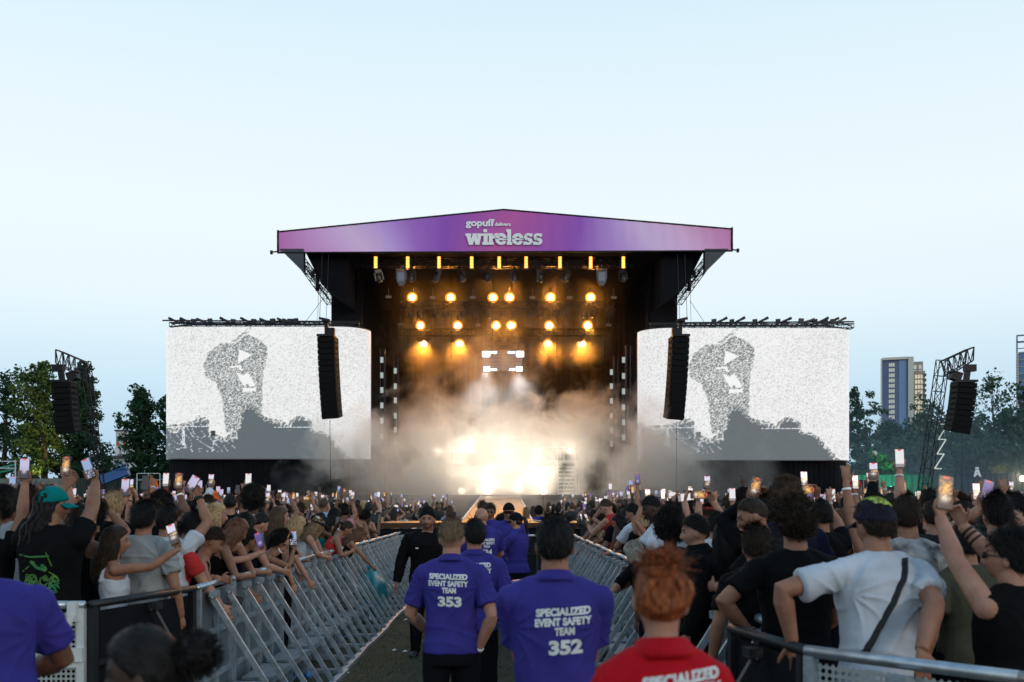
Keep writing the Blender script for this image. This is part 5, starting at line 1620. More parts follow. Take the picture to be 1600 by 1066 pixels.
cloth_cache = {}
def cloth(name, c, rough=.85, var=.12):
    return mat('cloth_' + name, c, rough, var=var, vscale=5, bump=.25, bscale=220, spec=.08)
hair_cols = {'black': (.010, .009, .009), 'dark brown': (.024, .015, .010), 'brown': (.06, .033, .018), 'auburn': (.10, .042, .02), 'blonde': (.34, .22, .11), 'dark blonde': (.18, .115, .06), 'grey blonde': (.25, .22, .18), 'ginger': (.24, .062, .016), 'fair': (.26, .16, .09)}
def hair_mat(c):
    return mat('hair_' + c.replace(' ', '_'), hair_cols[c], .5, var=.45, vscale=110, stretch=(1, .35, .25), spec=.3 if hair_cols[c][0] > .03 else .14, bump=.6, bscale=150)

# ---- phones
def screen_colours(kind, nx=10, nz=20):
    out = []
    r2 = np.random.RandomState(hash(kind) % 1000 if False else sum(map(ord, kind)))
    for j in range(nz):
        v = j / (nz - 1)
        for i in range(nx):
            u = i / (nx - 1)
            if kind == 'lavender': c = np.array((.55, .52, .74)) * (1.1 if v > .55 else 1) if v > .42 else (np.array((.04, .03, .06)) + np.array((.7, .6, .7)) * math.exp(-((u - .5) / .2) ** 2 - ((v - .35) / .1) ** 2))
            elif kind == 'white': c = np.array((.95, .93, .95)) * (.9 + .1 * r2.rand()) if v > .16 else np.array((.3, .28, .3))
            elif kind == 'amber': c = np.array((.08, .04, .03)) + np.array((1.0, .5, .12)) * (math.exp(-((u - .5) / .28) ** 2 - ((v - .62) / .16) ** 2) + .7 * (r2.rand() > .72) * (.3 < v < .85)) + np.array((.9, .8, .65)) * math.exp(-((u - .5) / .3) ** 2 - ((v - .3) / .1) ** 2)
            elif kind == 'stage': c = np.array((.82, .78, .95)) if v > .62 else (np.array((.06, .045, .05)) + np.array((.8, .5, .2)) * (abs(v - .52) < .05) * (r2.rand() > .4) + np.array((.9, .82, .75)) * math.exp(-((u - .5) / .3) ** 2 - ((v - .32) / .08) ** 2))
            elif kind == 'purple': c = np.array((.12, .09, .28)) * (.6 + .9 * v) + np.array((.5, .4, .5)) * math.exp(-((u - .5) / .25) ** 2 - ((v - .3) / .1) ** 2)
            elif kind == 'blue': c = np.array((.32, .44, .72)) if v > .45 else np.array((.08, .08, .12)) + np.array((.5, .45, .5)) * (r2.rand() > .7)
            else: c = np.array((.02, .02, .025))
            if kind != 'dark' and v > .93 and abs(u - .5) < .2: c = np.array((.9, .12, .06))
            out.append(np.clip(c, 0, 1.2))
    return np.array(out)
phone_body = None
def rbox(mb, w, h, d, rad=.012, mi=0):
    pts = []
    for cx_, cz_, a0 in ((w / 2 - rad, h / 2 - rad, 0), (-w / 2 + rad, h / 2 - rad, 90), (-w / 2 + rad, -h / 2 + rad, 180), (w / 2 - rad, -h / 2 + rad, 270)):
        for k in range(4):
            a = R(a0 + 30 * k); pts.append((cx_ + rad * math.cos(a), cz_ + rad * math.sin(a)))
    extrude_poly(mb, pts, lambda a, b, t: Vector((a, t, b)), d / 2, -d / 2, mi)
_m = MB(); rbox(_m, .078, .160, .010)
for k_, (a_, b_) in enumerate(((.018, .055), (.018, .035), (.0, .046))): _m.chain([(a_, .005, b_), (a_, .008, b_)], .009, 10)
phone_me = _m.mesh('phone', mat('phone_case', (.015, .015, .018), .35))
phone_scr = {}
scr_m = attr_mat('phone_screen', emis=.85, rough=.1)
for kd in ('lavender', 'white', 'amber', 'stage', 'purple', 'blue', 'dark'):
    nx, nz = 10, 20
    v = [((i / (nx - 1) - .5) * .071, -.0062, (j / (nz - 1) - .5) * .151) for j in range(nz) for i in range(nx)]
    f = [(j * nx + i, j * nx + i + 1, (j + 1) * nx + i + 1, (j + 1) * nx + i) for j in range(nz - 1) for i in range(nx - 1)]
    me = bpy.data.meshes.new('screen'); me.from_pydata(v, [], f); vcol(me, screen_colours(kd)); me.materials.append(scr_m)
    phone_scr[kd] = me
def phone(M, kind, label, group='phones held up by the crowd'):
    o = bpy.data.objects.new('phone', phone_me); col.objects.link(o); o.matrix_world = M
    tag(o, label, 'phone', group)
    s = bpy.data.objects.new('screen', phone_scr[kind]); col.objects.link(s); setpar(s, o)
    return o
def phone_matrix(A, sc=1.0):
    """where a phone sits in a gripping hand: screen looks along the palm normal"""
    c = A['w'] + (A['d'] * .118 + A['n'] * .022 + A['t'] * .001) * sc
    z = A['d']; y = -A['n']; x = y.cross(z)
    M = Matrix((x, y, z)).transposed().to_4x4(); M.translation = c
    return M
def phone_between(A, B):
    """landscape phone held by its two ends"""
    a, b = A['w'] + A['d'] * .075 + A['n'] * .02, B['w'] + B['d'] * .075 + B['n'] * .02
    c = (a + b) / 2; z = (b - a).normalized(); y = Vector((0, 1, 0)); y = (y - z * y.dot(z)).normalized(); x = y.cross(z)
    M = Matrix((x, y, z)).transposed().to_4x4(); M.translation = c
    return M

def set_mat(o, m):
    if len(o.data.materials) == 0: o.data.materials.append(m)
    s = o.material_slots[0]; s.link = 'OBJECT'; s.material = m

HAIR = {}
def hair_lib(style, seed, fem=False):
    k = (style, seed, fem)
    if k not in HAIR: HAIR[k] = hair_mesh(style, seed, fem=fem)
    return HAIR[k]
CAPM = {}
def hat_lib(kind):
    if kind not in CAPM:
        CAPM[kind] = {'cap': lambda: cap_mesh(False), 'backcap': lambda: cap_mesh(True), 'bucket': bucket_mesh, 'beanie': beanie_mesh, 'shades': shades_mesh}[kind]().mesh('cap', [])
    return CAPM[kind]
def wear(o, name, me, M, *mats):
    """an item worn on the head, as a child of the person"""
    if len(me.materials) == 0:
        me.materials.append(mats[0])
        if any(p.material_index for p in me.polygons): me.materials.append(mats[-1])
    c = bpy.data.objects.new(name, me); col.objects.link(c); setpar(c, o); c.matrix_local = M
    for i, s in enumerate(c.material_slots):
        s.link = 'OBJECT'; s.material = mats[min(i, len(mats) - 1)]
    return c

def hero(label, x, y, rz=0.0, z=0.0, tone='tan', hair=('short', 'dark brown', 1), top='tee', topm=None, legm=None, legs='trousers', voxel=.0075, tvox=.010, hat=None, hatm=None,
         shades=False, beard=0.0, fade=0.0, group=None, seed=0, amp=.0045, skinlegs=False, shoes=True, **rigkw):
    """one person facing +Y before the turn rz; arm targets are given in the person's own frame"""
    r = Rig(**rigkw)
    me = body_mesh(r, voxel, beard, fade, legs=skinlegs); me.materials.append(skin(tone))
    o = link('person', me); o.location = (x, y, z); o.rotation_euler = (0, 0, R(rz))
    tag(o, label, 'person', group)
    if top:
        tm = top_mesh(r, top, tvox, seed, amp); tm.materials.append(topm); sh = link('shirt', tm, o)
    else: sh = None
    lm = legs_mesh(r, .014, legs, seed); lm.materials.append(legm or cloth('black', (.012, .012, .014))); link(legs, lm, o)
    if shoes: shoes_mesh(r).build('shoes', mat('shoe_black', (.02, .02, .022), .5), o)
    if hair:
        wear(o, 'hair', hair_lib(hair[0], hair[2], r.fem), r.Mh, hair_mat(hair[1]))
    if hat: wear(o, 'cap' if 'cap' in hat else 'hat', hat_lib(hat), r.Mh, hatm, hatm)
    if shades: wear(o, 'sunglasses', hat_lib('shades'), r.Mh, mat('shade_lens', (.01, .01, .012), .12))
    return o, r, sh

def to_local(P, x, y, z, rz):
    return Matrix.Rotation(-R(rz), 3, 'Z') @ (Vector(P) - Vector((x, y, z)))

def print_text(sh, lines, m, y_from=-1.0, off=.004, rotz=0.0):
    """lettering pressed onto the back (or chest) of a shirt: lines = (words, x, z, height, width)"""
    me0 = sh.data
    c = [tuple(v) for v in coords(me0)]
    bvh = BVHTree.FromPolygons(c, [tuple(p.vertices) for p in me0.polygons])
    for (w, x, z, hh, ww, *sl) in lines:
        sl = sl[0] if sl else 0.0
        me = text_mesh(w, 1.0, .05)
        bm = bmesh.new(); bm.from_mesh(me)
        bmesh.ops.triangulate(bm, faces=bm.faces[:])
        for _ in range(2): bmesh.ops.subdivide_edges(bm, edges=[e for e in bm.edges if e.calc_length() > .16], cuts=1)
        bmesh.ops.triangulate(bm, faces=bm.faces[:])
        p = np.array([v.co[:] for v in bm.verts]); mn, mx = p.min(0), p.max(0); p = (p - (mn + mx) / 2) / np.maximum(mx - mn, 1e-6)
        s = 1 if y_from < 0 else -1
        for v, q in zip(bm.verts, p):
            X, Z = x + s * q[0] * ww, z + q[1] * hh + sl * q[0] * ww
            hit = bvh.ray_cast(Vector((X, y_from, Z)), Vector((0, -np.sign(y_from), 0)))
            yy = hit[0].y if hit[0] is not None else 0.0
            v.co = (X, yy + np.sign(y_from) * off, Z)
        mm = bpy.data.meshes.new('lettering'); bm.to_mesh(mm); bm.free(); bpy.data.meshes.remove(me)
        mm.materials.append(m)
        link('lettering', mm, sh)
# ------------------------------------------------------------------ crowd barriers
def mesh_mat(name, c, scale=46, rad=.33):
    m = bpy.data.materials.new(name); m.use_nodes = True
    n, l = m.node_tree.nodes, m.node_tree.links; b = n['Principled BSDF']
    b.inputs['Base Color'].default_value = (*c, 1); b.inputs['Metallic'].default_value = .7; b.inputs['Roughness'].default_value = .45
    tcn = n.new('ShaderNodeTexCoord'); mp = n.new('ShaderNodeVectorMath'); mp.operation = 'SCALE'; mp.inputs['Scale'].default_value = scale
    l.new(tcn.outputs['Object'], mp.inputs[0])
    fr = n.new('ShaderNodeVectorMath'); fr.operation = 'FRACTION'; l.new(mp.outputs[0], fr.inputs[0])
    sb = n.new('ShaderNodeVectorMath'); sb.operation = 'SUBTRACT'; sb.inputs[1].default_value = (.5, 0, .5); l.new(fr.outputs[0], sb.inputs[0])
    mu = n.new('ShaderNodeVectorMath'); mu.operation = 'MULTIPLY'; mu.inputs[1].default_value = (1, 0, 1); l.new(sb.outputs[0], mu.inputs[0])
    ln = n.new('ShaderNodeVectorMath'); ln.operation = 'LENGTH'; l.new(mu.outputs[0], ln.inputs[0])
    lt = n.new('ShaderNodeMath'); lt.operation = 'LESS_THAN'; lt.inputs[1].default_value = rad; l.new(ln.outputs['Value'], lt.inputs[0])
    tr = n.new('ShaderNodeBsdfTransparent'); mx = n.new('ShaderNodeMixShader')
    l.new(lt.outputs[0], mx.inputs[0]); l.new(b.outputs[0], mx.inputs[1]); l.new(tr.outputs[0], mx.inputs[2]); l.new(mx.outputs[0], n['Material Output'].inputs['Surface'])
    return m
perf = mesh_mat('perforated_sheet', (.22, .26, .29), 70, .14); perf_big = mesh_mat('perforated_sheet_coarse', (.5, .52, .50), 30)
steel_b = mat('barrier_blue_steel', (.33, .38, .42), .4, .55, var=.22, vscale=16, bump=.1, bscale=60)
def barrier(p, rz, L, label, group, m_rail, m_panel, m_strut, step=True, nstr=2, H=1.2, clamp=False, solid=False):
    t = thing('crowd_barrier', label, 'barrier', (p[0], p[1], 0), R(rz), group)
    m = MB(); m.chain([(0, 0, H), (L, 0, H)], .028, 12); m.build('top_rail', m_rail, t)
    m = MB(); m.add([(.03, .01, .06), (L - .03, .01, .06), (L - .03, .01, H - .05), (.03, .01, H - .05)], [(0, 1, 2, 3)]); m.build('panel', m_panel, t)
    m = MB()
    for x in (.025, L - .025): m.box((x, 0, H / 2 - .01), (.05, .05, H - .02))
    for z in (.08, .42, .80): m.box((L / 2, -.012, z), (L - .1, .035, .04))
    if nstr == 2: m.box((L / 2, -.01, H / 2 - .02), (.04, .036, H - .1))
    m.build('panel_frame', m_strut, t)
    for i in range(nstr):
        x = L * (i + .5) / nstr
        m = MB(); m.bar((x, -.72, .03), (x, -.05, H - .1), .035, .045); m.box((x, -.07, H - .07), (.09, .07, .05)); m.tube((x - .05, -.06, H - .1), (x + .05, -.06, H - .1), .014, 6); m.build('strut', m_strut, t)
    m = MB(); m.box((L / 2, -.72, .025), (L, .07, .05))
    for x in (.04, L - .04): m.box((x, -.36, .02), (.05, .70, .04))
    m.build('base_frame', m_strut, t)
    if step:
        m = MB(); m.box((L / 2, -.2, .27), (L * .8, .28, .025)); m.box((L / 2, -.335, .25), (L * .8, .02, .06))
        for x in (.15 * L, .85 * L): m.box((x, -.2, .13), (.03, .24, .25))
        m.build('step', m_strut, t)
    if clamp:
        m = MB(); m.box((L - .06, -.04, H - .04), (.06, .07, .13)); m.bar((L - .05, -.07, H - .05), (L - .13, -.09, H - .25), .03, .04); m.box((L - .08, -.035, H - .33), (.17, .05, .09)); m.build('latch', m_strut, t)
    return t
PL = -2.5; PR = 1.52
bL = barrier((PL, 8.1), 90, 1.0, 'silver crowd barrier in the long strutted row left of the aisle', 'silver barriers in the row left of the aisle', alu, perf, steel_b)
for i in range(1, 25): dup(bL, loc=(PL + rng.uniform(-.012, .012), 8.1 + 1.003 * i, 0), rz=R(90 + rng.uniform(-1.2, 1.2)))
bR = barrier((PR, 6.5), -90, 1.0, 'silver crowd barrier in the long strutted row right of the aisle', 'silver barriers in the row right of the aisle', alu, perf, steel_b)
for i in range(1, 27): dup(bR, loc=(PR + rng.uniform(-.012, .012), 6.5 + 1.003 * i, 0), rz=R(-90 + rng.uniform(-1.2, 1.2)))
blk_steel = mat('barrier_black', (.018, .019, .022), .5, .4)
barrier((-4.03, 6.72), 0, 1.2, 'silver crowd barrier with coarse perforated panel and latch, bottom left beside the purple shirt', None, alu, perf_big, aluw, False, 1, clamp=True)
barrier((-5.26, 6.72), 0, 1.2, 'silver crowd barrier leaving the picture at the bottom left edge', None, alu, perf_big, aluw, False, 1)
barrier((-2.80, 6.74), 77, 1.32, 'black crowd barrier section between the silver one and the long left row', None, blk_steel, black, blk_steel, False, 1)
a_ = math.degrees(math.atan2(-.72, .62))
barrier((1.40, 4.62), a_, .98, 'silver crowd barrier in front of the man in white T-shirt at bottom right', None, alu, perf_big, steel_b, False, 1, clamp=False)
barrier((2.02, 3.90), a_, .98, 'silver crowd barrier leaving the picture at the bottom right edge', None, alu, perf_big, steel_b, False, 1)
barrier((1.25, 5.48), math.degrees(math.atan2(-.86, .15)), .87, 'black crowd barrier section left of the silver one at bottom right', None, blk_steel, black, blk_steel, False, 1)
# cross barrier in front of the catwalk
barrier((-.5, 21.5), 0, 1.6, 'dark mesh crowd barrier with pale rails across the aisle, before the catwalk', None, alu, mesh_mat('dark_mesh', (.03, .03, .035), 30), blk_steel, False, 2)
# blue barrel
t = thing('barrel', 'blue plastic bin with a lid standing in the aisle beside guard 352', 'bin', ((838 - CX) * 11.5 / F, 11.5, 0))
bb = mat('bin_blue', (.03, .035, .22), .45, var=.1)
m = MB(); m.chain([(0, 0, 0), (0, 0, .04), (0, 0, .92), (0, 0, .98)], [.22, .24, .29, .29], 24); m.build('drum', bb, t)
m = MB(); m.chain([(0, 0, .94), (0, 0, .985), (0, 0, 1.0)], [.305, .305, .28], 24); m.build('rim', bb, t)
m = MB(); m.chain([(0, 0, .90), (0, 0, .925)], [.296, .296], 24); m.build('band', mat('bin_band', (.25, .03, .04), .6), t)
# teal bags, bundle, hose, litter
def bag(p, s, label, m_, seed, nm='bag'):
    B, BF = sphere_dirs(40, 28)
    k = 1 + .22 * fbm(B, 5, seed) + .10 * fbm(B, 14, seed + 1) + .04 * fbm(B, 34, seed + 2)
    P = B * k[:, None] * np.array(s); P[:, 2] += s[2] * .8; P[:, 2] = np.maximum(P[:, 2], 0)
    tp = sstep(s[2] * 1.0, s[2] * 2.0, P[:, 2]); P[:, 0] *= 1 - .6 * tp; P[:, 1] *= 1 - .6 * tp
    o = MB().add(P.tolist(), BF, 0, True).build(nm, m_); o.location = p
    tag(o, label, 'bag'); return o
teal = mat('teal_plastic', (.006, .15, .18), .35, var=.25, vscale=9, bump=.5, bscale=22)
p = W(604, 965, 17); bag((p.x - .2, 16.6, 0), (.24, .6, .5), 'big teal plastic bag heaped against the left barrier struts', teal, 3)
bag((p.x - .38, 15.3, .28), (.2, .3, .3), 'black and white bundle stuffed behind the struts left of the teal bag', mat('bundle', (.4, .4, .38), .8, c2=(.03, .03, .03), vscale=6), 9)
bag((-1.02, 3.62, 0), (.3, .3, .62), 'teal plastic bag at the bottom left, under the black hair puff', teal, 5)
bag((1.0, 7.9, 0), (.22, .6, .36), 'teal plastic bag against the right barrier, behind the red shirt', teal, 7)
m = MB(); pts = [(-2.28 + .06 * math.sin(i * .9), 9.0 + i * .6, .03) for i in range(24)]; m.chain(pts, .022, 8); tag(m.build('hose', mat('hose_blue', (.03, .13, .33), .4)), 'blue hose lying along the foot of the left barriers', 'hose')
for (x, y, lab, c) in ((616, 1018, 'white paper scrap on the grass near the feet of the man in black, left one', (.75, .75, .72)), (633, 1020, 'white paper scrap on the grass near the feet of the man in black, right one', (.75, .75, .72)), (541, 1054, 'white scrap on the grass beside the left barrier foot', (.7, .72, .75)), (634, 970, 'tiny white scrap by the toe rail of the left barriers', (.7, .72, .75))):
    D = CH * F / (y - HY); X = (x - CX) * D / F
    m = MB(); m.add([(-.03, -.02, .01), (.03, -.03, .02), (.035, .02, .012), (0, .03, .03), (-.03, .02, .014)], [(0, 1, 2, 3, 4)]); o = m.build('paper_scrap', mat('paper_%d' % int(c[0] * 100), c, .8)); o.location = (X, D, .002); tag(o, lab, 'litter')
for (x, y, lab, c) in ((477, 1050, 'crushed blue drink can between the left barrier struts', (.05, .2, .5)), (548, 946, 'white cup lying between the left barrier struts', (.7, .7, .7)), (575, 963, 'white cup standing by the struts under the bundle', (.7, .7, .7))):
    D = (CH - .1) * F / (y - HY); X = (x - CX) * D / F
    m = MB(); m.chain([(0, 0, 0), (0, 0, .1), (0, 0, .105)], [.032, .04, .03], 14); o = m.build('cup', mat('cup_%d' % int(c[0] * 100), c, .4)); o.location = (X, D, .05); o.rotation_euler = (R(70), 0, R(40)); tag(o, lab, 'cup')
t = thing('towel', 'pale blue towel hanging over the right barrier', 'towel', (PR - .03, 9.6, 0))
m = MB(); v = [(-.03 - .02 * math.sin(k * 2), .02 * k - .1, z) for z in (.66, .9, 1.22) for k in range(9)]; m.add(v, [(i, i + 1, i + 10, i + 9) for j in range(2) for i in range(j * 9, j * 9 + 8)], 0, True); m.build('cloth', cloth('towel_blue', (.45, .55, .75)), t)

# ------------------------------------------------------------------ named people
blackc = cloth('black', (.0045, .0045, .0055)); char = cloth('charcoal', (.018, .018, .022)); whitec = cloth('white', (.46, .50, .56)); greyc = cloth('grey', (.24, .255, .26))
purple = cloth('purple_polo', (.036, .031, .205), .75, .1); redc = cloth('red_polo', (.42, .007, .014), .75, .08); navy = cloth('navy', (.010, .012, .03)); tanc = cloth('tan', (.3, .22, .15)); pinkc = cloth('pink', (.5, .22, .25)); tealc = cloth('teal', (.0, .13, .13)); skyc = cloth('sky', (.3, .42, .6)); redt = cloth('red', (.4, .03, .03)); orangec = cloth('orange', (.75, .14, .015)); dutyc = cloth('trouser_black', (.006, .006, .009))
HEROPOS = []
def place(label, xh, yh, D, rz=0, z0=TW, arms=None, h=None, **kw):
    """head centre at a photo pixel and distance; arm targets ('img') likewise"""
    rk = {k: kw[k] for k in ('fem', 'lean', 'head', 'legs_pose', 'build', 'neck', 'hscale') if k in kw}
    lp = kw.pop('legs_pose', None); rk.pop('legs_pose', None)
    for k in ('fem', 'lean', 'head', 'build', 'neck', 'hscale'): kw.pop(k, None)
    hw = W(xh, yh, D)
    r1 = Rig(h=1.0, **rk)
    if h is None: h = max(.86, min(1.12, (hw.z - z0) / r1.head.z))
    r1 = Rig(h=h, **rk)
    off = Matrix.Rotation(R(rz), 3, 'Z') @ r1.head
    x, y = hw.x - off.x, hw.y - off.y
    am = {}
    for k, a in (arms or {}).items():
        a = dict(a)
        if 'img' in a: a['w'] = to_local(W(*a.pop('img')), x, y, z0, rz)
        if 'dw' in a: a['d'] = Matrix.Rotation(-R(rz), 3, 'Z') @ Vector(a.pop('dw'))
        if 'nw' in a: a['n'] = Matrix.Rotation(-R(rz), 3, 'Z') @ Vector(a.pop('nw'))
        if 'pw' in a: a['pole'] = Matrix.Rotation(-R(rz), 3, 'Z') @ Vector(a.pop('pw'))
        am[k] = a
    if lp: rk['stance'] = lp
    o, r, sh = hero(label, x, y, rz, z0, h=h, arms=am, **rk, **kw)
    HEROPOS.append((x, y)); HEROPOS.append((hw.x, hw.y))
    r.M = Matrix.Translation((x, y, z0)) @ Matrix.Rotation(R(rz), 4, 'Z')
    return o, r, sh
def hold(r, k, kind, label, sc=1.0): phone(r.M @ phone_matrix(r.arm[k], sc), kind, label)

UPN = dict(dw=(0, .12, 1), nw=(0, -1, 0))
textm = mat('print_grey_white', (.62, .66, .68), .7)
def uniform_text(sh, num, x, zc, s=1.0, sl=0.0, nums=True):
    print_text(sh, [('SPECIALIZED', x, zc + .075 * s, .037 * s, .25 * s, sl), ('EVENT SAFETY', x, zc + .030 * s, .037 * s, .26 * s, sl), ('TEAM', x + .005, zc - .014 * s, .037 * s, .092 * s, sl)] + ([(num, x + .01, zc - .087 * s, .068 * s, .155 * s, sl)] if num else []), textm)

# the security team in the aisle
o, r, sh = place('guard in purple polo numbered 353 with faded fair hair, seen from behind', 706, 841, 6.6, 0, 0, tone='fair', hair=('fadetop', 'dark blonde', 2), fade=.55, top='polo', topm=purple, legm=dutyc, build=.92, lean=(0, 0, -3), head=(-4, 2, 0), voxel=.006, tvox=.008,
    arms={'R': dict(img=(747, 1015, 6.55), pole=(.6, -.6, 0), pose='relaxed'), 'L': dict(w=(-.14, .22, .98), pole=(-1, -.5, 0))}, seed=4)
uniform_text(sh, '353', -.015, 1.335, 1.0, -.03)
m = MB(); A = r.arm['R']; m.chain([A['w'] - A['d'] * .02, A['w'] - A['d'] * .0], .034, 14); wb = m.build('wristband', mat('band_white', (.6, .6, .6), .6), o)
o, r, sh = place('guard in purple polo with black hair standing half hidden behind guard 353', 741, 838, 7.9, 4, 0, tone='tan', hair=('short', 'black', 3), top='polo', topm=purple, legm=dutyc, build=.95, head=(14, 0, 0), seed=6)
uniform_text(sh, '351', 0, 1.33)
o, r, sh = place('guard in purple polo numbered 352 with dark cropped hair and folded arms', 867, 853, 4.5, -2, 0, tone='tan', hair=('short', 'black', 4), fade=.75, top='polo', topm=purple, legm=dutyc, build=1.0, head=(-3, 3, 0), voxel=.006, tvox=.008,
    arms={'L': dict(w=(.06, .27, 1.14), pole=(-.7, -.3, -.6)), 'R': dict(w=(-.04, .29, 1.11), pole=(.7, -.2, -.6))}, seed=8, lean=(0, 0, 0))
uniform_text(sh, '352', .035, 1.34, .96, .06)
o, r, sh = place('red haired guard with messy bun and red polo, nearest at the bottom', 1032, 938, 2.8, 3, 0, tone='fair', fem=True, hair=('bun', 'ginger', 5), top='polo', topm=redc, legm=dutyc, build=.86, hscale=.95, head=(-6, 4, 4), voxel=.006, tvox=.008, seed=3)
uniform_text(sh, '', .035, 1.345, .86, .13)
o, r, sh = place('purple shirted guard at bottom left with only shoulder and sleeve in the picture', -44, 862, 4.2, 28, 0, tone='brown', hair=('crop', 'black', 4), top='polo', topm=purple, legm=dutyc, build=1.22, lean=(10, -4, 0), voxel=.007, tvox=.009,
    arms={'R': dict(w=(.12, .34, 1.12), pole=(1, -.4, -.5)), 'L': dict(w=(-.1, .36, 1.14), pole=(-1, -.3, -.5))}, seed=12)
o, r, sh = place('heavy man in black long sleeved polo and black cap walking towards the camera', 668, 812, 12.5, 178, 0, tone='tan', hair=('buzz', 'black', 1), beard=.65, top='long', topm=blackc, legm=dutyc, build=1.42, hscale=1.14, voxel=.006, tvox=.010,
    hat='beanie', hatm=cloth('cap_black', (.008, .008, .009)), legs_pose={'L': ((-.12, .10, .50), (-.13, -.06, .10)), 'R': ((.12, .12, .51), (.13, .16, .085))},
    arms={'R': dict(w=(.40, .06, .84), pole=(.6, -.7, 0)), 'L': dict(w=(-.36, .10, .86), pole=(-.6, -.7, 0))}, seed=14, amp=.006)
lg = MB()      # small white chest emblem: two arcs crossing
for s_ in (-1, 1):
    for i in range(6):
        a0, a1 = R(-50 + 100 * i / 6), R(-50 + 100 * (i + 1) / 6)
        q = lambda a: Vector((.115 + math.sin(a) * .022, .30, 1.335 + s_ * (.016 - math.cos(a) * .018)))
        lg.bar(q(a0), q(a1), .009)
me_ = lg.mesh('emblem', white_print); c_ = coords(me_); bv = BVHTree.FromPolygons([tuple(v) for v in coords(sh.data)], [tuple(p.vertices) for p in sh.data.polygons])
for i_, q in enumerate(c_):
    ht = bv.ray_cast(Vector((float(q[0]), 1, float(q[2]))), Vector((0, -1, 0)))
    c_[i_, 1] = (ht[0].y if ht[0] else .2) + .004
me_.vertices.foreach_set('co', c_.ravel()); link('emblem', me_, sh)
o, r, sh = place('bald bearded guard in purple shirt numbered 534 turned to the left', 752, 808, 13.3, 22, 0, tone='fair', hair=None, beard=.8, top='polo', topm=purple, legm=dutyc, build=1.15, head=(38, 3, 0), voxel=.007, seed=15,
    arms={'R': dict(w=(.16, .3, 1.08), pole=(1, -.4, -.3)), 'L': dict(w=(-.12, .3, 1.1), pole=(-1, -.4, -.3))})
uniform_text(sh, '534', -.0, 1.335)
o, r, sh = place('guard in sunglasses and purple polo facing the camera behind guard 534', 766, 800, 16.2, 168, 0, tone='olive', hair=('short', 'dark brown', 6), shades=True, top='polo', topm=purple, legm=dutyc, head=(8, 4, 0), seed=16)
o, r, sh = place('guard in black cap and sunglasses with purple polo facing the camera', 795, 800, 15.4, 176, 0, tone='fair', hair=('crop', 'dark brown', 4), shades=True, hat='cap', hatm=cloth('cap_black', (.008, .008, .009)), top='polo', topm=purple, legm=dutyc, head=(-6, 8, 0), build=1.1, seed=17, beard=.35,
    arms={'L': dict(w=(-.1, .34, 1.10), pole=(-1, -.5, -.4)), 'R': dict(w=(.24, .34, 1.08), pole=(1, -.5, -.4))})
o, r, sh = place('woman guard in black cap and untucked purple polo seen from the side, arm bent', 806, 815, 14.4, 62, 0, tone='fair', fem=True, hair=('ponytail', 'dark brown', 3), hat='cap', hatm=cloth('cap_black', (.008, .008, .009)), top='polo', topm=purple, legm=dutyc, build=1.2, head=(12, 8, 0), seed=18,
    arms={'R': dict(w=(.1, .34, 1.30), pole=(.7, -.5, -.6), pose='fist'), 'L': dict(w=(-.08, .40, 1.08), pole=(-1, -.4, -.5))})
place('dark haired person standing behind the guards, in front of the catwalk', 754, 797, 18.6, 20, 0, tone='tan', hair=('messy', 'brown', 7), top='tee', topm=char, seed=19)
place('person in grey blue jacket bending over in front of the catwalk behind the guards', 784, 803, 18.4, -40, 0, tone='tan', hair=('curly', 'black', 8), top='long', topm=cloth('slate_blue', (.06, .13, .16)), seed=20, lean=(25, 0, 0), h=.98)
# near heads at the bottom left
place('dark haired person close to the camera at bottom left with hair tied in a puff', 226, 1052, 2.45, 88, 0, tone='dark', fem=True, hair=('backpuff', 'black', 9), top='tee', topm=blackc, head=(4, 8, 0), seed=21)

# front of the left crowd
o, r, sh = place('man in black T-shirt at the left picture edge holding a phone high', -16, 815, 7.6, -6, tone='tan', hair=('short', 'black', 11), top='tee', topm=blackc, seed=23, voxel=.007,
    arms={'R': dict(img=(43, 738, 7.75), pw=(.5, .3, -1), pose='phone', **UPN)})
hold(r, 'R', 'lavender', 'phone with pale lavender screen held high at the left picture edge')
capteal = cloth('cap_teal', (.0, .15, .15), .8)
o, r, sh = place('man in teal cap and black T-shirt with green back print, both arms up', 82, 791, 7.25, -8, tone='olive', hair=('locs', 'black', 12), hat='cap', hatm=capteal, top='tee', topm=blackc, head=(-55, 4, 0), build=1.15, seed=24, voxel=.006, tvox=.009,
    arms={'R': dict(img=(150, 752, 7.6), pw=(1, .1, -.4), pose='phone', dw=(-.42, .12, 1), nw=(-.2, -1, 0)), 'L': dict(img=(112, 748, 7.75), pw=(-.8, .5, -.8), dw=(.5, .2, .6), nw=(0, -1, .2))})
hold(r, 'R', 'blue', 'phone with bluish screen held up by the man in teal cap')
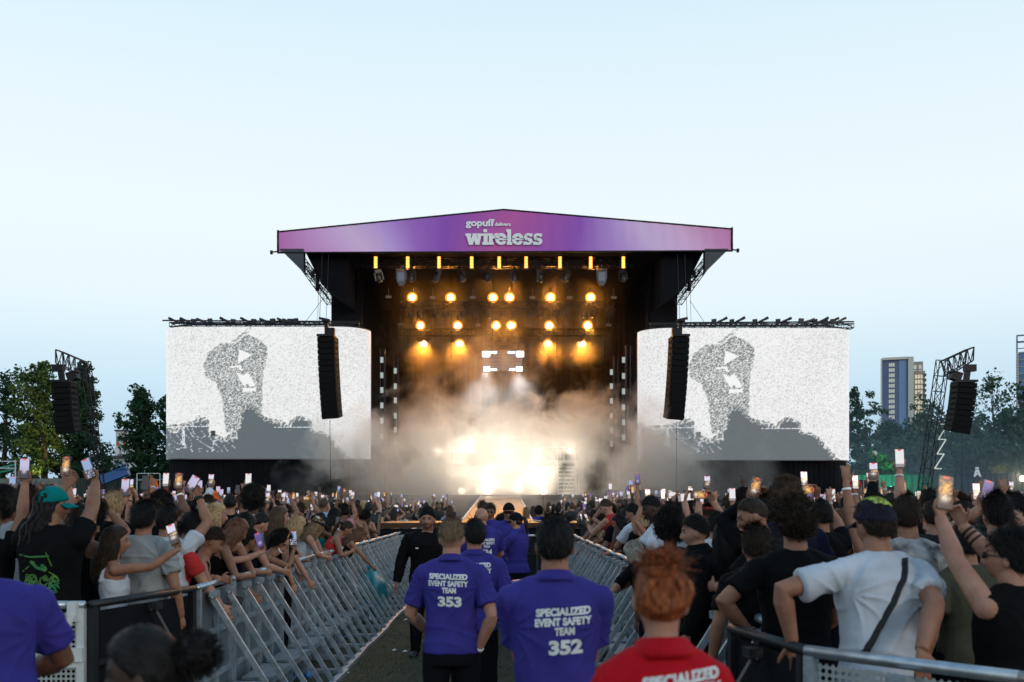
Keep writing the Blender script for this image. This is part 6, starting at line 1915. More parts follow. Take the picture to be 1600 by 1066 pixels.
# green print: scribbled rings and strokes pressed on the back of the shirt
gp = MB(); pr = random.Random(5); gk = 0
def scr(pts, w):
    for a, b in zip(pts[:-1], pts[1:]): gp.bar(Vector((a[0], -.4, a[1])), Vector((b[0], -.4, b[1])), w)
scr([(-.14, 1.30), (-.05, 1.285), (.06, 1.29), (.09, 1.295)], .012); scr([(.07, 1.32), (.10, 1.22)], .007); scr([(-.05, 1.25), (.05, 1.22), (.06, 1.19), (.0, 1.21), (-.04, 1.25)], .022); scr([(-.06, 1.22), (-.12, 1.18)], .008)
for i in range(34):
    cx_, cz_ = pr.uniform(-.09, .12), pr.uniform(1.04, 1.14); rr_ = pr.uniform(.008, .03); scr([(cx_ + rr_ * math.cos(k), cz_ + rr_ * 1.2 * math.sin(k)) for k in np.linspace(0, 5.5, 8)], .006)
scr([(-.14, 1.02), (-.10, .98), (-.12, .95)], .03); scr([(.06, 1.02), (.11, .98)], .02); scr([(.08, 1.18), (.13, 1.14)], .008)
gp.v = [(a * 1.05, b, c + .10) for a, b, c in gp.v]
me_ = gp.mesh('back_print', mat('print_green', (.01, .16, .06), .7, c2=(.12, .24, .01), vscale=5)); c_ = coords(me_)
bv = BVHTree.FromPolygons([tuple(v) for v in coords(sh.data)], [tuple(p.vertices) for p in sh.data.polygons])
for i_, q in enumerate(c_):
    ht = bv.ray_cast(Vector((float(q[0]), -1, float(q[2]))), Vector((0, 1, 0)))
    c_[i_, 1] = (ht[0].y if ht[0] else -.1) - .004 - .0005 * (i_ % 5)
me_.vertices.foreach_set('co', c_.ravel()); link('back_print', me_, sh)
o, r, sh = place('girl with long dark hair and white top in profile reaching out with a phone', 182, 846, 7.6, -62, tone='tan', fem=True, hair=('long', 'dark brown', 13), top='tank', topm=whitec, head=(-12, 2, 0), seed=25, voxel=.006,
    arms={'R': dict(img=(279, 858, 7.55), pw=(0, -.3, -1), pose='phone', dw=(-.35, .2, 1), nw=(-.2, -1, 0)), 'L': dict(w=(-.1, .3, 1.05))})
hold(r, 'R', 'stage', 'phone showing the stage, held by the girl with long dark hair')
place('person with thick black hair and loose grey shirt at the front left', 226, 812, 7.9, -10, tone='tan', hair=('messy', 'black', 14), top='tee', topm=greyc, seed=26, build=1.1, tvox=.009, amp=.010)
o, r, sh = place('man in white T-shirt with a watch, arm raised over the front left crowd', 262, 815, 8.4, -14, tone='tan', hair=('short', 'black', 15), top='tee', topm=whitec, seed=27, build=1.1, tvox=.009, amp=.008, voxel=.007,
    arms={'R': dict(img=(311, 776, 8.55), pw=(1, .2, -.5), pose='phone', dw=(-.5, .1, .9), nw=(0, -1, 0))})
A = r.arm['R']; m = MB(); a1 = (A['w'] - A['e']).normalized(); m.chain([A['w'] - a1 * .035, A['w'] - a1 * .005], .036, 14); m.box(A['w'] - a1 * .02 - A['n'] * .034, (.035, .012, .035)); m.build('watch', blackm, o)
q = phone(r.M @ phone_matrix(A) @ Matrix.Rotation(R(60), 4, 'Y'), 'lavender', 'phone held sideways by the man with a watch, lavender screen')
place('dark haired man with stubble looking down behind the boy in black tank top', 305, 838, 9.0, -70, tone='tan', hair=('messy', 'dark brown', 16), beard=.5, top='tee', topm=blackc, head=(-5, 22, 0), seed=28)
o, r, sh = place('boy with dark quiff and black tank top leaning on the left barrier', 332, 846, 8.75, -78, tone='tan', hair=('fadetop', 'dark brown', 17), fade=.8, top='tank', topm=blackc, lean=(20, 0, 0), head=(6, 16, 0), seed=29, voxel=.006,
    arms={'R': dict(img=(362, 985, 8.5), pw=(0, -1, 0), pose='relaxed'), 'L': dict(img=(345, 932, 9.0), pw=(-.6, -.2, -1), pose='grip')})
hold(r, 'L', 'dark', 'dark phone held low by the boy in black tank top')
place('blonde woman with centre parted hair behind the boy with the quiff', 338, 806, 9.6, -52, tone='fair', fem=True, hair=('long', 'blonde', 18), top='tank', topm=blackc, head=(-10, 0, 0), seed=30)
o, r, sh = place('woman with streaked blonde hair smiling in profile, arm stretched along the left barrier', 362, 846, 9.6, -78, lean=(13, 0, 0), tone='fair', fem=True, hair=('long', 'dark blonde', 19), top='crop', topm=blackc, head=(-4, 0, 0), seed=31,
    arms={'R': dict(img=(428, 858, 9.9), pw=(0, -.4, -1), pose='phone', dw=(-.35, .2, 1), nw=(-.3, -1, 0)), 'L': dict(w=(-.1, .3, 1.05))})
hold(r, 'R', 'purple', 'phone with purple screen on the outstretched arm at the left barrier')
place('person in black cap and black T-shirt pressed against the left barrier', 388, 850, 10.3, -72, lean=(16, 0, 0), tone='olive', hair=('short', 'black', 20), hat='cap', hatm=cloth('cap_black', (.008, .008, .009)), top='tee', topm=char, head=(20, 0, 0), seed=32)
place('person with large black afro in the left crowd below the grainy figure', 396, 785, 12.0, -10, tone='dark', hair=('afro', 'black', 21), top='tee', topm=skyc, seed=33)
place('brown haired woman with glasses turned right in the left crowd', 438, 808, 11.3, -50, tone='fair', fem=True, hair=('long', 'brown', 22), top='tank', topm=blackc, head=(-15, 0, 0), seed=34)
o, r, sh = place('person with black curls holding a purple cased phone at the left barrier', 438, 848, 10.9, -80, lean=(30, 0, 0), tone='olive', fem=True, hair=('curly', 'black', 23), top='crop', topm=blackc, seed=35,
    arms={'R': dict(img=(459, 858, 11.0), pw=(.3, -.3, -1), pose='phone', dw=(-.1, .2, 1), nw=(.2, -1, 0)), 'L': dict(img=(430, 905, 11.0), pw=(-1, 0, -.5))})
hold(r, 'R', 'blue', 'phone in a pale purple case held by the person with black curls')
o, r, sh = place('woman with big blonde curls and black T-shirt, arm hanging over the barrier', 463, 824, 11.9, -75, tone='fair', fem=True, hair=('longcurly', 'blonde', 24), top='tee', topm=blackc, lean=(26, 0, 0), seed=36, head=(25, 4, 0),
    arms={'R': dict(img=(489, 918, 11.6), pw=(.4, -1, 0), pose='relaxed'), 'L': dict(img=(470, 905, 11.7))})
navyhat = cloth('hat_navy', (.012, .014, .022))
o, r, sh = place('woman in dark bucket hat with white lettering and long fair hair at the left barrier', 500, 820, 13.0, -78, tone='fair', fem=True, hair=('long', 'dark blonde', 25), hat='bucket', hatm=navyhat, top='tank', topm=whitec, lean=(30, 0, 0), head=(30, 8, 0), seed=37,
    arms={'R': dict(img=(512, 872, 12.9), pw=(.8, -.3, -1), pose='grip'), 'L': dict(img=(492, 868, 13.2), pw=(-.8, -.3, -1))})
hatob = [c for c in bpy.data.objects if c.parent == o and c.name.startswith('hat')][0]
me_ = text_mesh('vuse', 1.0, .03); c_ = coords(me_); mn, mx = c_.min(0), c_.max(0); c_ = (c_ - (mn + mx) / 2) / np.maximum(mx - mn, 1e-6)
ar = R(-72) + c_[:, 0] * .75 * 1.0
me_.vertices.foreach_set('co', np.c_[np.cos(ar) * .094, np.sin(ar) * .112 - .005, .07 + c_[:, 1] * .03].astype(np.float32).ravel()); me_.materials.clear(); me_.materials.append(white_print)
bm_ = link('lettering', me_, hatob)
place('bare shouldered woman with dark tied hair leaning over the left barrier', 541, 826, 14.6, -76, tone='tan', fem=True, hair=('ponytail', 'dark brown', 26), top='bra', topm=redt, lean=(34, 0, 0), head=(8, 8, 0), seed=38,
    arms={'R': dict(img=(549, 862, 14.5), pw=(.5, -.4, -1), pose='grip'), 'L': dict(img=(535, 866, 14.7), pw=(-1, -.3, -1))})
place('woman with straight auburn hair bowed over the left barrier', 563, 836, 15.6, -76, tone='tan', fem=True, hair=('long', 'auburn', 27), top='tank', topm=blackc, lean=(38, 0, 0), head=(5, 18, 0), seed=39,
    arms={'R': dict(img=(590, 895, 15.6), pw=(.3, -1, 0))})
place('person in orange bucket hat filming in the left crowd', 331, 773, 15.5, -5, tone='fair', fem=True, hair=('short', 'brown', 28), hat='bucket', hatm=orangec, top='tee', topm=char, seed=40)

# front of the right crowd
capg = cloth('cap_navy', (.014, .018, .035))
o, r, sh = place('man in white T-shirt and two-tone cap with black strap, hands on the barrier', 1366, 822, 4.85, 8, tone='tan', hair=('short', 'dark brown', 30), hat='cap', hatm=capg, top='tee', topm=whitec, build=1.12, head=(12, 4, 0), lean=(4, 0, 0), seed=41, voxel=.006, tvox=.008, amp=.007,
    arms={'L': dict(img=(1238, 1003, 4.78), pw=(-1, -.2, .35), pose='flat', d=(.3, .1, -1), n=(0, 1, 0)), 'R': dict(img=(1440, 1016, 4.42), pw=(.5, -.6, .5), pose='flat', d=(0, -.1, -1), n=(0, 1, 0))})
capo = [c for c in bpy.data.objects if c.parent == o and c.name.startswith('cap')][0]
fm = MB()      # yellow green front panel of the cap
P_ = HP[False]; Nn = P_ / np.array([.075 ** 2, .097 ** 2, .117 ** 2]); Nn /= np.linalg.norm(Nn, axis=1)[:, None]
Qp = P_ + Nn * .0225; Qp[:, 2] += .006 * sstep(.03, .1, Qp[:, 2])
keep = [f for f in HF if all(P_[i, 2] > .072 - .25 * P_[i, 0] and P_[i, 0] > -.035 for i in f)]
fm.add(Qp.tolist(), keep, 0, True); fm.build('cap_panel', cloth('cap_lime', (.42, .55, .12)), capo)
sm_ = MB(); bv = BVHTree.FromPolygons([tuple(v) for v in coords(sh.data)], [tuple(p.vertices) for p in sh.data.polygons])
ptsl = []
for k in range(15):
    f = k / 14; X, Z = .08 - .235 * f, (1.49 - .45 * f) * r.h
    ht = bv.ray_cast(Vector((X, -1, Z)), Vector((0, 1, 0))); ptsl.append((X, (ht[0].y if ht[0] else -.1) - .006, Z))
sm_.chain(ptsl, [.022] * 15, 8, flat=.25, up=(1, 0, 1)); sm_.build('bag_strap', blackm, o)
o, r, sh = place('man in black sleeveless top and sunglasses filming overhead at the right edge', 1574, 872, 4.55, 28, tone='fair', hair=('messy', 'black', 31), shades=True, top='sleeveless', topm=blackc, head=(26, -6, 0), build=1.12, seed=42, voxel=.006, tvox=.009,
    arms={'L': dict(img=(1468, 806, 4.75), pw=(-.8, .1, -1), pose='phone', dw=(.12, .1, 1), nw=(.15, -1, 0)), 'R': dict(img=(1504, 822, 4.9), pw=(.8, .3, -.7), pose='cage', dw=(-.4, 0, 1), nw=(-.5, -.6, 0))})
hold(r, 'L', 'amber', 'phone with glowing stage picture held overhead by the man in sunglasses')
A = r.arm['R']; a1 = (A['w'] - A['e']).normalized(); m = MB()
for q in (.03, .055, .085): m.chain([A['w'] - a1 * q, A['w'] - a1 * (q + .012)], .037, 14)
m.build('bracelets', blackm, o)
rp_ = MB(); scrp = [(.06, 1.22), (.10, 1.19), (.16, 1.18), (.12, 1.12), (.16, 1.08), (.10, 1.05)]
for a, b in zip(scrp[:-1], scrp[1:]): rp_.bar(Vector((a[0], -.4, a[1])), Vector((b[0], -.4, b[1])), .04)
me_ = rp_.mesh('back_print', mat('print_red', (.4, .02, .02), .7)); c_ = coords(me_); bv = BVHTree.FromPolygons([tuple(v) for v in coords(sh.data)], [tuple(p.vertices) for p in sh.data.polygons])
for i_, q in enumerate(c_):
    ht = bv.ray_cast(Vector((float(q[0]), -1, float(q[2]))), Vector((0, 1, 0))); c_[i_, 1] = (ht[0].y if ht[0] else -.1) - .004 - .0006 * (i_ % 7)
me_.vertices.foreach_set('co', c_.ravel()); link('back_print', me_, sh)
o, r, sh = place('tall man with thick dark curls and black T-shirt, hand on the black barrier', 1241, 822, 5.5, 4, tone='tan', hair=('curly', 'dark brown', 32), top='tee', topm=blackc, build=1.1, seed=43, voxel=.007, tvox=.009,
    arms={'L': dict(img=(1168, 985, 5.5), pw=(-1, -.5, 0)), 'R': dict(w=(.2, .3, 1.0))})
place('person with shaggy dark brown hair and black top beside the tall curly man', 1180, 856, 6.1, 8, tone='tan', hair=('messy', 'dark brown', 33), top='tee', topm=blackc, seed=44, build=1.05)
place('young man with short dark hair and black jacket in profile facing left', 1086, 832, 7.3, 72, tone='fair', hair=('fadetop', 'black', 34), fade=.8, top='hoodie', topm=blackc, head=(8, 4, 0), seed=45, voxel=.006, build=1.05)
place('person with dark frizzy hair left of the young man in profile', 1046, 845, 8.2, 10, tone='brown', hair=('afro', 'black', 35), top='tee', topm=char, seed=46, h=.93)
o, r, sh = place('woman with ash blonde hair bent over the right barrier, phone lit', 990, 868, 9.3, 30, tone='fair', fem=True, hair=('long', 'grey blonde', 36), top='tee', topm=blackc, lean=(34, 0, 0), head=(10, 15, 0), seed=47,
    arms={'L': dict(img=(985, 912, 9.2), pw=(-1, -.3, -1), pose='phone', dw=(.2, -.2, 1), nw=(.1, -1, .2)), 'R': dict(w=(.1, .5, 1.1))})
hold(r, 'L', 'white', 'glaring white phone held low by the ash blonde woman')
o, r, sh = place('person with brown curls and both arms up holding a phone sideways', 1050, 815, 9.3, -4, tone='fair', hair=('curly', 'dark brown', 37), top='tee', topm=whitec, seed=48,
    arms={'L': dict(img=(1052, 786, 9.6), pw=(-1, .1, -.5), pose='cage', dw=(.3, 0, 1), nw=(.9, -.4, 0)), 'R': dict(img=(1092, 783, 9.6), pw=(1, .1, -.6), pose='cage', dw=(-.3, 0, 1), nw=(-.9, -.4, 0))})
phone(r.M @ phone_between(r.arm['L'], r.arm['R']), 'white', 'phone held sideways in two hands, bright white screen, right crowd')
o, r, sh = place('person in white T-shirt holding a phone sideways high above the right crowd', 1118, 822, 9.0, 6, tone='fair', hair=('short', 'black', 38), top='tee', topm=whitec, seed=49,
    arms={'L': dict(img=(1066, 768, 9.3), pw=(-.9, .1, -.6), pose='cage', dw=(.2, 0, 1), nw=(.9, -.4, 0)), 'R': dict(img=(1106, 766, 9.3), pw=(1, .1, -.4), pose='cage', dw=(-.3, 0, 1), nw=(-.9, -.4, 0))})
phone(r.M @ phone_between(r.arm['L'], r.arm['R']), 'amber', 'phone held sideways high, amber stage picture, right crowd')
o, r, sh = place('person in black long sleeves lifting a phone with amber screen high', 1198, 806, 7.6, -5, tone='tan', hair=('messy', 'dark brown', 39), top='long', topm=blackc, seed=50,
    arms={'L': dict(img=(1172, 784, 7.8), pw=(-1, .1, -.4), pose='phone', dw=(.3, .1, 1), nw=(.1, -1, 0)), 'R': dict(img=(1203, 782, 7.85), pw=(1, .1, -.4), pose='cage', dw=(-.5, .1, 1), nw=(-.9, -.5, 0))})
hold(r, 'L', 'amber', 'upright phone with amber stage picture lifted high left of the brown curls')
place('person with fluffy brown hair rising above the tall curly man', 1228, 785, 7.2, 0, tone='fair', hair=('curly', 'brown', 40), top='tee', topm=navy, seed=51, h=1.08)
place('man with dark hair and black and white shirt right of the two-tone cap', 1416, 808, 6.2, 10, tone='tan', hair=('short', 'dark brown', 41), top='tee', topm=cloth('patterned', (.5, .5, .5), .8, .0) if False else mat('patterned_shirt', (.55, .55, .55), .8, c2=(.012, .012, .014), vscale=7), seed=52, head=(-20, 0, 0))
o, r, sh = place('person with black hair holding a phone in both hands near the right edge', 1556, 806, 6.6, 5, tone='fair', hair=('messy', 'black', 42), top='tee', topm=blackc, seed=53,
    arms={'L': dict(img=(1532, 794, 6.85), pw=(-1, .1, -.6), pose='phone', dw=(.3, .1, 1), nw=(.1, -1, 0)), 'R': dict(img=(1572, 794, 6.9), pw=(1, .1, -.6), pose='cage', dw=(-.4, .1, 1), nw=(-.9, -.4, 0))})
hold(r, 'L', 'purple', 'phone with purple screen held in both hands near the right edge')
place('person in olive T-shirt between the white T-shirt and the raised arm', 1508, 850, 5.9, 12, tone='tan', hair=('short', 'black', 43), top='tee', topm=cloth('olive', (.05, .05, .035)), seed=54)
place('person with long black hair turned away, left of the tall curly man', 1130, 838, 8.2, -10, tone='tan', fem=True, hair=('long', 'black', 44), top='tee', topm=blackc, seed=55)

# crew far off
place('stage hand in grey standing in the wing below the left screen', 528, 741, 51, 178, DECK - .0, tone='tan', hair=('short', 'dark brown', 6), top='tee', topm=greyc, seed=60, voxel=.016, h=.95)
place('stage hand in grey standing in the wing below the right screen', 1054, 739, 51, 178, DECK, tone='tan', hair=('short', 'dark brown', 6), top='tee', topm=greyc, seed=61, voxel=.016, h=.95)
place('worker in orange high visibility jacket standing left of the left screen', 237, 735, 52, 160, .0, tone='tan', hair=('short', 'black', 6), top='hoodie', topm=orangec, seed=62, voxel=.016, h=1.06)
place('man in red shirt standing by the right edge of the right screen', 1336, 739, 50, 170, .0, tone='tan', hair=('short', 'black', 6), top='tee', topm=redt, seed=63, voxel=.016, h=1.06)
rp2 = MB(); rp2.box((-17.7, 52, .8), (4, 2, 1.6)); o_ = rp2.build('work_platform', black); tag(o_, 'low black work platform under the orange clad worker', 'platform')
rp3 = MB(); rp3.box((17.7, 50, .75), (3, 2, 1.5)); o_ = rp3.build('work_platform', black); tag(o_, 'low black work platform under the man in red shirt', 'platform')
for nm, zz_ in (('worker in orange', 1.6), ('man in red', 1.5)):
    for q in bpy.data.objects:
        if q.get('label', '').startswith(nm): q.location.z = zz_
for (x, y, D, lab, fem, hs, hc, tm) in ((703, 797, 27, 'photographer with brown hair crouching left of the catwalk', True, 'long', 'brown', 'lav'), (822, 799, 29, 'person with fair hair right of the catwalk edge', True, 'long', 'dark blonde', 'tan'), (842, 800, 28, 'person with dark hair and purple top right of the catwalk', False, 'curly', 'black', 'pur'), (833, 797, 30.5, 'person with brown hair farther back right of the catwalk', True, 'long', 'brown', 'tan')):
    place(lab, x, y, D, 0, 0, tone='tan', fem=fem, hair=(hs, hc, 6), top='tee', topm={'lav': cloth('lavender', (.25, .22, .4)), 'tan': tanc, 'pur': purple}[tm], seed=int(x), voxel=.014)
# ------------------------------------------------------------------ the crowd: a few dozen poses, each copied with its parts
UP = dict(d=(0, .12, 1), n=(0, -1, 0))
VARS = []
def variant(fem, top, act, legs='trousers', **kw):
    kw.setdefault('head', (0, 4, 0))
    r = Rig(fem=fem, **kw)
    b = body_mesh(r, .0095); b.materials.append(skin('tan'))
    t = top_mesh(r, top, .014, len(VARS), .005); t.materials.append(blackc)
    l = legs_mesh(r, .02, legs); l.materials.append(dutyc)
    ph = []
    for k in 'LR':
        if r.arm[k]['pose'] == 'phone': ph.append(phone_matrix(r.arm[k], .95))
    if r.arm['L']['pose'] == 'cage' and r.arm['R']['pose'] == 'cage': ph.append(phone_between(r.arm['L'], r.arm['R']))
    br = None
    if len(VARS) % 3 != 1:
        k = 'R' if r.arm['R']['w'].z > r.arm['L']['w'].z else 'L'; A = r.arm[k]; a1 = (A['w'] - A['e']).normalized(); mb = MB()
        for q in ((.03,), (.02, .05), (.045,))[len(VARS) % 3]: mb.chain([A['w'] - a1 * q, A['w'] - a1 * (q + .014)], .031 if fem else .036, 12)
        br = mb.mesh('bracelet', [blackm])
    VARS.append(dict(br=br, r=r, body=b, top=t, legs=l, ph=ph, fem=fem, style=top, act=act))
PHN = dict(pose='phone', **UP)
def lr(k, w, **a):
    return {k: dict(w=(w[0] if k == 'R' else -w[0], w[1], w[2]), **a)}
def two(a, b): return {'L': dict(a), 'R': dict(b)}
for fem, top in ((False, 'tee'), (True, 'tank'), (False, 'tee'), (True, 'tee')):
    i = len(VARS)
    s = 'R' if i % 2 == 0 else 'L'
    variant(fem, top, 'phone arm up', arms=lr(s, (.16, .28, 1.84), **PHN), head=(6, -2, 0))
    variant(fem, 'tank' if fem else top, 'phone in both hands', arms=two(dict(w=(-.05, .34, 1.70), pole=(-.9, .2, -.7), **PHN), dict(w=(.05, .35, 1.70), pole=(.9, .2, -.7), pose='cage', d=(-.35, .1, 1), n=(-.8, -.6, 0))), head=(0, -4, 0))
variant(False, 'tee', 'phone held sideways', arms=two(dict(w=(-.11, .28, 1.80), pose='cage', d=(.3, 0, 1), n=(.9, -.4, 0)), dict(w=(.11, .28, 1.80), pose='cage', d=(-.3, 0, 1), n=(-.9, -.4, 0))))
variant(True, 'crop', 'phone held sideways', arms=two(dict(w=(-.10, .28, 1.72), pose='cage', d=(.3, 0, 1), n=(.9, -.4, 0)), dict(w=(.10, .28, 1.72), pose='cage', d=(-.3, 0, 1), n=(-.9, -.4, 0))))
variant(False, 'long', 'phone arm up', arms=lr('L', (.10, .30, 1.88), **PHN), head=(-5, -2, 0))
variant(True, 'tank', 'bare phone arm high', arms=lr('R', (.22, .16, 1.97), **PHN), head=(10, 0, 3))
variant(False, 'sleeveless', 'bare phone arm high', arms=lr('L', (.2, .2, 2.0), **PHN), head=(-10, 0, -3))
variant(False, 'tee', 'arms down', head=(12, 0, 0))
variant(True, 'tee', 'arms down', head=(-18, 2, 0))
variant(False, 'tee', 'phone at face', arms=lr('R', (.06, .36, 1.50), **PHN))
variant(True, 'tank', 'phone at face', arms=lr('L', (.06, .34, 1.48), **PHN))
variant(True, 'crop', 'open hand waving', arms=lr('L', (.24, .12, 1.96), pose='open', d=(0, .05, 1), n=(0, 1, 0)))
variant(False, 'tee', 'finger pointing up', arms=lr('R', (.2, .2, 1.96), pose='point', d=(0, .1, 1), n=(0, 1, 0)))
variant(True, 'tee', 'raised fist', arms=lr('R', (.24, .14, 1.9), pose='fist', d=(0, 0, 1), n=(0, 1, 0)))
NUPR = len(VARS)
# poses for those pressed against the barriers (they turn towards the aisle)
LEAN0 = len(VARS)
variant(True, 'tank', 'leaning on barrier', lean=(22, 0, 0), head=(20, 8, 0), arms=two(dict(w=(-.14, .46, 1.10), pole=(-.8, 0, -1)), dict(w=(.12, .47, 1.10), pole=(.8, 0, -1))))
variant(False, 'tee', 'leaning on barrier', lean=(18, 0, 0), head=(28, 6, 0), arms=two(dict(w=(-.05, .48, 1.14), pole=(-1, 0, -1)), dict(w=(.2, .50, .80), pole=(.6, -.8, 0))))
variant(True, 'crop', 'arm over barrier', lean=(28, 0, 0), head=(15, 10, 0), arms=two(dict(w=(-.2, .62, .78), pole=(-.4, -1, 0)), dict(w=(.12, .45, 1.12), pole=(1, 0, -1))))
variant(False, 'sleeveless', 'phone over barrier', lean=(20, 0, 0), head=(18, 10, 0), arms=two(dict(w=(-.06, .55, 1.32), pose='phone', d=(0, .5, 1), n=(0, -1, .4), pole=(-.6, 0, -1)), dict(w=(.18, .46, 1.08), pole=(1, 0, -1))))
variant(True, 'tank', 'phone over barrier', lean=(16, 0, 0), head=(25, 4, 0), arms=two(dict(w=(-.2, .42, 1.12), pole=(-1, 0, -1)), dict(w=(.10, .52, 1.48), pose='phone', d=(0, .2, 1), n=(0, -1, 0), pole=(.5, -.2, -1))))
variant(True, 'tank', 'leaning, phone up', lean=(12, 0, 0), head=(22, 0, 0), arms=two(dict(w=(-.15, .25, 1.86), **PHN), dict(w=(.14, .42, 1.12), pole=(1, 0, -1))))

tones = ['fair', 'tan', 'tan', 'olive', 'fair', 'brown', 'dark', 'tan']
toned = {'fair': 'fair', 'tan': 'tanned', 'olive': 'olive', 'brown': 'brown', 'dark': 'dark'}
tops = [('black', blackc)] * 15 + [('charcoal', char)] * 2 + [('white', whitec)] * 3 + [('grey', greyc)] * 1 + [('navy', navy)] * 2 + [('tan', tanc), ('pink', pinkc), ('teal', tealc), ('sky blue', skyc), ('red', redt)]
styn = {'tee': 'T-shirt', 'tank': 'tank top', 'crop': 'crop top', 'long': 'long sleeves', 'sleeveless': 'sleeveless top'}
hairs_m = [('short', 's'), ('short', 's'), ('messy', 'm'), ('curly', 'c'), ('crop', 'k'), ('fadetop', 'f'), ('afro', 'a')]
hairs_f = [('long', 'l'), ('long', 'l'), ('longcurly', 'lc'), ('ponytail', 'p'), ('bun', 'b'), ('curly', 'c'), ('long', 'l2')]
hdesc = {'short': 'short %s hair', 'messy': 'messy %s hair', 'curly': '%s curls', 'crop': 'cropped %s hair', 'fadetop': '%s quiff', 'afro': '%s afro', 'long': 'long %s hair', 'longcurly': 'long curly %s hair', 'ponytail': '%s ponytail', 'bun': '%s bun'}
hcol = ['black'] * 9 + ['dark brown'] * 5 + ['brown'] * 3 + ['auburn', 'dark blonde', 'blonde']
caps = [('black', cloth('cap_black', (.008, .008, .009))), ('black', cloth('cap_black', (.008, .008, .009))), ('white', whitec), ('navy', capg), ('grey', greyc), ('red', redt), ('teal', capteal)]
pk_ = ['lavender'] * 4 + ['white'] * 4 + ['stage'] * 7 + ['purple'] * 2 + ['amber'] * 3 + ['blue'] * 2 + ['dark'] * 6
pdesc = {'lavender': 'lavender screen', 'white': 'white screen', 'stage': 'stage on screen', 'purple': 'purple screen', 'amber': 'amber screen', 'blue': 'bluish screen', 'dark': 'dark back'}
ANCH = [(40, 'at left picture edge'), (85, 'below yellow green tree'), (130, 'below left mast'), (200, 'below white building'), (255, 'left of left screen'), (330, "below left screen's start"), (400, 'below left grainy figure'), (460, "below left screen's middle"), (500, 'beside left speaker hang'), (540, 'below left speaker hang'), (580, "below left screen's end"), (630, 'below left light posts'), (790, 'left of catwalk'), (900, 'below right stair'), (950, 'right of right stair'), (1000, 'below right light posts'), (1045, "below right screen's start"), (1080, 'below right speaker hang'), (1130, 'beside right speaker hang'), (1200, 'below right grainy figure'), (1260, "below right screen's middle"), (1330, "below right screen's end"), (1375, 'below flight case'), (1440, 'below green bush'), (1490, 'below zigzag stripe'), (1540, 'below right mast speakers')]
def anchor(px):
    for lim, t in ANCH:
        if px < lim: return t
    return 'at right picture edge'
def depthw(D): return 'near' if D < 10 else ('nearer' if D < 12 else ('midway' if D < 15 else ('far' if D < 18 else ('farther' if D < 21 else 'farthest'))))

cr = random.Random(2024)
def add_person(x, y, z, rz, vi, sc):
    V = VARS[vi]; fem = V['fem']
    tone = cr.choice(tones)
    o = bpy.data.objects.new('person', V['body']); col.objects.link(o)
    o.location = (x, y, z); o.rotation_euler = (0, 0, R(rz)); o.scale = (sc, sc, sc)
    set_mat(o, skin(tone))
    tn, tm = cr.choice(tops)
    s = bpy.data.objects.new('shirt', V['top']); col.objects.link(s); setpar(s, o); set_mat(s, tm)
    l = bpy.data.objects.new('trousers', V['legs']); col.objects.link(l); setpar(l, o); set_mat(l, cr.choice([dutyc, dutyc, char, navy, cloth('denim', (.06, .09, .15))]))
    if V['br'] is not None and y < 16:
        q = bpy.data.objects.new('bracelet', V['br']); col.objects.link(q); setpar(q, o); set_mat(q, cr.choice([blackm, white_print, mat('beads', (.3, .1, .08), .5), aluw]))
    hs, _ = cr.choice(hairs_f if fem else hairs_m)
    hc = cr.choice(hcol)
    if hs == 'afro': hc = 'black'
    wear(o, 'hair', hair_lib(hs, 60 + cr.randint(0, 2), fem), V['r'].Mh, hair_mat(hc))
    hat = ''
    if cr.random() < (.15 if y > 9.5 else .0) and hs not in ('bun', 'afro', 'curly'):
        cn, cm = cr.choice(caps); kd = cr.choice(['cap', 'cap', 'backcap', 'bucket', 'beanie'])
        wear(o, 'hat', hat_lib(kd), V['r'].Mh, cm, cm); hat = ', %s %s' % (cn, {'cap': 'cap', 'backcap': 'backward cap', 'bucket': 'bucket hat', 'beanie': 'beanie'}[kd])
    px = CX + x * F / y
    side = 'left' if x < 0 else 'right'
    lab = '%s%s, %s %s, %s, %s %s' % ((hdesc[hs] % hc) if not hat else hc + ' hair', hat, tn, styn[V['style']], V['act'], depthw(y), anchor(px))
    if len(lab.split()) > 16: lab = lab.replace(' backward cap', ' cap').replace('sky blue', 'blue')
    if len(lab.split()) > 16: lab = lab.replace('dark brown', 'brown').replace('bare phone arm', 'phone arm').replace("below left screen's start", 'under left screen')
    if len(lab.split()) > 16: lab = lab.replace('in both hands', 'two-handed')
    tag(o, lab, 'person', 'spectators in the %s crowd' % side)
    M = Matrix.Translation((x, y, z)) @ Matrix.Rotation(R(rz), 4, 'Z') @ Matrix.Scale(sc, 4)
    for pm_ in V['ph']:
        kd = cr.choice(pk_)
        Mp = M @ pm_
        p = Mp.translation; ppx = CX + p.x * F / p.y
        phone(Mp, kd, 'phone, %s, held by %s top, %s, %s %s' % (pdesc[kd], tn, hc + ' hair', depthw(y), anchor(ppx)), 'phones held up in the %s crowd' % side)
    return o
spots = []
def ok(x, y, dmin=.40):
    for (a, b) in HEROPOS:
        if (a - x) ** 2 + (b - y) ** 2 < dmin * dmin: return False
    for q in spots:
        if (q[0] - x) ** 2 + (q[1] - y) ** 2 < dmin * dmin: return False
    return True
def inframe(x, y): return -30 < CX + x * F / y < 1630
cand = []
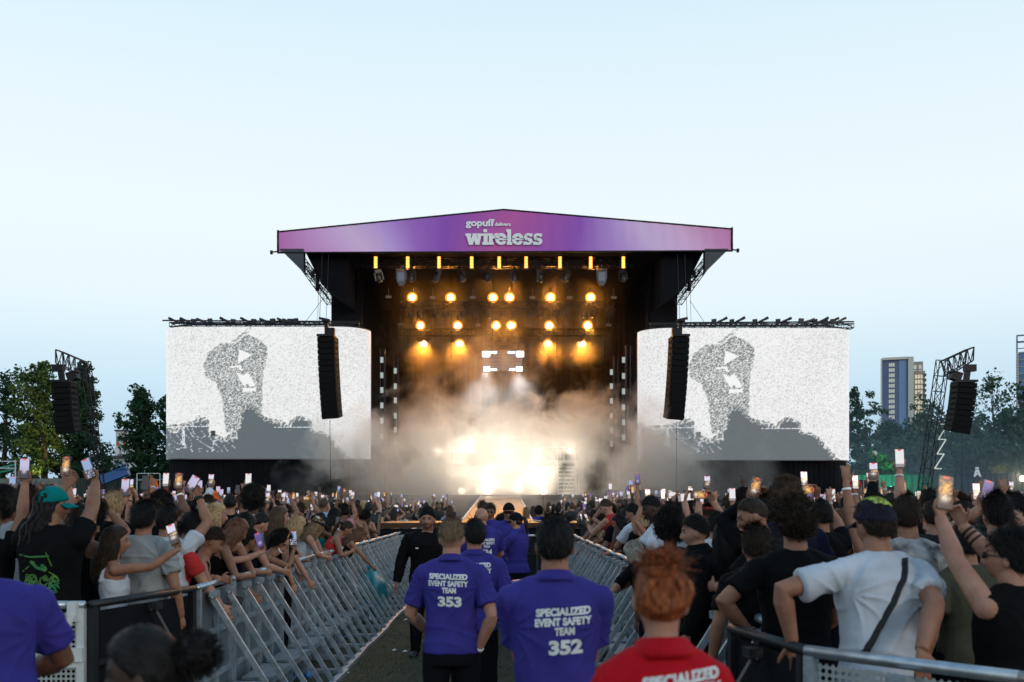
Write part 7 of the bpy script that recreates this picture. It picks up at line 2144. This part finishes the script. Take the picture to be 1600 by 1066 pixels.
# front rows along the rails
y = 8.9
while y < 31:
    cand.append((PL - .30 + cr.uniform(-.04, .04), y + cr.uniform(-.1, .1), 'rail')); y += .58 + .012 * (y - 9)
y = 6.6
while y < 31:
    cand.append((PR + .30 + cr.uniform(-.04, .04), y + cr.uniform(-.1, .1), 'rail')); y += .58 + .012 * (y - 9)
for k in range(1, 40):
    y = 7.2
    while y < 26:
        xl = PL - .45 - .56 * k + cr.uniform(-.15, .15); yy = y + cr.uniform(-.2, .2)
        if yy > 7.4: cand.append((xl, yy, 'in'))
        xr = PR + .5 + .56 * k + cr.uniform(-.15, .15); yy = y - 1.8 + cr.uniform(-.2, .2)
        if yy > 5.6 or xr > 2.3: cand.append((xr, yy, 'in'))
        y += .68 + .02 * (y - 8)
cand = [c for c in cand if inframe(c[0], c[1])]
cand.sort(key=lambda c: c[1] + (0 if c[2] == 'rail' else .0))
NMAX = 250
for (x, y, vi, rz) in ((PL - .36, 8.42, LEAN0 + 1, -60), (PL - .34, 9.32, LEAN0 + 2, -66), (PL - .36, 9.95, LEAN0, -58), (PL - .34, 10.55, LEAN0 + 3, -62), (PR + .36, 10.2, LEAN0, 58)):
    spots.append((x, y)); add_person(x, y, TW, rz, vi, .97)
for (x, y, kd) in cand:
    if len(spots) >= NMAX: break
    if not ok(x, y, .42 if y > 9 else .5): continue
    left = x < 0
    fars = y > 9
    if kd == 'rail':
        vi = cr.randrange(LEAN0, len(VARS)) if cr.random() < .75 else cr.randrange(0, NUPR)
        rz = (-1 if left else 1) * cr.uniform(25, 68) if vi >= LEAN0 else (-1 if left else 1) * cr.uniform(0, 25)
        back = .10 if vi >= LEAN0 else .02
        x = x - back if left else x + back
    else:
        vi = cr.randrange(0, NUPR) if cr.random() < .93 else cr.choice([15, 16])
        rz = (-1 if left else 1) * cr.uniform(-8, 18)
    if kd != 'rail' and y < 8.2:
        vi = cr.choice([15, 16, 15, 16, 17])
    V = VARS[vi]
    sc = cr.uniform(.93, 1.0) if V['fem'] else cr.uniform(.97, 1.07)
    spots.append((x, y))
    add_person(x, y, TW, rz, vi, sc)
DLAST = max(s[1] for s in spots)
print('crowd', len(spots), 'to', DLAST, 'poses', len(VARS))

# ------------------------------------------------------------------ everybody farther back: one uncountable mass up to the stage
def low(me, ratio):
    o = bpy.data.objects.new('scratch', me.copy()); dm = o.modifiers.new('d', 'DECIMATE'); dm.ratio = ratio
    out = evaluate(o); d = o.data; bpy.data.objects.remove(o); bpy.data.meshes.remove(d)
    c = coords(out); f = [tuple(p.vertices) for p in out.polygons]; bpy.data.meshes.remove(out)
    return c, f
LOW = []
for V in VARS[:NUPR]:
    hm = HAIR.get(('low', V['fem']))
    LOW.append((low(V['body'], .10), low(V['top'], .10), V))
HLOW = [low(hair_lib('short', 60), .12), low(hair_lib('long', 60, True), .12), low(hair_lib('curly', 60), .10)]
av, af, ac = [], [], []; nv_ = 0
pv, pf, pc = [], [], []; np_ = 0
def put(c, f, M, colr):
    global nv_
    A = np.array(M); q = c @ A[:3, :3].T + A[:3, 3]
    av.append(q); af.extend([tuple(i + nv_ for i in ff) for ff in f]); ac.append(np.tile(colr, (len(q), 1))); nv_ += len(q)
pmesh = {k: (coords(m), [tuple(p.vertices) for p in m.polygons]) for k, m in list(phone_scr.items())[:6]}
pcols = {k: screen_colours(k) for k in pmesh}
bodyc = (coords(phone_me), [tuple(p.vertices) for p in phone_me.polygons])
n_far = 0
D = DLAST * .93
while D < 46:
    step = .62 + .012 * D
    x = -.545 * D
    while x < .56 * D:
        xx, yy = x + cr.uniform(-.25, .25), D + cr.uniform(-.25, .25)
        x += step * .92
        if PL - .35 < xx < PR + .35 and yy < 34: continue
        if -1.9 < xx < 1.5: continue
        if abs(xx) > 24 or not ok(xx, yy, .4): continue
        if yy > 44 and abs(xx) < 10 and cr.random() < .3: continue
        (bc, bf), (tc_, tf), V = LOW[cr.randrange(len(LOW))]
        sc = cr.uniform(.92, 1.06); M = Matrix.Translation((xx, yy, TW)) @ Matrix.Rotation(R(cr.uniform(-20, 20)), 4, 'Z') @ Matrix.Scale(sc, 4)
        put(bc, bf, M, SK[cr.choice(tones)])
        cm = cr.choice([(.006, .006, .007)] * 11 + [(.04, .04, .05), (.5, .5, .52), (.02, .025, .06), (.3, .22, .15), (.4, .2, .2)])
        put(tc_, tf, M, cm)
        hcx, hfx = HLOW[1] if V['fem'] else HLOW[cr.choice([0, 2])]
        put(hcx, hfx, M @ V['r'].Mh, hair_cols[cr.choice(hcol)])
        for pm_ in V['ph']:
            kd = cr.choice(['lavender', 'white', 'stage', 'stage', 'stage', 'amber', 'purple', 'blue']); A = np.array(M @ pm_)
            c_, f_ = pmesh[kd]; q = c_ @ A[:3, :3].T + A[:3, 3]
            pv.append(q); pf.extend([tuple(i + np_ for i in ff) for ff in f_]); pc.append(pcols[kd]); np_ += len(q)
            c_, f_ = bodyc; q = c_ @ A[:3, :3].T + A[:3, 3]
            pv.append(q); pf.extend([tuple(i + np_ for i in ff) for ff in f_]); pc.append(np.full((len(q), 3), .0)); np_ += len(q)
        n_far += 1
    D += step
print('far crowd', n_far)
me = bpy.data.meshes.new('distant_crowd'); me.from_pydata(np.concatenate(av).tolist(), [], af); vcol(me, np.concatenate(ac)); me.materials.append(attr_mat('crowd_colours', rough=.7))
me.polygons.foreach_set('use_smooth', [True] * len(af))
tag(link('distant_crowd', me), 'packed mass of distant spectators between the aisle barriers and the stage', kind='stuff')
me = bpy.data.meshes.new('distant_phones'); me.from_pydata(np.concatenate(pv).tolist(), [], pf); vcol(me, np.concatenate(pc)); me.materials.append(scr_m)
tag(link('distant_phones', me), 'many tiny lit phones held up over the distant crowd', kind='stuff')
# ------------------------------------------------------------------ stage smoke
def smoke_mat(name, dens, colr, build):
    m = bpy.data.materials.new(name); m.use_nodes = True
    n, l = m.node_tree.nodes, m.node_tree.links
    n.remove(n['Principled BSDF'])
    v = n.new('ShaderNodeVolumePrincipled'); v.inputs['Color'].default_value = (*colr, 1); v.inputs['Anisotropy'].default_value = .6
    l.new(v.outputs[0], n['Material Output'].inputs['Volume'])
    build(n, l, v)
    return m
def M_(n, l, op, a, b=None, c=None):
    x = n.new('ShaderNodeMath'); x.operation = op
    for i, q in enumerate((a, b, c)):
        if q is None: continue
        if isinstance(q, (int, float)): x.inputs[i].default_value = q
        else: l.new(q, x.inputs[i])
    return x.outputs[0]
def build_smoke(n, l, v):
    tcn = n.new('ShaderNodeTexCoord'); P = tcn.outputs['Object']      # object space: metres, origin on the ground below the stage mouth
    sx = n.new('ShaderNodeSeparateXYZ'); l.new(P, sx.inputs[0]); X, Y, Z = sx.outputs
    no = n.new('ShaderNodeTexNoise'); no.inputs['Scale'].default_value = .5; no.inputs['Detail'].default_value = 6; no.inputs['Roughness'].default_value = .62; no.inputs['Distortion'].default_value = .5
    l.new(P, no.inputs['Vector'])
    f = M_(n, l, 'SUBTRACT', no.outputs['Fac'], .5)
    def blob(cx, cy, cz, rx, ry, rz, a):
        dx = M_(n, l, 'DIVIDE', M_(n, l, 'SUBTRACT', X, cx), rx); dy = M_(n, l, 'DIVIDE', M_(n, l, 'SUBTRACT', Y, cy), ry); dz = M_(n, l, 'DIVIDE', M_(n, l, 'SUBTRACT', Z, cz), rz)
        d2 = M_(n, l, 'ADD', M_(n, l, 'ADD', M_(n, l, 'MULTIPLY', dx, dx), M_(n, l, 'MULTIPLY', dy, dy)), M_(n, l, 'MULTIPLY', dz, dz))
        s = M_(n, l, 'SUBTRACT', 1.0, M_(n, l, 'SQRT', d2))
        s = M_(n, l, 'ADD', s, M_(n, l, 'MULTIPLY', f, 3.3))
        return M_(n, l, 'MULTIPLY', M_(n, l, 'MAXIMUM', M_(n, l, 'MINIMUM', M_(n, l, 'MULTIPLY', s, 2.0), .8), 0.0), a)
    tot = None
    for b in BLOBS:
        q = blob(*b); tot = q if tot is None else M_(n, l, 'ADD', tot, q)
    haze = M_(n, l, 'MULTIPLY', M_(n, l, 'MULTIPLY', M_(n, l, 'GREATER_THAN', Y, 1.2), M_(n, l, 'LESS_THAN', M_(n, l, 'ABSOLUTE', X), 7.7)), M_(n, l, 'MULTIPLY', M_(n, l, 'ADD', f, .75), HAZE))
    tot = M_(n, l, 'ADD', tot, haze)
    l.new(tot, v.inputs['Density'])
# centre x, y, z and radii in metres, density ; y = 0 is the deck front
BLOBS = [(0, 5.2, 12.6, 6.4, 3.4, 1.8, .025), (-.3, 1.2, 2.0, 5.4, 4.5, 3.4, .34), (.4, 2.5, 5.2, 3.2, 3.0, 2.1, .45), (3.9, 2, 5.6, 2.3, 3.0, 2.5, .5), (-.8, 5, 8.2, 3.0, 3.0, 2.4, .17), (-5.8, -1, 3.2, 3.8, 3.0, 3.2, .6), (-2.2, -4, 1.4, 4.2, 3.2, 2.0, .3), (6.8, -1, 3.2, 3.0, 3, 3.2, .6), (10.2, -2.5, 2.6, 4.8, 3.0, 2.8, .12), (-3.4, 3, 5.8, 2.5, 3, 2.2, .3),
         (-4.75, 8.6, 11.3, 2.1, 1.5, 2.3, .3), (-2.75, 8.8, 11.6, 1.5, 1.3, 1.7, .24), (2.65, 8.6, 11.4, 1.6, 1.4, 2.1, .3), (4.8, 8.6, 11.5, 1.7, 1.4, 2.0, .3)]
HAZE = .006
mb = MB(); mb.box((0, 3.5, 7.3), (25, 21, 14.3))
sm = mb.build('smoke', smoke_mat('stage_smoke', .3, (.93, .90, .86), build_smoke))
sm.location = (0, SD, 0.1)
tag(sm, 'drifting theatrical smoke lit white and amber in front of and above the stage', kind='stuff')
# drift that has blown to the right across the grove
def build_drift(n, l, v):
    tcn = n.new('ShaderNodeTexCoord'); P = tcn.outputs['Object']
    no = n.new('ShaderNodeTexNoise'); no.inputs['Scale'].default_value = .10; no.inputs['Detail'].default_value = 3
    l.new(P, no.inputs['Vector'])
    sx = n.new('ShaderNodeSeparateXYZ'); l.new(P, sx.inputs[0])
    fz = M_(n, l, 'MAXIMUM', M_(n, l, 'SUBTRACT', 1.0, M_(n, l, 'DIVIDE', sx.outputs[2], 9.0)), 0.0)
    fx = M_(n, l, 'MAXIMUM', M_(n, l, 'SUBTRACT', 1.0, M_(n, l, 'DIVIDE', M_(n, l, 'ABSOLUTE', sx.outputs[0]), 15.0)), 0.0)
    d = M_(n, l, 'MULTIPLY', M_(n, l, 'MAXIMUM', M_(n, l, 'SUBTRACT', no.outputs['Fac'], .28), 0.0), .11)
    l.new(M_(n, l, 'MULTIPLY', M_(n, l, 'MULTIPLY', d, fz), fx), v.inputs['Density'])
mb = MB(); mb.box((0, 0, 4.6), (30, 14, 9.0))
dr = mb.build('smoke', smoke_mat('smoke_drift', .1, (.66, .84, .98), build_drift)); dr.location = (26, 64.5, .1)
tag(dr, 'thin bluish smoke drifting right across the dark grove', kind='stuff')

bpy.data.scenes.remove(TMP)
